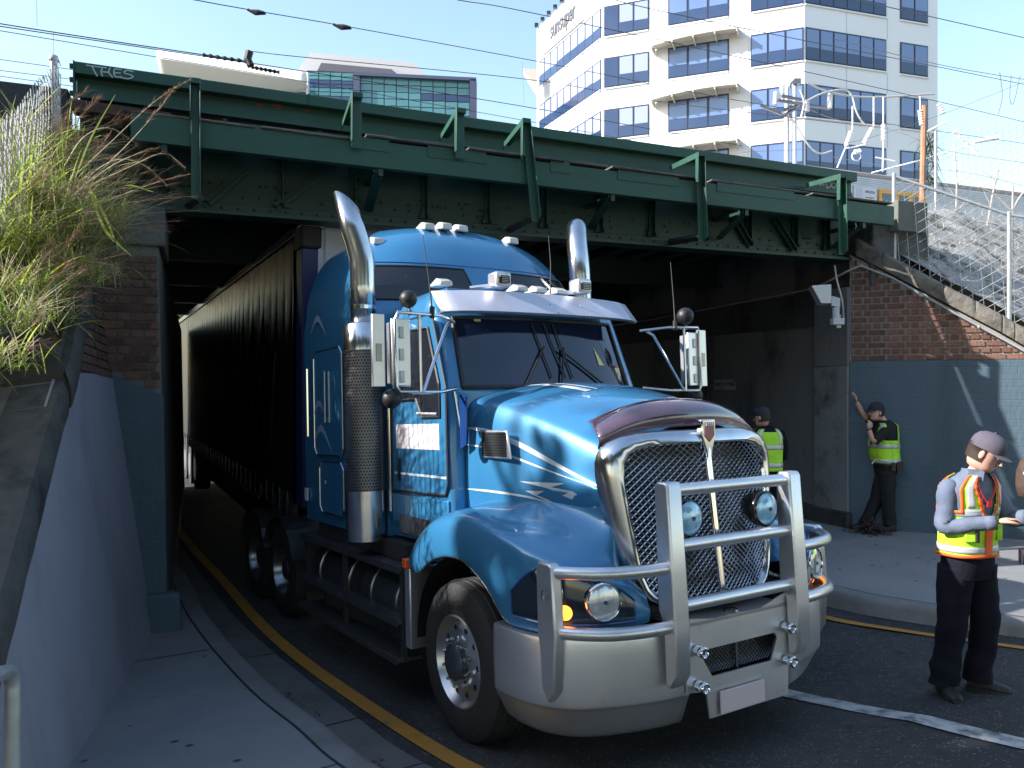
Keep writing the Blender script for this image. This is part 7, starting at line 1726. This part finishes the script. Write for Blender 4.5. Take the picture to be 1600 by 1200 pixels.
mb = MB(); ell_rings(mb, [((pel.x, 0, pel.z - .04), rt2 * .185, fw2 * .155), ((pel.x, 0, pel.z + .01), rt2 * .185, fw2 * .155)], 24); mb.box(pel.x + .06, pel.x + .14, -.2, -.15, pel.z - .12, pel.z + .02); mb.box(pel.x - .02, pel.x + .04, -.21, -.16, pel.z - .1, pel.z + .01); ob('duty_belt', mb, M['leather'], p2)
mb = MB(); mb.tube([L2(1362, 725, -.21), L2(1368, 718, -.21), L2(1372, 722, -.21)], .008, 5); ob('glove_clip', mb, M['ystick'], p2)
hand(p2, wrN, L2(1362, 655, -.15) - wrN, (-.2, 1, 0), 1.0, curl=.8); hand(p2, wrF, L2(1336, 617, .06) - wrF, (-1, .2, .2), 1.0, curl=.4)
mb = MB(); mb.tube([lerp(wrN, elN, .08), lerp(wrN, elN, .16)], .036, 12); ob('watch', mb, M['black'], p2)
boot(p2, (anN.x, -.08, 0), (-1, -.1, 0)); boot(p2, (anF.x, .1, 0), (-1, .1, 0))
# --- person 3: half hidden behind the grille, back turned
p3 = thing('person', 'person in hi vis vest seen from behind just past the chrome grille', 'person', (3.10, 9.9, .1)); L3 = lambda px, py, dy=0: Vector(((px - 800) * (9.9 + dy) / 1250 - 3.10, dy, CAM_H + (600 - py) * (9.9 + dy) / 1250 - .1))
c3 = .05
chainskin('body', [[((c3, 0, .98), .12), ((c3, 0, 1.15), .12), ((c3, 0, 1.32), .12), ((c3 - .02, 0, 1.48), .055)], [((c3, 0, .98), .12), ((c3 - .08, 0, .9), .085), ((c3 - .09, 0, .5), .055), ((c3 - .1, .03, .07), .04)], [((c3, 0, .98), .12), ((c3 + .08, 0, .9), .085), ((c3 + .09, 0, .5), .055), ((c3 + .1, .03, .07), .04)],
    [((c3, 0, 1.32), .12), ((c3 - .18, 0, 1.38), .05), ((c3 - .22, .03, 1.1), .04), ((c3 - .15, .2, 1.1), .028)], [((c3, 0, 1.32), .12), ((c3 + .18, 0, 1.38), .05), ((c3 + .22, .03, 1.1), .04), ((c3 + .15, .2, 1.1), .028)]], M['skin'], p3)
head(p3, Vector((c3 - .06, 0, 1.59)), (-.7, .6, -.1), .98, cap=M['navycap'])
r3, f3 = Vector((1, .1, 0)).normalized(), Vector((-.1, 1, 0)).normalized()
T3 = [((c3, 0, .95), .17, .12), ((c3, 0, 1.1), .175, .13), ((c3, 0, 1.25), .185, .13), ((c3, 0, 1.36), .19, .115), ((c3, 0, 1.43), .14, .1), ((c3, 0, 1.48), .07, .07)]
mb = MB(); ell_rings(mb, [(c, r3 * a, f3 * b) for c, a, b in T3], 24); ob('shirt', mb, M['navycl'], p3, smooth=180)
for s_ in (-1, 1): mb = MB(); mb.tube([(c3 + s_ * .08, 0, 1.38), (c3 + s_ * .17, 0, 1.38), (c3 + s_ * .2, .01, 1.28), (c3 + s_ * .22, .03, 1.1), (c3 + s_ * .16, .18, 1.1)], [.04, .065, .065, .06, .045], 12); ob('sleeve', mb, M['navycl'], p3, smooth=60); hand(p3, (c3 + s_ * .15, .2, 1.1), (0, 1, .1), (0, 0, -1))
vest(p3, T3, r3, f3, M['hivis'], .93, 1.45, tape=((.98, 1.03), (1.2, 1.25)))
mb = MB(); ell_rings(mb, [((c3, 0, 1.0), r3 * .17, f3 * .125), ((c3, 0, .84), r3 * .17, f3 * .13)], 24)
for s_ in (-1, 1): l_ = leg('l', (c3 + s_ * .08, 0, .9), (c3 + s_ * .09, 0, .5), (c3 + s_ * .1, .03, .07), (.11, .1, .085, .08, .085), None, None, .012, s_); mb.add(l_.v, l_.f); boot(p3, (c3 + s_ * .1, .03, 0), (0, 1, 0))
ob('trousers', mb, M['navycl'], p3, smooth=180)
# --- person 4: walking out of the right edge
p4 = thing('person', 'person walking out at the right edge with one shoe lifted', 'person', (6.03, 9.0, .1))
chainskin('body', [[((0, 0, .95), .12), ((0, 0, 1.15), .12), ((.03, 0, 1.35), .12), ((.05, 0, 1.5), .05)], [((0, 0, .95), .12), ((-.02, -.08, .88), .085), ((-.05, -.1, .48), .055), ((-.33, -.12, .24), .04)], [((0, 0, .95), .12), ((.02, .08, .88), .085), ((.18, .08, .5), .055), ((.22, .1, .07), .04)],
    [((.03, 0, 1.35), .12), ((.05, -.17, 1.38), .05), ((.12, -.2, 1.1), .04), ((.3, -.18, 1.12), .028)], [((.03, 0, 1.35), .12), ((.05, .17, 1.38), .05), ((.12, .2, 1.1), .04), ((.3, .18, 1.12), .028)]], M['skin'], p4)
head(p4, (.09, 0, 1.62), (1, -.1, -.1), .98)
mb = MB(); ell_rings(mb, [((0, 0, .9), (0, .16, 0), (.12, 0, 0)), ((0, 0, 1.1), (0, .165, 0), (.12, 0, 0)), ((.02, 0, 1.3), (0, .19, 0), (.12, 0, 0)), ((.03, 0, 1.42), (0, .16, 0), (.1, 0, 0)), ((.05, 0, 1.5), (0, .06, 0), (.06, 0, 0))], 24); ob('jacket', mb, M['brown'], p4, smooth=180)
mb = MB(); ell_rings(mb, [((0, 0, .97), (0, .16, 0), (.125, 0, 0)), ((0, 0, .82), (0, .16, 0), (.12, 0, 0))], 20)
l_ = leg('l', (-.02, -.08, .88), (-.04, -.1, .5), (-.2, -.11, .4), (.11, .1, .08, .07, .065), None, None, .01, 2); mb.add(l_.v, l_.f); l_ = leg('l', (.02, .08, .88), (.18, .08, .5), (.2, .1, .25), (.11, .1, .08, .07, .065), None, None, .01, 2); mb.add(l_.v, l_.f); ob('shorts', mb, M['navycl'], p4, smooth=180)
for q in ((.05, -.17, 1.38), (.05, .17, 1.38)): mb = MB(); mb.tube([q, (.12, q[1] * 1.18, 1.1), (.28, q[1] * 1.1, 1.12)], [.065, .055, .04], 12); ob('sleeve', mb, M['brown'], p4, smooth=60); hand(p4, (.3, q[1] * 1.08, 1.12), (1, 0, .1), (0, 0, -1))
b_ = boot(p4, (.22, .1, 0), (1, 0, 0), m=M['purple']); 
sh = thing('running_shoe', 'purple and orange running shoe lifted off the path at the right edge', 'shoe', (0, 0, 0)); bpy.data.objects.remove(sh)
mb = MB(); A0 = Vector((-.36, -.12, .17)); rows = []
for t_, hw, h in ((0, .03, .05), (.04, .038, .08), (.1, .04, .075), (.16, .045, .055), (.22, .042, .04), (.27, .02, .025)):
    c = A0 + Vector((.06, 0, -.22)).normalized() * t_ ; rows.append([c + Vector((-.9, 0, -.25)).normalized() * (h * .5 * math.sin(a)) + Vector((0, hw * math.cos(a), 0)) for a in [2 * PI * j / 12 for j in range(12)]])
mb.grid(rows, close=True); s4 = ob('shoe', mb, mat('purple_mesh_shoe', (.12, .08, .22), .7, col2=(.5, .15, .05), scale=14), p4, smooth=70)
mb = MB(); mb.prism([A0 + Vector((-.02 + .25 * -x * .1, y, x)) for x, y in ((.0, -.03), (.0, .03), (-.12, .036), (-.22, .024), (-.22, -.024), (-.12, -.036))], (-.012, 0, 0)); ob('sole', mb, M['signgrey'], s4, bevel=.004)
bag = thing('backpack', 'dark brown backpack with white cords at the right edge of the picture', 'backpack', (6.03 - .22, 8.98, 1.06)); mb = MB(); rows = []
for z, a, b in ((-.24, .05, .10), (-.22, .1, .14), (-.1, .125, .16), (.05, .12, .16), (.16, .09, .13), (.21, .04, .07)): rows.append([(a * math.cos(t) + .012 * noise.noise(Vector((z * 9, t, 0))), b * math.sin(t), z) for t in [2 * PI * j / 20 for j in range(20)]])
mb.grid(rows, close=True); mb.f += [tuple(range(20))[::-1], tuple(range(100, 120))]; mb.m += [0, 0]; ob('sack', mb, M['brown'], bag, smooth=60)
mb = MB(); mb.tube(crv([(-.10, -.1, .02), (-.12, -.08, .05), (-.09, -.13, .07), (-.05, -.16, .03)], 10), .007, 5); mb.tube(crv([(.0, -.165, .05), (-.04, -.165, .09), (.03, -.165, .0)], 8), .007, 5); ob('cord', mb, M['labelw'], bag)
mb = MB(); 
for y in (-.1, .1): mb.tube(crv([(.09, y, .18), (.2, y, .24), (.33, y, .1), (.26, y, -.1), (.1, y, -.18)], 12), .014, 6)
ob('strap', mb, M['black'], bag)
# bag on the ground behind person 2, gum spots, gutter leaves
lg = thing('leaf_litter', 'small heap of dead leaves in the corner of the right abutment', 'leaves', (4.82, 10.75, .1)); mb = MB()
for i in range(420):
    c = Vector((rngg.gauss(0, .12), rngg.gauss(0, .12), 0)); c.z = max(.005, .22 * math.exp(-(c.x ** 2 + c.y ** 2) / .03) * rngg.random()); a = Vector((rngg.uniform(-1, 1), rngg.uniform(-1, 1), rngg.uniform(-.5, .5))).normalized() * .03; b = a.cross(UP) * .5
    mb.add([c - a, c + b, c + a, c - b], [(0, 1, 2, 3)])
ob('leaves', mb, M['brown'], lg, kind='stuff')
mb = MB()
for i in range(260):
    k = rngg.random(); j = min(58, int(22 + k * 26)); p = K[j]; t = (K[j + 1] - K[j]).normalized(); nn_ = Vector((-t.y, t.x, 0)); q = p + nn_ * (.12 + abs(rngg.gauss(0, .035))) + t * rngg.uniform(-.2, .2)
    if noise.noise(q * 1.4) < .05: continue
    z = zr(q.x, q.y) + .012; a = Vector((rngg.uniform(-1, 1), rngg.uniform(-1, 1), rngg.uniform(-.2, .3))).normalized() * rngg.uniform(.008, .022); b = a.cross(UP) * .5
    c = Vector((q.x, q.y, z + rngg.random() * .01)); mb.add([c - a, c + b, c + a, c - b], [(0, 1, 2, 3)])
ob('gutter_leaves', mb, M['brown'], None, kind='stuff', label='scattered dead leaves lying in the left gutter', category='leaves')
